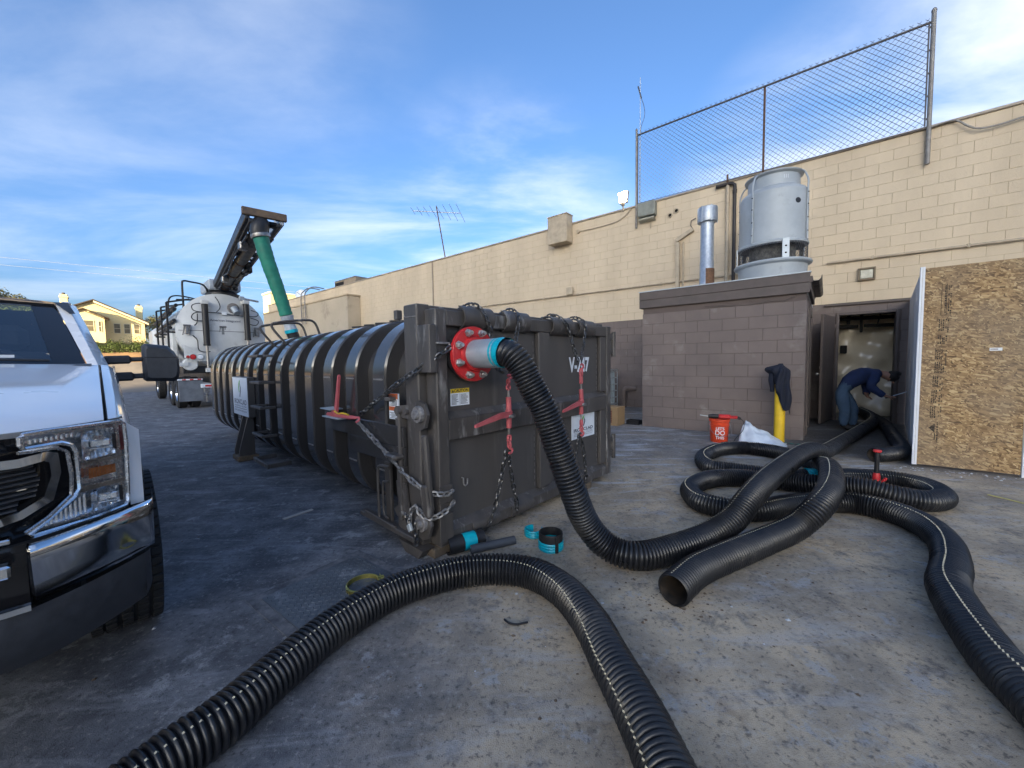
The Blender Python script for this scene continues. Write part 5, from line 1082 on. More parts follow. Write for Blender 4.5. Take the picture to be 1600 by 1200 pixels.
while k * pit < FL:
    for sg in (1, -1):
        xa = k * pit; pts = [(xa, z0), (xa + Hm * .98, z1)] if sg > 0 else [(xa + Hm * .98, z0), (xa, z1)]
        (xa_, za_), (xb_, zb_) = pts
        def clip(x_lim, keep_low):
            pass
        ts = [0.0, 1.0]
        for lim in (0.03, FL - .05):
            t = (lim - xa_) / (xb_ - xa_); ts.append(t)
        lo, hi = min((.03 - xa_) / (xb_ - xa_), (FL - .05 - xa_) / (xb_ - xa_)), max((.03 - xa_) / (xb_ - xa_), (FL - .05 - xa_) / (xb_ - xa_))
        lo, hi = max(0, lo), min(1, hi)
        if hi - lo > .01:
            A_ = (xa_ + (xb_ - xa_) * lo, .004 * sg, za_ + (zb_ - za_) * lo); B_ = (xa_ + (xb_ - xa_) * hi, .004 * sg, za_ + (zb_ - za_) * hi)
            m.tube([A_, B_], .0036, 4, caps=False)
    k += 1
tag(m.build('wire_mesh', m_fence, fe), kind='stuff')

an = bthing('whip_antenna', 'thin whip antenna mast at the left end of the rooftop fence', 'antenna', -4.04, WN - .02)
m = M(); m.cyl((0, 0, 5.3), (0, 0, 8.82), .016, .008, n=8); m.build('mast', m_galv, an)
m = M(); m.bar((-.06, 0, 8.62), (.03, 0, 8.28), .035, .03, .005); m.tube(spline([(.02, 0, 8.3), (.10, 0, 8.05), (.12, 0, 7.8), (.03, 0, 7.55), (.0, 0, 7.3)], .05), .007, 6); m.build('aerial_head', m_fence, an)

fd = bthing('floodlight', 'lit floodlight on the parapet left of the fence', 'floodlight', -4.50, WN - .12, 5.48)
m = M(); m.cyl((0, .08, -.02), (0, .05, .20), .022, n=8); m.box(-.04, .04, .0, .10, .12, .2, .01); m.build('bracket', m_beigep, fd)
m = M(); m.prism([(-.11, .20), (.11, .20), (.14, .50), (-.14, .50)], (0, .05, 0), (1, 0, 0), (0, 0, 1), (0, 1, 0), .09); m.build('housing', m_beigep, fd)
m = M(); m.prism([(-.095, .22), (.095, .22), (.125, .485), (-.125, .485)], (0, .036, 0), (1, 0, 0), (0, 0, 1), (0, 1, 0), .01); m.build('lamp_panel', pm('lit_led_panel', (1, 1, 1), sc=3, emit=(1, .95, .82), es=28), fd)

wp_ = bthing('wall_pack_light', 'grey box light under the parapet at the left fence post', 'wall light', -3.81, WN, 4.99)
m = M(); m.box(-.23, .23, -.20, -.003, .14, .50, .02); m.build('housing', pm('grey_cast_box', (.25, .26, .22), (.19, .19, .16), sc=6, rough=.6), wp_)
m = M(); m.grid(10, 6, lambda u, v: (-.21 + .42 * u, -.01 - .18 * (1 - (2 * v - 1) ** 2) ** .5 * .9 - .005, .02 + .118 * v)); m.build('diffuser', pm('dull_diffuser', (.40, .38, .30), sc=8, rough=.4), wp_)
m = M(); m.cyl((.07, -.03, .0), (.07, -.03, -.16), .012, n=6); m.build('cable', m_beigep, wp_)
for u, z in ((-3.25, 5.05), (-3.09, 5.13)):
    v_ = bthing('vent_pipe', 'small round vent opening in the beige wall, ' + ('left one of the pair' if u < -3.2 else 'right one of the pair'), 'vent', u, WN, z, 'paired wall vents')
    m = M(); m.lathe([(.042, .03), (.06, .03), (.062, .0), (.06, -.0)], 18, (0, 0, 0), (0, -1, 0)); m.build('collar', m_beigep, v_)
    m = M(); m.lathe([(0, .004), (.043, .004)], 18, (0, 0, 0), (0, -1, 0)); m.build('opening', m_dark, v_)
ub_ = bthing('utility_box', 'beige sheet-metal box projecting from the wall top', 'box', -6.47, WN, 4.92)
m = M(); m.box(-.34, .34, -.36, -.003, 0, .80, .008); m.build('housing', m_beigep, ub_)
m = M(); m.box(-.355, .355, -.375, .0, .802, .83, .004); m.build('lid', m_beigep, ub_)
cb = bthing('junction_can', 'round beige junction can with cable below the floodlight', 'junction box', -5.92, WN, 5.22)
m = M(); m.lathe([(0, .06), (.05, .06), (.055, .05), (.055, .003)], 16, (0, 0, 0), (0, -1, 0)); m.build('can', m_beigep, cb)
m = M(); m.tube(spline([(.05, -.03, 0), (.5, -.03, -.02), (1.17, -.03, .0), (1.45, -.03, .10), (1.60, -.03, .22), (1.72, -.03, .27)], .08), .013, 6); m.build('cable', m_beigep, cb)
for (u0, u1, z0, z1, lab) in ((-.05, 8.0, 3.285, 3.20, 'painted conduit running right along the wall above the doorway'), (-10.4, -1.6, 3.39, 3.31, 'painted conduit along the wall behind the container and the flue')):
    c_ = bthing('conduit', lab, 'conduit', u0, WN, 0, 'wall conduits')
    m = M(); m.cyl((0, -.045, z0), (u1 - u0, -.045, z1), .022, n=10); m.build('pipe', m_beigep, c_)
    for i in range(int((u1 - u0) / 1.25)):
        x = .7 + i * 1.25; m = M(); z = z0 + (z1 - z0) * x / (u1 - u0); m.box(x - .02, x + .02, -.075, -.003, z - .03, z + .035, .004); m.build('strap', m_beigep, c_)
jb = bthing('junction_box', 'square beige junction box on the wall conduit behind the container', 'junction box', -6.19, WN, 3.36)
m = M(); m.box(-.11, .11, -.14, -.069, .0, .22, .008); m.build('housing', m_beigep, jb)
dlp = bthing('door_light', 'caged rectangular light fixture on the wall over the doorway', 'wall light', .572, WN, 2.85)
m = M(); m.box(-.13, .13, -.03, -.003, 0, .245, .006); m.build('back_plate', pm('bronze_fixture', (.20, .15, .09), sc=9, rough=.5), dlp)
m = M()
for a in ((-.13, -.105, 0, .245), (.105, .13, 0, .245), (-.105, .105, 0, .03), (-.105, .105, .215, .245)): m.box(a[0], a[1], -.075, -.0305, a[2], a[3], .004)
m.build('frame', MATS['bronze_fixture'], dlp)
m = M(); m.box(-.10, .10, -.055, -.031, .035, .21, .01); m.build('diffuser', pm('fixture_glass', (.50, .48, .38), (.38, .36, .28), sc=12, rough=.25), dlp)
bp_ = bthing('black_pipe', 'black pipe bent over the parapet and dropping beside the flue', 'pipe', -1.77, WN)
m = M(); m.tube(spline([(-.40, -.06, 5.435), (-.12, -.06, 5.43), (-.03, -.06, 5.41), (0, -.06, 5.35), (0, -.06, 5.2), (0, -.06, 4.2), (0, -.06, 2.75)], .06), .038, 12); m.build('pipe_run', m_blackpipe, bp_)
m = M(); m.lathe([(.045, 0), (.048, .02), (.048, .07), (.045, .09)], 12, (0, -.06, 5.18)); m.build('coupling', m_blackpipe, bp_)
b2 = bthing('beige_pipe', 'straight beige pipe on the wall beside the black pipe', 'pipe', -1.92, WN)
m = M(); m.cyl((0, -.05, 3.0), (0, -.05, 5.42), .04, n=12); m.build('pipe_run', m_beigep, b2)
m = M(); m.bar((0, -.012, 5.1), (0, -.012, 3.1), .14, .01); m.build('backing_strip', m_beigep, b2)
b3 = bthing('beige_duct', 'crooked beige duct on the wall left of the flue', 'duct', -3.03, WN)
m = M(); m.bar((0, -.06, 2.7), (0, -.06, 4.31), .10, .09, .006); m.bar((-.05, -.06, 4.35), (.36, -.06, 4.56), .09, .09, .006); m.build('duct_run', m_beigep, b3)
m = M(); m.tube([(.36, -.05, 4.55), (.30, -.05, 4.66), (.31, -.05, 4.78), (.42, -.05, 4.82)], .012, 6); m.build('cable', m_browntrim, b3)
m = M(); m.cyl((.13, -.05, 3.2), (.13, -.05, 4.3), .02, n=8); m.build('side_pipe', m_beigep, b3)
rc = bthing('roof_cable', 'grey cable drooping over the parapet right of the fence', 'cable', 1.37, WN - .05)
m = M(); m.tube(spline([(-.1, 0, 5.50), (.0, 0, 5.49), (.27, -.01, 5.50), (.42, -.02, 5.36), (.55, -.02, 5.25), (.75, -.02, 5.22), (1.1, -.02, 5.25), (1.8, -.02, 5.33), (3.2, -.02, 5.36)], .08), .016, 6); m.build('cable_run', m_post, rc)
m = M(); m.build('clip', m_post, rc) if False else None
ya = bthing('tv_antenna', 'old leaning yagi TV antenna on the roof above the container', 'antenna', -12.1, WN + .2)
m = M(); m.cyl((0, 0, 5.2), (-.55, 0, 7.75), .022, n=8); m.build('mast', m_rust, ya)
q0, q1 = V((-1.45, -.5, 7.66)), V((.35, .5, 7.40)); m = M(); m.cyl(q0, q1, .018, n=6); m.build('boom', m_galv, ya)
for i in range(8):
    t = i / 7; c = q0.lerp(q1, t); L = .22 + .38 * t; m = M(); d = V((.45, -.85, .28)).normalized(); m.cyl(c - d * L, c + d * L, .009, n=5); m.build('element', m_galv, ya)
for i, (u0, u1, n0, z0, z1, lab) in enumerate(((-22.2, -19.9, 11.2, 5.05, 6.05, 'tan rooftop air-conditioning unit furthest along the roof'), (-9.35, -8.4, 11.3, 5.05, 5.66, 'low dark rooftop unit nearest the beige utility box'), (-13.7, -12.7, 11.3, 5.05, 5.60, 'low rooftop unit just left of the TV antenna'))):
    a_ = bthing('rooftop_unit', lab, 'rooftop unit', u0, n0, 0, 'rooftop air units')
    m = M(); m.box(0, u1 - u0, 0, .9, z0, z1, .02); m.build('casing', pm('tan_casing', (.34, .27, .18), (.26, .2, .14), sc=5, rough=.6), a_)
    m = M(); m.box(.08, (u1 - u0) * .45, -.012, -.001, z0 + .1, z1 - .08); m.build('grille', m_dark, a_)
    m = M(); m.box(-.03, u1 - u0 + .03, -.03, .93, z1 + .001, z1 + .03); m.build('lid', m_galv, a_)
ld = bthing('roof_ladder', 'curved roof ladder rails over the far parapet', 'ladder', -23.4, 10.1)
for x in (0, .5): m = M(); m.tube(spline([(x, -.3, 3.6), (x, -.3, 5.1), (x, -.2, 5.45), (x, .2, 5.75), (x, .9, 5.72)], .1), .03, 8); m.build('rail', m_post, ld)
for i in range(6): m = M(); m.cyl((0, -.3, 3.7 + i * .28), (.5, -.3, 3.7 + i * .28), .016, n=6); m.build('rung', m_post, ld)
ds = bthing('satellite_dish', 'small satellite dish on the far end of the roof', 'dish', -26.0, 10.9, 5.4)
m = M(); m.lathe([(0, .0), (.15, .02), (.27, .07), (.32, .11)], 20, (0, 0, .35), (.5, -.8, .4)); m.build('reflector', m_lwhite, ds)
m = M(); m.cyl((0, 0, 0), (0, 0, .35), .02, n=6); m.cyl((0, 0, .33), (.16, -.3, .45), .012, n=6); m.build('mount', m_post, ds)
ep = bthing('elbow_pipe', 'grey elbow pipe rising from the ground at the wall, left of the shed', 'pipe', -4.42, WN - .2)
m = M(); m.tube(spline([(0, 0, 0), (0, 0, .40), (.01, .01, .49), (.06, .05, .53), (.16, .12, .53), (.3, .19, .53)], .03), .065, 14); m.build('pipe_run', m_brown, ep)
m = M(); m.lathe([(.085, 0), (.085, .03), (.067, .04)], 14); m.build('base_collar', m_brownj, ep)

# ------------------------------------------------------------------ cooling tower and flue on the shed roof
ct = bthing('cooling_tower', 'round grey cooling tower standing on the shed roof', 'cooling tower', -.86, 8.92, 2.645)
m_tower = pm('grey_tower_shell', (.41, .445, .465), (.33, .36, .38), sc=2.2, rough=.55, metal=.1, third=(.24, .26, .27), tsc=3, tlo=.6, thi=.85)
m = M(); m.lathe([(0, .0), (.50, .0), (.52, .05), (.545, .40), (.60, .43), (.61, .455), (.60, .48), (.53, .485), (.50, .42), (0, .40)], 48); m.build('basin', m_tower, ct)
m = M(); m.lathe([(.36, .42), (.36, .82)], 40); m.build('fill_pack', pm('wet_fill', (.17, .165, .15), (.06, .06, .055), sc=14, rough=.8), ct)
m = M(); n_ = 64
for i in range(n_):
    for sg in (1, -1):
        pts = []
        for j in range(5): a = 2 * pi * (i + sg * j * .75) / n_; z = .485 + j * .078; r_ = .535 - .0 * j; pts.append((r_ * cos(a), r_ * sin(a), z))
        m.tube(pts, .0028, 4, caps=False)
tag(m.build('air_inlet_mesh', m_fence, ct), kind='stuff')
m = M(); m.lathe([(.50, .78), (.548, .80), (.552, .83), (.535, .86), (.530, 1.80), (.50, 1.86), (.41, 1.92), (.405, 1.93), (.400, 2.14), (.45, 2.17), (.455, 2.19), (.44, 2.20), (.38, 2.19), (.375, 1.9)], 56); m.build('shell', m_tower, ct, ang=25)
m = M(); m.lathe([(0, 2.10), (.37, 2.12)], 30); m.build('fan_guard', m_dark, ct)
for a in (R(-118), R(-20), R(80), R(170)):
    c, s = cos(a), sin(a); m = M(); m.tube(spline([(.45 * c, .45 * s, 2.17), (.50 * c, .50 * s, 2.12), (.555 * c, .555 * s, 1.95), (.552 * c, .552 * s, 1.8), (.550 * c, .55 * s, 1.2), (.56 * c, .56 * s, .84)], .05), .014, 8)
    m.build('seam_pipe', m_tower, ct)
    for z in (1.0, 1.25, 1.5, 1.72): k = M(); k.ball((.562 * c, .562 * s, z), .013, 8, 5); k.build('bolt', m_dark, ct)
for a in (R(-64), R(40), R(150), R(-165)):
    c, s = cos(a), sin(a); mt_ = Matrix.Rotation(a, 4, 'Z'); k = M(); k.box(.555, .572, -.055, .055, .47, .85, .004, mt_); sp_ = k.build('leg_strap', m_galv, ct)
    for z in (.57, .70): k = M(); k.lathe([(0, .004), (.016, .003), (.018, 0)], 8, (.572 * c, .572 * s, z), (c, s, 0)); k.build('bolt', m_dark, sp_)
m = M()
for i in range(3): a = R(-62 + i * 4.5); m.bar((.403 * cos(a), .403 * sin(a), 2.02), (.403 * cos(a), .403 * sin(a), 2.09), .012, .004)
m.build('stencil_marks', m_lwhite, ct)
m = M(); a = R(-42); m.lathe([(.0, .004), (.05, .003), (.052, 0)], 14, (.531 * cos(a), .531 * sin(a), 1.55), (cos(a), sin(a), 0)); m.build('badge', m_blk, ct)
ct.scale = (1.02, 1.02, .925)
fl_ = bthing('exhaust_flue', 'galvanised exhaust flue with collar cap on the shed roof', 'flue', -1.92, 8.62, 2.645)
m = M(); m.lathe([(.135, 0), (.135, .30), (.128, .31), (.128, .62), (.122, .63), (.122, 1.42)], 32); m.build('pipe', pm('spangled_zinc', (.46, .50, .54), (.33, .36, .40), sc=18, rough=.42, metal=.6), fl_)
m = M(); m.lathe([(.12, 1.40), (.178, 1.40), (.182, 1.42), (.184, 1.66), (.178, 1.68), (.165, 1.68), (.16, 1.42)], 32); cp = m.build('cap', MATS['spangled_zinc'], fl_)
for a in (R(-110), R(-55), R(30), R(140)): k = M(); k.box(.182, .19, -.014, .014, 1.38, 1.69, .002, Matrix.Rotation(a, 4, 'Z')); k.build('cap_strap', m_galv, cp)
m = M(); m.lathe([(.139, .02), (.139, .48)], 14, (0, 0, 0), (0, 0, 1), R(-85), R(5)); m.build('rust_patch', m_rust, fl_)
m = M(); m.lathe([(.23, 0), (.20, .03), (.14, .05)], 24); m.build('sealant_collar', m_lwhite, fl_)
rp_ = bthing('roof_valve_pipes', 'white plastic pipe and valve stub lying on the shed roof', 'pipe', -1.5, 8.45, 2.645)
m = M(); m.cyl((-.15, 0, .05), (.35, .12, .07), .03, n=10); m.cyl((.05, .05, .0), (.05, .05, .16), .028, n=10); m.box(.0, .1, .02, .08, .12, .17, .01); m.build('pipe_run', m_lwhite, rp_)
m = M(); m.cyl((-.45, .1, .02), (-.45, .1, .36), .03, n=8); m.build('stub', m_blk, rp_)

# ------------------------------------------------------------------ things standing and lying in the yard
bk = thing('bucket', 'orange plastic bucket with white lettering in front of the shed', 'bucket', loc=(3.335, 6.20, 0))
m_or = pm('orange_plastic', (.62, .060, .018), (.55, .05, .015), sc=8, rough=.4)
m = M(); m.lathe([(0, 0), (.118, 0), (.125, .012), (.138, .26), (.146, .265), (.146, .285), (.140, .29), (.142, .325), (.150, .33), (.150, .365), (.142, .37), (.136, .36), (.12, .02), (0, .02)], 36); m.build('pail', m_or, bk, ang=40)
def wraptext(body, size, z, parent):
    o_ = text_mesh('lettering', body, size, m_lwhite, parent, (0, 0, 0), (1, 0, 0), (0, 1, 0), .0012, .9)
    for v in o_.data.vertices:
        x, y = v.co.x, v.co.y; zz = z + y; r = .1255 + .0135 * zz / .26 + .0012; a = R(-112) + x / r; v.co = (r * cos(a), r * sin(a), zz)
for b_, s_, z_ in (("LET'S", .062, .225), ('DO', .105, .155), ('THIS', .070, .080)): wraptext(b_, s_, z_, bk)
m = M(); m.tube(spline([(-.15, 0, .335), (-.165, -.05, .22), (-.12, -.125, .13), (0, -.16, .11), (.12, -.125, .13), (.165, -.05, .22), (.15, 0, .335)], .03), .004, 6); m.build('bail', m_steel, bk)
sw = thing('power_tool', 'red and black corded power tool lying across the orange bucket', 'power tool', loc=(3.335, 6.20, .366), rz=R(-28))
m = M(); m.box(-.02, .17, -.035, .035, .005, .075, .02); m.box(.16, .26, -.025, .025, .012, .06, .015); m.build('motor_body', m_red, sw)
m = M(); m.tube([(-.01, 0, .04), (-.10, 0, .04), (-.16, 0, .035)], [.036, .034, .028], 12); m.bar((.24, 0, .04), (.30, 0, .012), .03, .04, .01); m.build('gear_housing', m_blk, sw)
m = M(); m.bar((-.16, 0, .035), (-.28, 0, .05), .012, .012); m.build('bit', m_galv, sw)
m = M(); m.tube(spline([(.29, 0, .02), (.34, -.03, -.03), (.33, -.06, -.15), (.24, -.10, -.27), (.20, -.14, -.352), (.30, -.2, -.357), (.5, -.15, -.357)], .03), .006, 6); m.build('power_cord', m_blk, sw)

sk = bthing('plastic_sack', 'crumpled white plastic sack between the bucket and the yellow bollard', 'sack', -1.06, 6.80)
def sackf(u, v):
    x = .62 * u; y = .05 + .52 * v - .06 * u
    env = (1 - abs(2 * v - 1) ** 2.2) * (sm(u / .10)) * (1 - u) ** .8
    z = .004 + .34 * env + .022 * env * (sin(17 * u + 9 * v) + sin(11 * u - 23 * v + 1.3) * .8 + sin(37 * u + 31 * v) * .4)
    return (x + .012 * sin(9 * v + 3), y + .015 * sin(12 * u), max(.004, z))
m = M(); m.grid(40, 36, sackf); m.build('sack_body', pm('white_plastic_sheet', (.62, .68, .74), (.50, .56, .63), sc=7, rough=.38), sk, ang=60)
m = M(); m.grid(10, 6, lambda u, v: (.30 + .46 * u, -.10 + .22 * v - .05 * u, .006 + .012 * sin(9 * u + 3 * v) ** 2)); m.build('sack_flap', MATS['white_plastic_sheet'], sk)

bl = thing('bollard', 'yellow steel bollard with a dark jacket hung over it', 'bollard', loc=(4.195, 6.04, 0))
m = M(); m.lathe([(.072, 0), (.072, 1.08), (.066, 1.10), (0, 1.12)], 24); m.build('post', pm('safety_yellow', (.72, .47, .02), (.60, .38, .015), sc=6, rough=.55, third=(.30, .22, .05), tsc=7, tlo=.6, thi=.72), bl)
m = M(); m.lathe([(.10, 0), (.10, .012), (.073, .013)], 24); m.build('base_ring', pm('concrete_collar', (.25, .24, .22), sc=10, rough=.9), bl)
jk = thing('hung_jacket', 'dark navy jacket draped over the yellow bollard', 'jacket', loc=(4.195, 6.04, 0), rz=BR)
def jf(u, v):
    a = 2 * pi * u; L = .62 + .16 * cos(a + .2) + .05 * sin(3 * a); z = 1.245 - L * v * (1 if v > .15 else v / .15 * .5 + .5 * v / .15 * v / .15) if False else 1.245 - L * v
    top = sm(v / .16); body = .085 + .035 * sin(a * 4 + 5 * v) * (.4 + v) * .6 + .014 * sin(a * 9 + 13 * v) + .05 * max(0, cos(a - pi * .95)) * sm(v / .1) * (1 - sm((v - .22) / .18)) * 1.6
    r = (.012 + body * top) * (1 - .25 * sm((v - .65) / .35)) + .012
    r = max(r, .078 if z < 1.115 else .03)
    return (r * cos(a) + .045 * sm((v - .35) / .6), r * sin(a) - .012, z)
m = M(); m.grid(64, 36, jf); m.build('jacket_body', pm('navy_cloth', (.010, .014, .028), (.007, .009, .018), sc=14, rough=.9, bump=.3, bsc=120), jk, ang=70)
m = M(); m.tube(spline([(-.10, -.03, 1.10), (-.115, -.04, .98), (-.10, -.05, .86), (-.105, -.05, .80)], .02), [.045 - .0012 * i for i in range(len(spline([(-.10, -.03, 1.10), (-.115, -.04, .98), (-.10, -.05, .86), (-.105, -.05, .80)], .02)))], 12); m.build('sleeve', MATS['navy_cloth'], jk)
tw = bthing('teal_strap', 'flattened teal wrap strip on the ground behind the bollard', 'strap', -.60, 7.28)
m = M(); m.grid(16, 3, lambda u, v: (.02 + .34 * u, .05 * v + .03 * sin(7 * u), .006 + .012 * (sin(11 * u + 2 * v) ** 2))); m.build('strip', pm('dull_teal', (.03, .20, .17), sc=12, rough=.6), tw)

tt = bthing('ibc_tote', 'caged plastic liquid tote standing behind the container corner', 'tote', -5.42, 8.9)
m = M(); m.box(.04, 1.0, .04, 1.0, .14, 1.04, .06); m.build('tank', pm('translucent_tote', (.55, .66, .72), (.47, .57, .63), sc=4, rough=.35), tt)
for i in range(6):
    z = .16 + i * .175; m = M(); m.tube([(.015, .015, z), (1.025, .015, z), (1.025, 1.025, z), (.015, 1.025, z)], .012, 6, closed=True); m.build('cage_ring', m_galv, tt)
for x, y in [(.015 + .1683 * i, .015) for i in range(7)] + [(1.025, .183 + .1683 * i) for i in range(6)]: m = M(); m.cyl((x, y, .12), (x, y, 1.06), .010, n=6); m.build('cage_bar', m_galv, tt)
m = M()
for y in (0, .47, .94): m.box(0, 1.04, y, y + .1, 0, .115, .006)
m.build('pallet', m_galv, tt)
m = M(); m.box(-.0, 1.04, -.0, 1.04, 1.062, 1.085, .006); m.build('top_frame', m_galv, tt)
cbx = bthing('cardboard_box', 'cardboard carton with red print beside the container door', 'carton', -3.66, 7.38)
m_card = pm('corrugated_card', (.36, .23, .11), (.31, .20, .10), sc=8, rough=.85)
m = M(); m.box(0, .40, 0, .36, .0, .37, .003); m.build('carton_body', m_card, cbx)
m = M(); m.box(0, .40, .02, .178, .371, .376); m.box(0, .40, .182, .34, .371, .376); m.build('flap', m_card, cbx)
m = M()
for i in range(7): m.box(.245 + .0, .275, -.002, -.0005, .06 + i * .036, .085 + i * .036)
m.build('printed_mark', pm('dark_red_print', (.16, .03, .02), sc=20, rough=.7), cbx)
tr = bthing('black_tray', 'shallow black tray on the ground at the shed corner', 'tray', -3.22, 7.72)
m = M(); m.box(0, .26, 0, .2, .0, .012); m.box(0, .26, 0, .012, .0125, .085); m.box(0, .26, .188, .2, .0125, .085); m.box(0, .012, .0125, .1875, .0125, .085); m.box(.248, .26, .0125, .1875, .0125, .085); m.build('tray_body', m_blk, tr)

tl = thing('hand_pump', 'upright black and red hand tool standing inside the hose loop', 'tool', loc=(3.56, 3.735, 0))
m = M(); m.lathe([(.0, 0), (.05, 0), (.052, .03), (.034, .05), (.03, .17), (.024, .2), (.0, .2)], 18); m.box(-.10, .02, -.03, .03, 0, .03, .008); m.bar((0, 0, .05), (.06, -.04, .16), .03, .02, .004); m.build('base', m_red, tl)
m = M(); m.cyl((0, 0, .2), (0, 0, .405), .019, n=14); m.build('shaft', m_blk, tl)
m = M(); m.lathe([(0, .43), (.030, .427), (.034, .417), (.030, .405), (0, .403)], 18); m.build('cap', m_red, tl)

def ring_band(name, loc, r, h, label, mat, grp, gap=.5, t=.006):
    t_ = thing(name, label, 'coupling cuff', loc=loc, rz=R(20), group=grp)
    m = M(); m.lathe([(r, 0), (r + .004, h * .2), (r, h * .35), (r + .004, h * .5), (r, h * .65), (r + .004, h * .85), (r, h), (r - t, h), (r - t, 0), (r, 0)], 30, (0, 0, 0), (0, 0, 1), gap, 2 * pi); m.build('band', mat, t_)
    return t_
t_ = ring_band('coupling_cuff', (.262, 2.72, 0), .088, .062, 'teal and black hose cuff standing on the ground below the door', m_teal, 'loose hose cuffs', .06)
m = M(); m.lathe([(.084, .06), (.088, .075), (.084, .09), (.088, .105), (.084, .12), (.078, .12), (.078, .06)], 28); m.build('ribbed_sleeve', m_black, t_)
m = M(); m.box(-.010, .014, -.096, -.086, 0, .12, .002); m.build('split', m_black, t_)
ring_band('coupling_cuff', (.150, 2.93, 0), .07, .055, 'plain teal hose cuff lying behind the ribbed one', m_teal, 'loose hose cuffs', 1.2)
hc_ = thing('hose_coupling', 'black hose coupling with teal band lying under the container door', 'coupling', loc=(-.335, 2.72, .062), rz=R(32))
m = M(); m.lathe([(.045, -.16), (.060, -.16), (.062, -.05), (.058, -.045)], 24, (0, 0, 0), (1, 0, 0)); m.lathe([(.058, .05), (.064, .055), (.06, .07), (.064, .085), (.06, .1), (.064, .115), (.05, .12)], 24, (0, 0, 0), (1, 0, 0)); m.build('sleeve', m_black, hc_)
m = M(); m.lathe([(.05, -.045), (.061, -.045), (.0605, -.02), (.0625, 0), (.0605, .02), (.061, .05), (.05, .05)], 24, (0, 0, 0), (1, 0, 0)); m.build('teal_band', m_teal, hc_)
gp = thing('pipe_offcut', 'grey pipe offcut poking out beneath the container door', 'pipe', loc=(-.20, 2.70, .03), rz=R(24))
m = M(); m.lathe([(.020, 0), (.03, 0), (.03, .34), (.020, .34), (.02, 0)], 18, (-.12, 0, 0), (1, 0, 0)); m.build('tube', pm('dark_grey_pvc', (.07, .075, .085), sc=9, rough=.45), gp)
ck = thing('clamp_ring', 'brass-coloured hose clamp ring lying beside the foreground hose', 'clamp', loc=(-.915, 2.262, .0), rz=R(35))
m_brass = pm('zinc_yellow_plate', (.42, .38, .12), (.30, .27, .08), sc=14, rough=.35, metal=.8)
m = M(); m.lathe([(.092, 0), (.100, .004), (.100, .026), (.092, .03), (.089, .028), (.089, .003), (.092, 0)], 36, (0, 0, .004), (0, 0, 1), .12, 2 * pi - .12); m.build('ring', m_brass, ck)
m = M(); m.box(.085, .125, -.018, -.006, .006, .032, .003); m.box(.085, .125, .006, .018, .006, .032, .003); m.cyl((.112, -.03, .02), (.112, .05, .02), .005, n=8); m.build('latch', m_brass, ck)
wr = thing('wire_scrap', 'short bent black cable scrap on the ground in the foreground', 'cable', loc=(0.0, 1.905, 0))
m = M(); m.tube(spline([(-.06, .03, .012), (-.035, .005, .01), (0, -.005, .008), (.04, .004, .008), (.065, .012, .008)], .008), .0055, 6); m.build('cable_piece', m_black, wr)
sp_ = thing('wood_lath', 'pale flat wooden lath lying on the asphalt left of the container', 'lath', loc=(-1.94, 3.41, 0), rz=R(57))
m = M(); m.box(-.13, .13, -.018, .018, .001, .010, .002); m.build('strip', pm('pale_lath', (.42, .40, .38), sc=9, rough=.8), sp_)
tpz = thing('yellow_cord', 'thin yellow cord on the ground at the right edge', 'cord', loc=(4.55, 3.46, 0))
m = M(); m.tube(spline([(-.03, .16, .006), (.0, .06, .006), (.01, -.02, .006), (.03, -.12, .006), (.1, -.3, .006)], .02), .005, 5); m.build('cord_run', pm('yellow_cord_mat', (.55, .50, .18), sc=20, rough=.7), tpz)
# steel tread plate let into the asphalt with its concrete collar
def quad_sheet(name, pts, z, mat, parent=None):
    mm = M(); mm.add([(x, y, z) for x, y in pts], [tuple(range(len(pts)))]); return mm.build(name, mat, parent)
pc = V((-1.06, 2.24)); ex = V((.535, -.38)).normalized() if False else V((.59, -.807)).normalized(); ex = V((.746, -.666)); ex.normalize(); ey = V((-ex.y, ex.x))
pl_ = thing('steel_plate', 'diamond tread steel plate set in the ground beside the foreground hose', 'steel plate', loc=(-1.07, 2.24, 0), rz=math.atan2(.807, .59))
m = M(); m.box(-.30, .30, -.27, .27, .0, .007); m.build('plate', pm('dull_tread_steel', (.15, .165, .18), (.10, .11, .12), sc=6, rough=.55, metal=.4, third=(.30, .31, .32), tsc=3), pl_)
m = M(); rw = 0
for i in range(22):
    for j in range(20):
        x, y = -.28 + i * .0266, -.25 + j * .026; a = pi / 4 if (i + j) % 2 else -pi / 4
        mt_ = Matrix.Translation((x, y, .007)) @ Matrix.Rotation(a, 4, 'Z'); m.add([mt_ @ V(p) for p in ((-.012, 0, 0), (0, -.004, 0), (.012, 0, 0), (0, .004, 0), (0, 0, .003))], [(0, 1, 4), (1, 2, 4), (2, 3, 4), (3, 0, 4)])
tag(m.build('tread_lugs', MATS['dull_tread_steel'], pl_, smooth=False), kind='stuff')
m = M()
for a in ((-.36, -.302, -.33, .33), (.302, .36, -.33, .33), (-.302, .302, -.33, -.272), (-.302, .302, .272, .33)): m.box(a[0], a[1], a[2], a[3], 0, .004)
m.build('concrete_collar', pm('pale_concrete', (.20, .20, .21), (.06, .065, .075), sc=9, rough=.9, bump=.3, bsc=60), pl_)
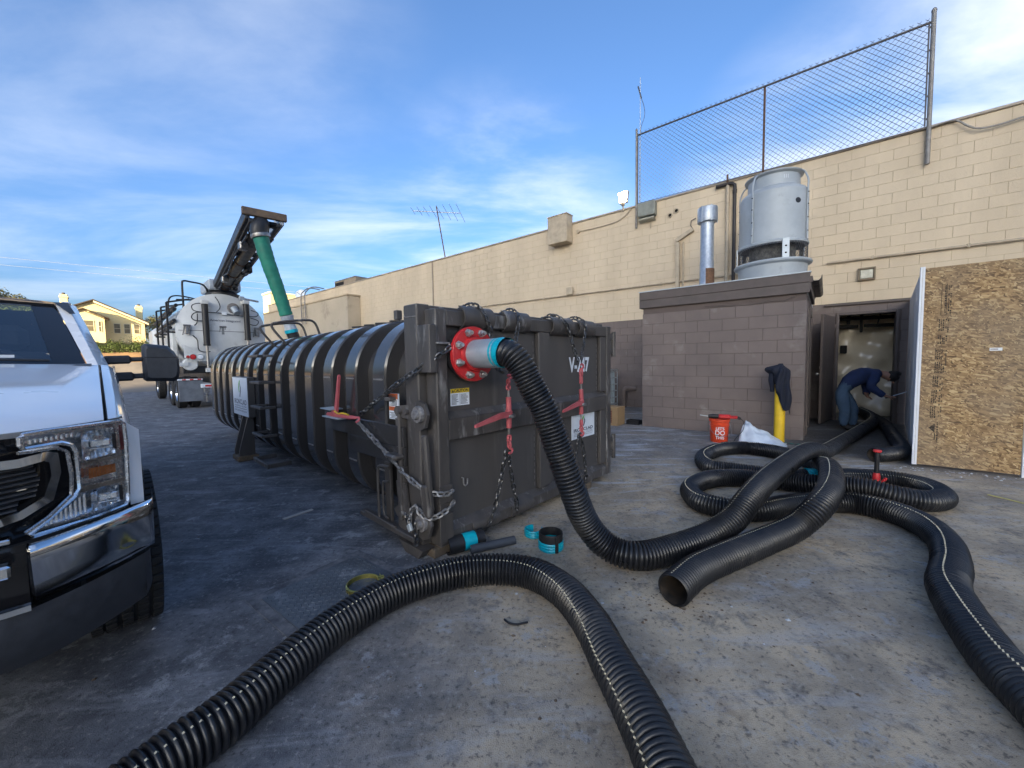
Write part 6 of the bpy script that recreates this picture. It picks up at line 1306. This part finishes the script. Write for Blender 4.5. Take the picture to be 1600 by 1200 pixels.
# mud clods, paper flecks and small stones: nobody could count them
rg = random.Random(11); m = M(); mw_ = M()
def clod(mm, x, y, s):
    n = 5; a0 = rg.uniform(0, 6); vs = [(x + s * rg.uniform(.6, 1.2) * cos(a0 + 2 * pi * i / n), y + s * rg.uniform(.6, 1.2) * sin(a0 + 2 * pi * i / n), .0) for i in range(n)] + [(x + s * .2, y, s * rg.uniform(.35, .8))]
    mm.add(vs, [(i, (i + 1) % n, n) for i in range(n)])
for cx, cy, sx, sy, k in ((.75, 2.12, .16, .12, 35), (.60, 2.30, .15, .1, 35), (1.05, 2.02, .12, .10, 35), (.85, 1.88, .2, .12, 25), (1.7, 2.3, .5, .3, 60), (.3, 1.5, .8, .5, 70), (1.2, 1.5, .6, .5, 80), (2.0, 3.6, 1.2, .8, 60), (-1.5, 2.6, .9, .8, 60)):
    for _ in range(k): clod(m, rg.gauss(cx, sx), rg.gauss(cy, sy), rg.choice((.002, .003, .003, .004, .006, .010)) * rg.uniform(.7, 1.2))
tag(m.build('dirt_clods', pm('dried_mud', (.17, .12, .08), (.09, .065, .045), sc=40, rough=.95), smooth=False), 'small dried mud clods scattered round the hose mouth', 'dirt', kind='stuff')
for k in range(150):
    if k < 95: u = rg.uniform(.55, 1.9); n = 6.62 - abs(rg.gauss(0, .16)); p = bpos(u, n)
    else: p = V((rg.uniform(-2.2, 3.5), rg.uniform(1.2, 6.5)))
    clod(mw_, p.x, p.y, rg.choice((.004, .006, .009, .016)) * (1 if k < 95 else .8))
tag(mw_.build('debris_flecks', pm('pale_flecks', (.55, .56, .57), (.36, .36, .36), sc=30, rough=.9), smooth=False), 'small pale chips and paper flecks littering the ground', 'debris', kind='stuff')
# ------------------------------------------------------------------ man bending at the doorway
m_skin = pm('skin', (.32, .17, .11), (.27, .14, .09), sc=12, rough=.55)
m_shirt = pm('navy_shirt', (.020, .036, .105), (.014, .026, .075), sc=16, rough=.9, bump=.3, bsc=70)
m_jeans = pm('blue_denim', (.062, .110, .180), (.042, .078, .135), sc=9, rough=.9, bump=.25, bsc=180, third=(.075, .12, .175), tsc=6, tlo=.55, thi=.72)
m_shoe = pm('dark_shoe', (.025, .022, .02), sc=12, rough=.6); m_hair = pm('black_hair', (.010, .008, .007), (.005, .004, .004), sc=60, rough=.6, bump=.5, bsc=200)
pp = bthing('person', 'man in navy long-sleeved top and jeans bending forward at the doorway', 'person', .315, 9.32)
J = {  # name: (x along the wall, y away, z, radius x, radius y, parent)
 'pel': (-.10, 0, .790, .120, .120, None), 'sp1': (.03, 0, .89, .150, .160, 'pel'), 'sp2': (.17, 0, .965, .155, .175, 'sp1'), 'che': (.31, 0, .985, .135, .175, 'sp2'),
 'nek': (.405, 0, .985, .066, .066, 'che'), 'hd0': (.445, 0, .965, .066, .066, 'nek'), 'hd1': (.50, 0, .935, .092, .080, 'hd0'), 'hd2': (.575, 0, .935, .092, .082, 'hd1'), 'hd3': (.63, 0, .945, .058, .058, 'hd2'),
 'shR': (.33, -.175, .955, .068, .066, 'che'), 'elR': (.26, -.235, .765, .052, .052, 'shR'), 'wrR': (.44, -.20, .625, .032, .034, 'elR'), 'paR': (.495, -.195, .610, .030, .020, 'wrR'),
 'shL': (.33, .175, .955, .068, .066, 'che'), 'elL': (.24, .22, .775, .052, .052, 'shL'), 'wrL': (.24, .10, .620, .032, .034, 'elL'), 'paL': (.255, .06, .575, .028, .020, 'wrL'),
 'hiR': (-.105, -.125, .655, .088, .088, 'pel'), 'thR': (-.07, -.118, .52, .094, .090, 'hiR'), 'knR': (-.035, -.11, .375, .074, .074, 'thR'), 'anR': (-.05, -.115, .085, .054, .054, 'knR'), 'toR': (.07, -.125, .035, .034, .042, 'anR'), 'tpR': (.13, -.13, .030, .026, .038, 'toR'),
 'hiL': (-.085, .125, .655, .088, .088, 'pel'), 'thL': (-.005, .12, .52, .094, .090, 'hiL'), 'knL': (.07, .115, .375, .074, .074, 'thL'), 'anL': (.075, .125, .085, .054, .054, 'knL'), 'toL': (.19, .135, .035, .034, .042, 'anL'), 'tpL': (.245, .14, .030, .026, .038, 'toL')}
def fing(side, base, dirs):
    for i, (dx, dy, dz, L) in enumerate(dirs):
        b = J[base]; n1, n2, n3 = (f'f{side}{i}{k}' for k in 'abc')
        J[n1] = (b[0] + dx * .45, b[1] + dy, b[2] + dz * .4, .0095, .0095, base); J[n2] = (b[0] + dx * .45 + L * .55, b[1] + dy, b[2] + dz - .006, .0085, .0085, n1); J[n3] = (b[0] + dx * .45 + L * .85, b[1] + dy * .9, b[2] + dz - .026, .0075, .0075, n2)
fing('R', 'paR', [(.03, -.026, .012, .062), (.045, -.009, .014, .072), (.045, .009, .012, .068), (.035, .024, .006, .054), (.0, -.030, -.018, .050)])
fing('L', 'paL', [(.01, -.026, -.01, .055), (.02, -.009, -.012, .062), (.02, .009, -.012, .060), (.01, .024, -.01, .048), (.0, -.034, .012, .045)])
names = list(J); me = bpy.data.meshes.new('body_cage'); me.from_pydata([J[k][:3] for k in names], [(names.index(J[k][5]), names.index(k)) for k in names if J[k][5]], [])
cg = bpy.data.objects.new('body_cage', me); COL.objects.link(cg)
sk_ = cg.modifiers.new('skin', 'SKIN'); sk_.use_smooth_shade = True; sk_.branch_smoothing = .6
for i, k in enumerate(names): me.skin_vertices[0].data[i].radius = (J[k][3], J[k][4]); me.skin_vertices[0].data[i].use_root = (k == 'pel')
ss_ = cg.modifiers.new('sub', 'SUBSURF'); ss_.levels = 2; ss_.render_levels = 2
dg = bpy.context.evaluated_depsgraph_get(); bme_ = bpy.data.meshes.new_from_object(cg.evaluated_get(dg)); bpy.data.objects.remove(cg)
bme_.name = 'body'; bme_.materials.clear(); bme_.materials.append(m_skin); bme_.shade_smooth()
body = bpy.data.objects.new('body', bme_); COL.objects.link(body); body.parent = pp
segs = [(k, V(J[k][:3]), V(J[J[k][5]][:3])) for k in names if J[k][5]]
def zone(p):
    best, bd_ = None, 9
    for k, a, b in segs:
        ab = a - b; t = max(0, min(1, (p - b).dot(ab) / max(ab.length_squared, 1e-9))); d = (p - (b + ab * t)).length
        if d < bd_: best, bd_, bt, cp_ = k, d, t, b + ab * t
    return best, bt, cp_
def garment(name, mat, test, push):
    keep = [f for f in bme_.polygons if any(test(*zv[i][:2]) for i in f.vertices)]
    ids = {}; mm = M()
    for f in keep:
        for i in f.vertices:
            if i not in ids: ids[i] = len(mm.v); v = bme_.vertices[i]; w = .004 * sin(v.co.x * 60 + v.co.z * 35) + .003 * sin(v.co.y * 90 - v.co.z * 70); mm.v.append(tuple(v.co + (v.co - zv[i][2]).normalized() * (push + w)))
        mm.f.append(tuple(ids[i] for i in f.vertices))
    mm.build(name, mat, body, recalc=False, ang=80)
zv = [zone(v.co) for v in bme_.vertices]
SH_, JE_ = ('sp1', 'sp2', 'che', 'shR', 'shL', 'elR', 'elL'), ('hiR', 'hiL', 'thR', 'thL', 'knR', 'knL', 'anR', 'anL')
bme_.materials.append(m_shirt); bme_.materials.append(m_jeans)
for f in bme_.polygons:
    zs = [zv[i][0] for i in f.vertices]
    f.material_index = 1 if all(z in SH_ for z in zs) else 2 if all(z in JE_ for z in zs) else 0
garment('shirt', m_shirt, lambda k, t: k in ('sp2', 'che') or (k == 'sp1' and t > .05) or k in ('sp1', 'shR', 'shL', 'elR', 'elL') or (k in ('wrR', 'wrL') and t < .92) or (k == 'nek' and t < .35), .019)
garment('jeans', m_jeans, lambda k, t: k in ('hiR', 'hiL', 'thR', 'thL', 'knR', 'knL', 'pel') or (k in ('anR', 'anL') and t < .95) or (k == 'sp1' and t < .55), .015)
garment('shoe', m_shoe, lambda k, t: k in ('toR', 'tpR') or (k == 'anR' and t > .86), .013); garment('shoe', m_shoe, lambda k, t: k in ('toL', 'tpL') or (k == 'anL' and t > .86), .013)
garment('hair', m_hair, lambda k, t: k in ('hd3',) or (k == 'hd2' and t > .25), .010)
m = M(); m.ball((.560, 0, .978), .086, 16, 10, (1.05, .98, .62)); m.build('hair_top', m_hair, body)
for s in (-1, 1):
    m = M(); m.ball((.525, s * .083, .935), .022, 8, 6, (.8, .45, 1.1)); m.build('ear', m_skin, body)
    m = M(); m.ball((.565, s * .030, .858), .010, 8, 6); m.build('eye', m_hair, body)
m = M(); m.prism([(-.018, 0), (.018, 0), (.0, -.03)], (.535, 0, .852), (0, 1, 0), (0, 0, 1), (-1, 0, 0), -.03); m.build('nose', m_skin, body)
m = M(); m.ball((.495, 0, .860), .02, 8, 6, (.7, 1.1, .4)); m.build('mouth', pm('lip', (.22, .09, .07), sc=10, rough=.6), body)
pp.scale = (1.05, 1.05, 1.05)
ht = bthing('pry_bar', 'thin hand tool held out by the bending man', 'hand tool', .315, 9.32)
ht.scale = (1.05, 1.05, 1.05)
m = M(); m.cyl((.47, -.20, .600), (.70, -.185, .70), .007, n=8); m.build('shank', m_galv, ht)
m = M(); m.cyl((.45, -.20, .592), (.54, -.197, .630), .013, n=10); m.build('grip', m_black, ht)
# ------------------------------------------------------------------ sunlit background at the left
HB_ = R(46); hx, hy = V((cos(HB_), sin(HB_), 0)), V((-sin(HB_), cos(HB_), 0))
b0 = V((-25.6, 25.0, 0))
def bank(u, v):
    prof = [(-7.0, .006), (-4.5, .25), (-2.6, .9), (-1.2, 1.75), (-.3, 2.28), (.8, 2.35), (4, 2.2), (60, 2.4), (130, 3)]
    k = v * (len(prof) - 1); i = min(int(k), len(prof) - 2); t = k - i; d = prof[i][0] + (prof[i + 1][0] - prof[i][0]) * t; z = prof[i][1] + (prof[i + 1][1] - prof[i][1]) * t
    p = b0 + hx * (-60 + 66 * u) + hy * d; e = sm((1 - u) / .04)
    return (p.x, p.y, .006 + (z - .006) * e + .05 * sin(u * 90) * (1 if .2 < v < .6 else 0) * e)
m = M(); m.grid(60, 12, lambda u, v: (lambda q: (q[0], q[1], q[2] + .004))(bank(u, v * .355))); tag(m.build('road', pm('sunlit_road', (.24, .215, .18), (.18, .16, .135), sc=1.2, rough=.9)), kind='structure')
m = M(); m.grid(60, 32, lambda u, v: bank(u, .345 + .655 * v)); tag(m.build('soil_bank', pm('dry_orange_soil', (.36, .22, .10), (.27, .17, .09), sc=1.5, rough=.95, bump=.4, bsc=12)), kind='structure')
m_leaf = pm('hedge_leaf', (.095, .125, .030), (.05, .075, .018), sc=1.2, rough=.6, spec=.3); m_leaf2 = pm('olive_leaf', (.12, .115, .045), (.07, .07, .028), sc=1.2, rough=.6, spec=.3)
m_bark = pm('bark', (.13, .09, .06), sc=8, rough=.9)
def leaves(mm, n, fn, s, rg):
    for _ in range(n):
        c, nn = fn(rg); nn = V(nn) + V((rg.uniform(-.7, .7), rg.uniform(-.7, .7), rg.uniform(-.3, .9))); nn.normalize(); t = nn.orthogonal().normalized(); t.rotate(Matrix.Rotation(rg.uniform(0, 6.28), 3, nn)); b = nn.cross(t); L = s * rg.uniform(.6, 1.3); c = V(c)
        mm.add([c - t * L, c + b * L * .45, c + t * L, c - b * L * .45], [(0, 1, 2, 3)])
rg = random.Random(5)
hd = thing('hedge', 'clipped green hedge on the soil bank below the cream house', 'hedge', loc=b0 + hx * -.2, rz=HB_)
m = M()
def hl_(r):
    x = r.uniform(-9, 4.2); a = r.uniform(0, pi); top = .40 + .10 * sin(x * 5.1) + .09 * sin(x * 11.3 + 1)
    return (x, .40 * cos(a) * r.uniform(.7, 1.05), 2.62 + top * sin(a) * r.uniform(.6, 1.05) - .1 * (1 - sin(a))), (0, cos(a), sin(a))
leaves(m, 9000, hl_, .055, rg)
for i in range(26): x = -9 + i * .5; leaves(m, 60, lambda r: ((x + r.gauss(0, .12), r.gauss(-.25, .1), 2.35 + r.uniform(-.15, .25)), (0, -1, .2)), .055, rg)
m.build('crown', m_leaf, hd, smooth=False, recalc=False)
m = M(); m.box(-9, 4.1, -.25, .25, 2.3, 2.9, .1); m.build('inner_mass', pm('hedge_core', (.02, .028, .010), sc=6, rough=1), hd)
for i in range(14): m = M(); m.cyl((-8.6 + i * .95, 0, 2.0), (-8.6 + i * .95 + .05, 0, 2.6), .03, n=6); m.build('stem', m_bark, hd)
sh_ = thing('shrub', 'rounded shrub rising behind the hedge by the house corner', 'shrub', loc=b0 + hx * 1.2 + hy * 3, rz=0)
m = M(); leaves(m, 1800, lambda r: ((lambda d: (d[0] * .9, d[1] * .8, 2.75 + d[2] * .75))([r.gauss(0, .5) for _ in range(3)]), (0, 0, 1)), .06, rg); m.build('crown', m_leaf2, sh_, smooth=False, recalc=False)
m = M(); m.cyl((0, 0, 2.0), (.05, 0, 2.8), .05, .03, n=7); m.build('trunk', m_bark, sh_)
# cream house
m_stucco = pm('cream_stucco', (.70, .60, .33), (.64, .54, .29), sc=1.2, rough=.9, bump=.15, bsc=30); m_roofd = pm('dark_roof_edge', (.06, .045, .035), sc=6, rough=.8); m_trimw = pm('pale_trim', (.66, .60, .42), sc=4, rough=.7)
m_win = pm('house_glass', (.16, .14, .09), (.10, .09, .06), sc=3, rough=.08)
hs = thing('cream_house', 'sunlit cream stucco house with gable roof and two chimneys beyond the hedge', 'house', loc=(-43.7, 42, 0), rz=HB_)
XP, ZP, XE, ZE = -.72, 8.42, 3.12, 6.44; XL, ZL = -6.4, 5.5
m = M(); m.prism([(XL, 1.0), (XE, 1.0), (XE, ZE), (XP, ZP), (XL, ZL)], (0, 0, 0), (1, 0, 0), (0, 0, 1), (0, 1, 0), 9.0); m.build('wall', m_stucco, hs)
rf = M(); sl_ = (ZP - ZE) / (XE - XP)
def slab(mm, xa, za, xb, zb, y0, y1, t): mm.add([(xa, y0, za), (xb, y0, zb), (xb, y1, zb), (xa, y1, za), (xa, y0, za + t), (xb, y0, zb + t), (xb, y1, zb + t), (xa, y1, za + t)], [(0, 1, 2, 3), (4, 5, 6, 7), (0, 1, 5, 4), (1, 2, 6, 5), (2, 3, 7, 6), (3, 0, 4, 7)])
slab(rf, XP, ZP + .02, XE + .35, ZE + .02 - .35 * sl_, -.35, 9.3, .12); slab(rf, XP, ZP + .02, XL - .4, ZL + .02 - .2, -.35, 9.3, .12); rf = rf.build('roof', m_roofd, hs)
m = M(); slab(m, XP + .0, ZP - .30, XE + .33, ZE - .30 - .33 * sl_, -.33, -.25, .09); m.build('barge_board', m_roofd, rf)
m = M(); slab(m, XP + .0, ZP - .20, XE + .33, ZE - .20 - .33 * sl_, -.335, -.255, .20); m.build('barge_board', m_trimw, rf)
for x0, x1, z1, y in ((2.54, 3.10, 8.38, 1.5), (-3.20, -2.62, 9.25, 3.0)):
    m = M(); m.box(x0, x1, y, y + .9, 4.5, z1, .03); m.box(x0 - .06, x1 + .06, y - .06, y + .96, z1 - .35, z1 - .2, .02); ch = m.build('chimney', m_stucco, hs)
    m = M(); m.cyl((x0 + .28, y + .4, z1), (x0 + .28, y + .4, z1 + .2), .12, n=10); m.build('flue_pot', m_roofd, ch)
wg = M(); wg.prism([(-4.2, 1.0), (.0, 1.0), (.0, 6.62), (-1.45, 7.34), (-4.2, 6.1)], (0, -1.3, 0), (1, 0, 0), (0, 0, 1), (0, 1, 0), 1.298); wg = wg.build('front_wing', m_stucco, hs)
m = M(); slab(m, -1.45, 7.36, .38, 6.45, -1.6, .0, .10); slab(m, -1.45, 7.36, -4.5, 5.98, -1.6, .0, .10); m.build('wing_roof', m_roofd, wg)
m = M(); slab(m, -1.35, 7.1, .36, 6.22, -1.58, -1.5, .08); m.build('barge_board', m_roofd, wg)
def window(x0, x1, z0, z1, y, par):
    m = M()
    for a in ((x0 - .05, x0, z0 - .05, z1 + .05), (x1, x1 + .05, z0 - .05, z1 + .05), (x0, x1, z0 - .05, z0), (x0, x1, z1, z1 + .05), (x0, x1, (z0 + z1) / 2 - .02, (z0 + z1) / 2 + .02)): m.box(a[0], a[1], y - .05, y - .002, a[2], a[3])
    w_ = m.build('window', m_trimw, par)
    m = M(); m.box(x0, x1, y - .02, y - .004, z0, z1); m.build('pane', m_win, w_)
for x0, x1 in ((.70, 1.14), (1.48, 1.91), (2.26, 2.66)): window(x0, x1, 5.08, 6.06, 0, hs)
window(-1.93, -.81, 5.12, 6.2, -1.3, wg); window(-.42, -.27, 5.11, 6.14, -1.3, wg)
n_ = thing('tile_roof_house', 'distant house with terracotta roof right of the cream house', 'house', loc=(-49.5, 56.0, 0), rz=R(41))
m = M(); m.box(-1, 6.0, 0, 6, 1.0, 5.2); m.build('wall', m_stucco, n_)
m = M(); m.prism([(-1.5, 5.2), (6.5, 5.2), (2.5, 6.9)], (0, -.5, 0), (1, 0, 0), (0, 0, 1), (0, 1, 0), 7); m.build('roof', pm('terracotta_tiles', (.30, .10, .045), (.22, .07, .035), sc=4, rough=.85), n_)
window(2.6, 3.4, 3.4, 4.4, 0, n_)
def tree(name, label, loc, h, cr, n, mat, s, grp):
    t = thing(name, label, 'tree', loc=loc, group=grp); rr = random.Random(int(abs(loc[0]) * 10))
    m = M(); m.tube([(0, 0, 0), (.1, 0, h * .3), (.0, .1, h * .6), (.1, .1, h * .9)], [.28, .2, .13, .04], 8); tr_ = m.build('trunk', m_bark, t)
    cl_ = [(V((rr.gauss(0, .5), rr.gauss(0, .5), rr.uniform(-.7, 1.0))) * cr, rr.uniform(.30, .52) * cr) for _ in range(16)]
    for c, r_ in cl_[:7]:
        m = M(); m.cyl((.05, .05, h * rr.uniform(.4, .6)), tuple(V((0, 0, h * .75)) + c), .07, .02, n=5); m.build('limb', m_bark, t)
    m = M()
    def lf(r):
        c, r_ = r.choice(cl_); d = V((r.gauss(0, 1), r.gauss(0, 1), r.gauss(0, 1))); d.normalize(); return V((0, 0, h * .75)) + c + d * r_ * r.uniform(.55, 1.05), d
    leaves(m, n, lf, s, rr); m.build('crown', mat, t, smooth=False, recalc=False)
GT = 'trees beyond the lot'
tree('broadleaf_tree', 'sunlit olive tree showing over the pickup roof at the left edge', (-52.6, 40.2, 2.2), 6.6, 2.2, 5200, m_leaf2, .15, GT)
tree('broadleaf_tree', 'loose-crowned tree between the cream house and the tank truck', (-50.3, 55.5, 2.3), 5.6, 1.7, 2600, m_leaf2, .14, GT)
tree('broadleaf_tree', 'low distant tree behind the terracotta roof', (-62.0, 72.0, 2.5), 6.5, 2.6, 3000, m_leaf, .2, GT)
nb_ = thing('lit_parapet_building', 'sunlit yellow parapet beyond the far end of the block building', 'building', loc=(-33.5, 53.0, 0), rz=BR)
m = M(); m.box(0, 2.6, 0, 6, 0, 10.7, .05); m.build('wall', m_stucco, nb_)
m = M(); m.box(-.1, 2.7, -.1, 6.1, 10.702, 10.95, .03); m.build('cornice', m_trimw, nb_)
for i, (za, zb) in enumerate(((12.6, 11.4), (13.4, 12.3))):
    w_ = thing('power_line', 'thin overhead power line crossing the sky above the houses, ' + ('lower one' if i == 0 else 'upper one'), 'power line', loc=(-60, 38, 0), group='overhead power lines')
    m = M(); m.tube(spline([(-25, -8, za + 2.2), (0, 0, za), (18, 10, za - .7), (40, 22, zb - .2), (70, 40, zb + .6)], 1.5), .014, 4); m.build('wire', pm('wire_grey', (.30, .32, .35), sc=2, rough=.6), w_)
# ------------------------------------------------------------------ unseen hill shape added behind the viewer only to shade the yard
def shade_blocker(u, v):
    x = -61 + 90 * u; e = min(1, u / .03, (1 - u) / .1); y = -150 - 50 * v
    return (x, y, (41 * e + 2.0 * sin(x * .21) * e) * sin(pi * v) ** .6)
m = M(); m.grid(30, 10, shade_blocker); tag(m.build('added_shade_hill', pm('shade_blocker_brown', (.10, .085, .05), sc=.1, rough=.95)), kind='structure')
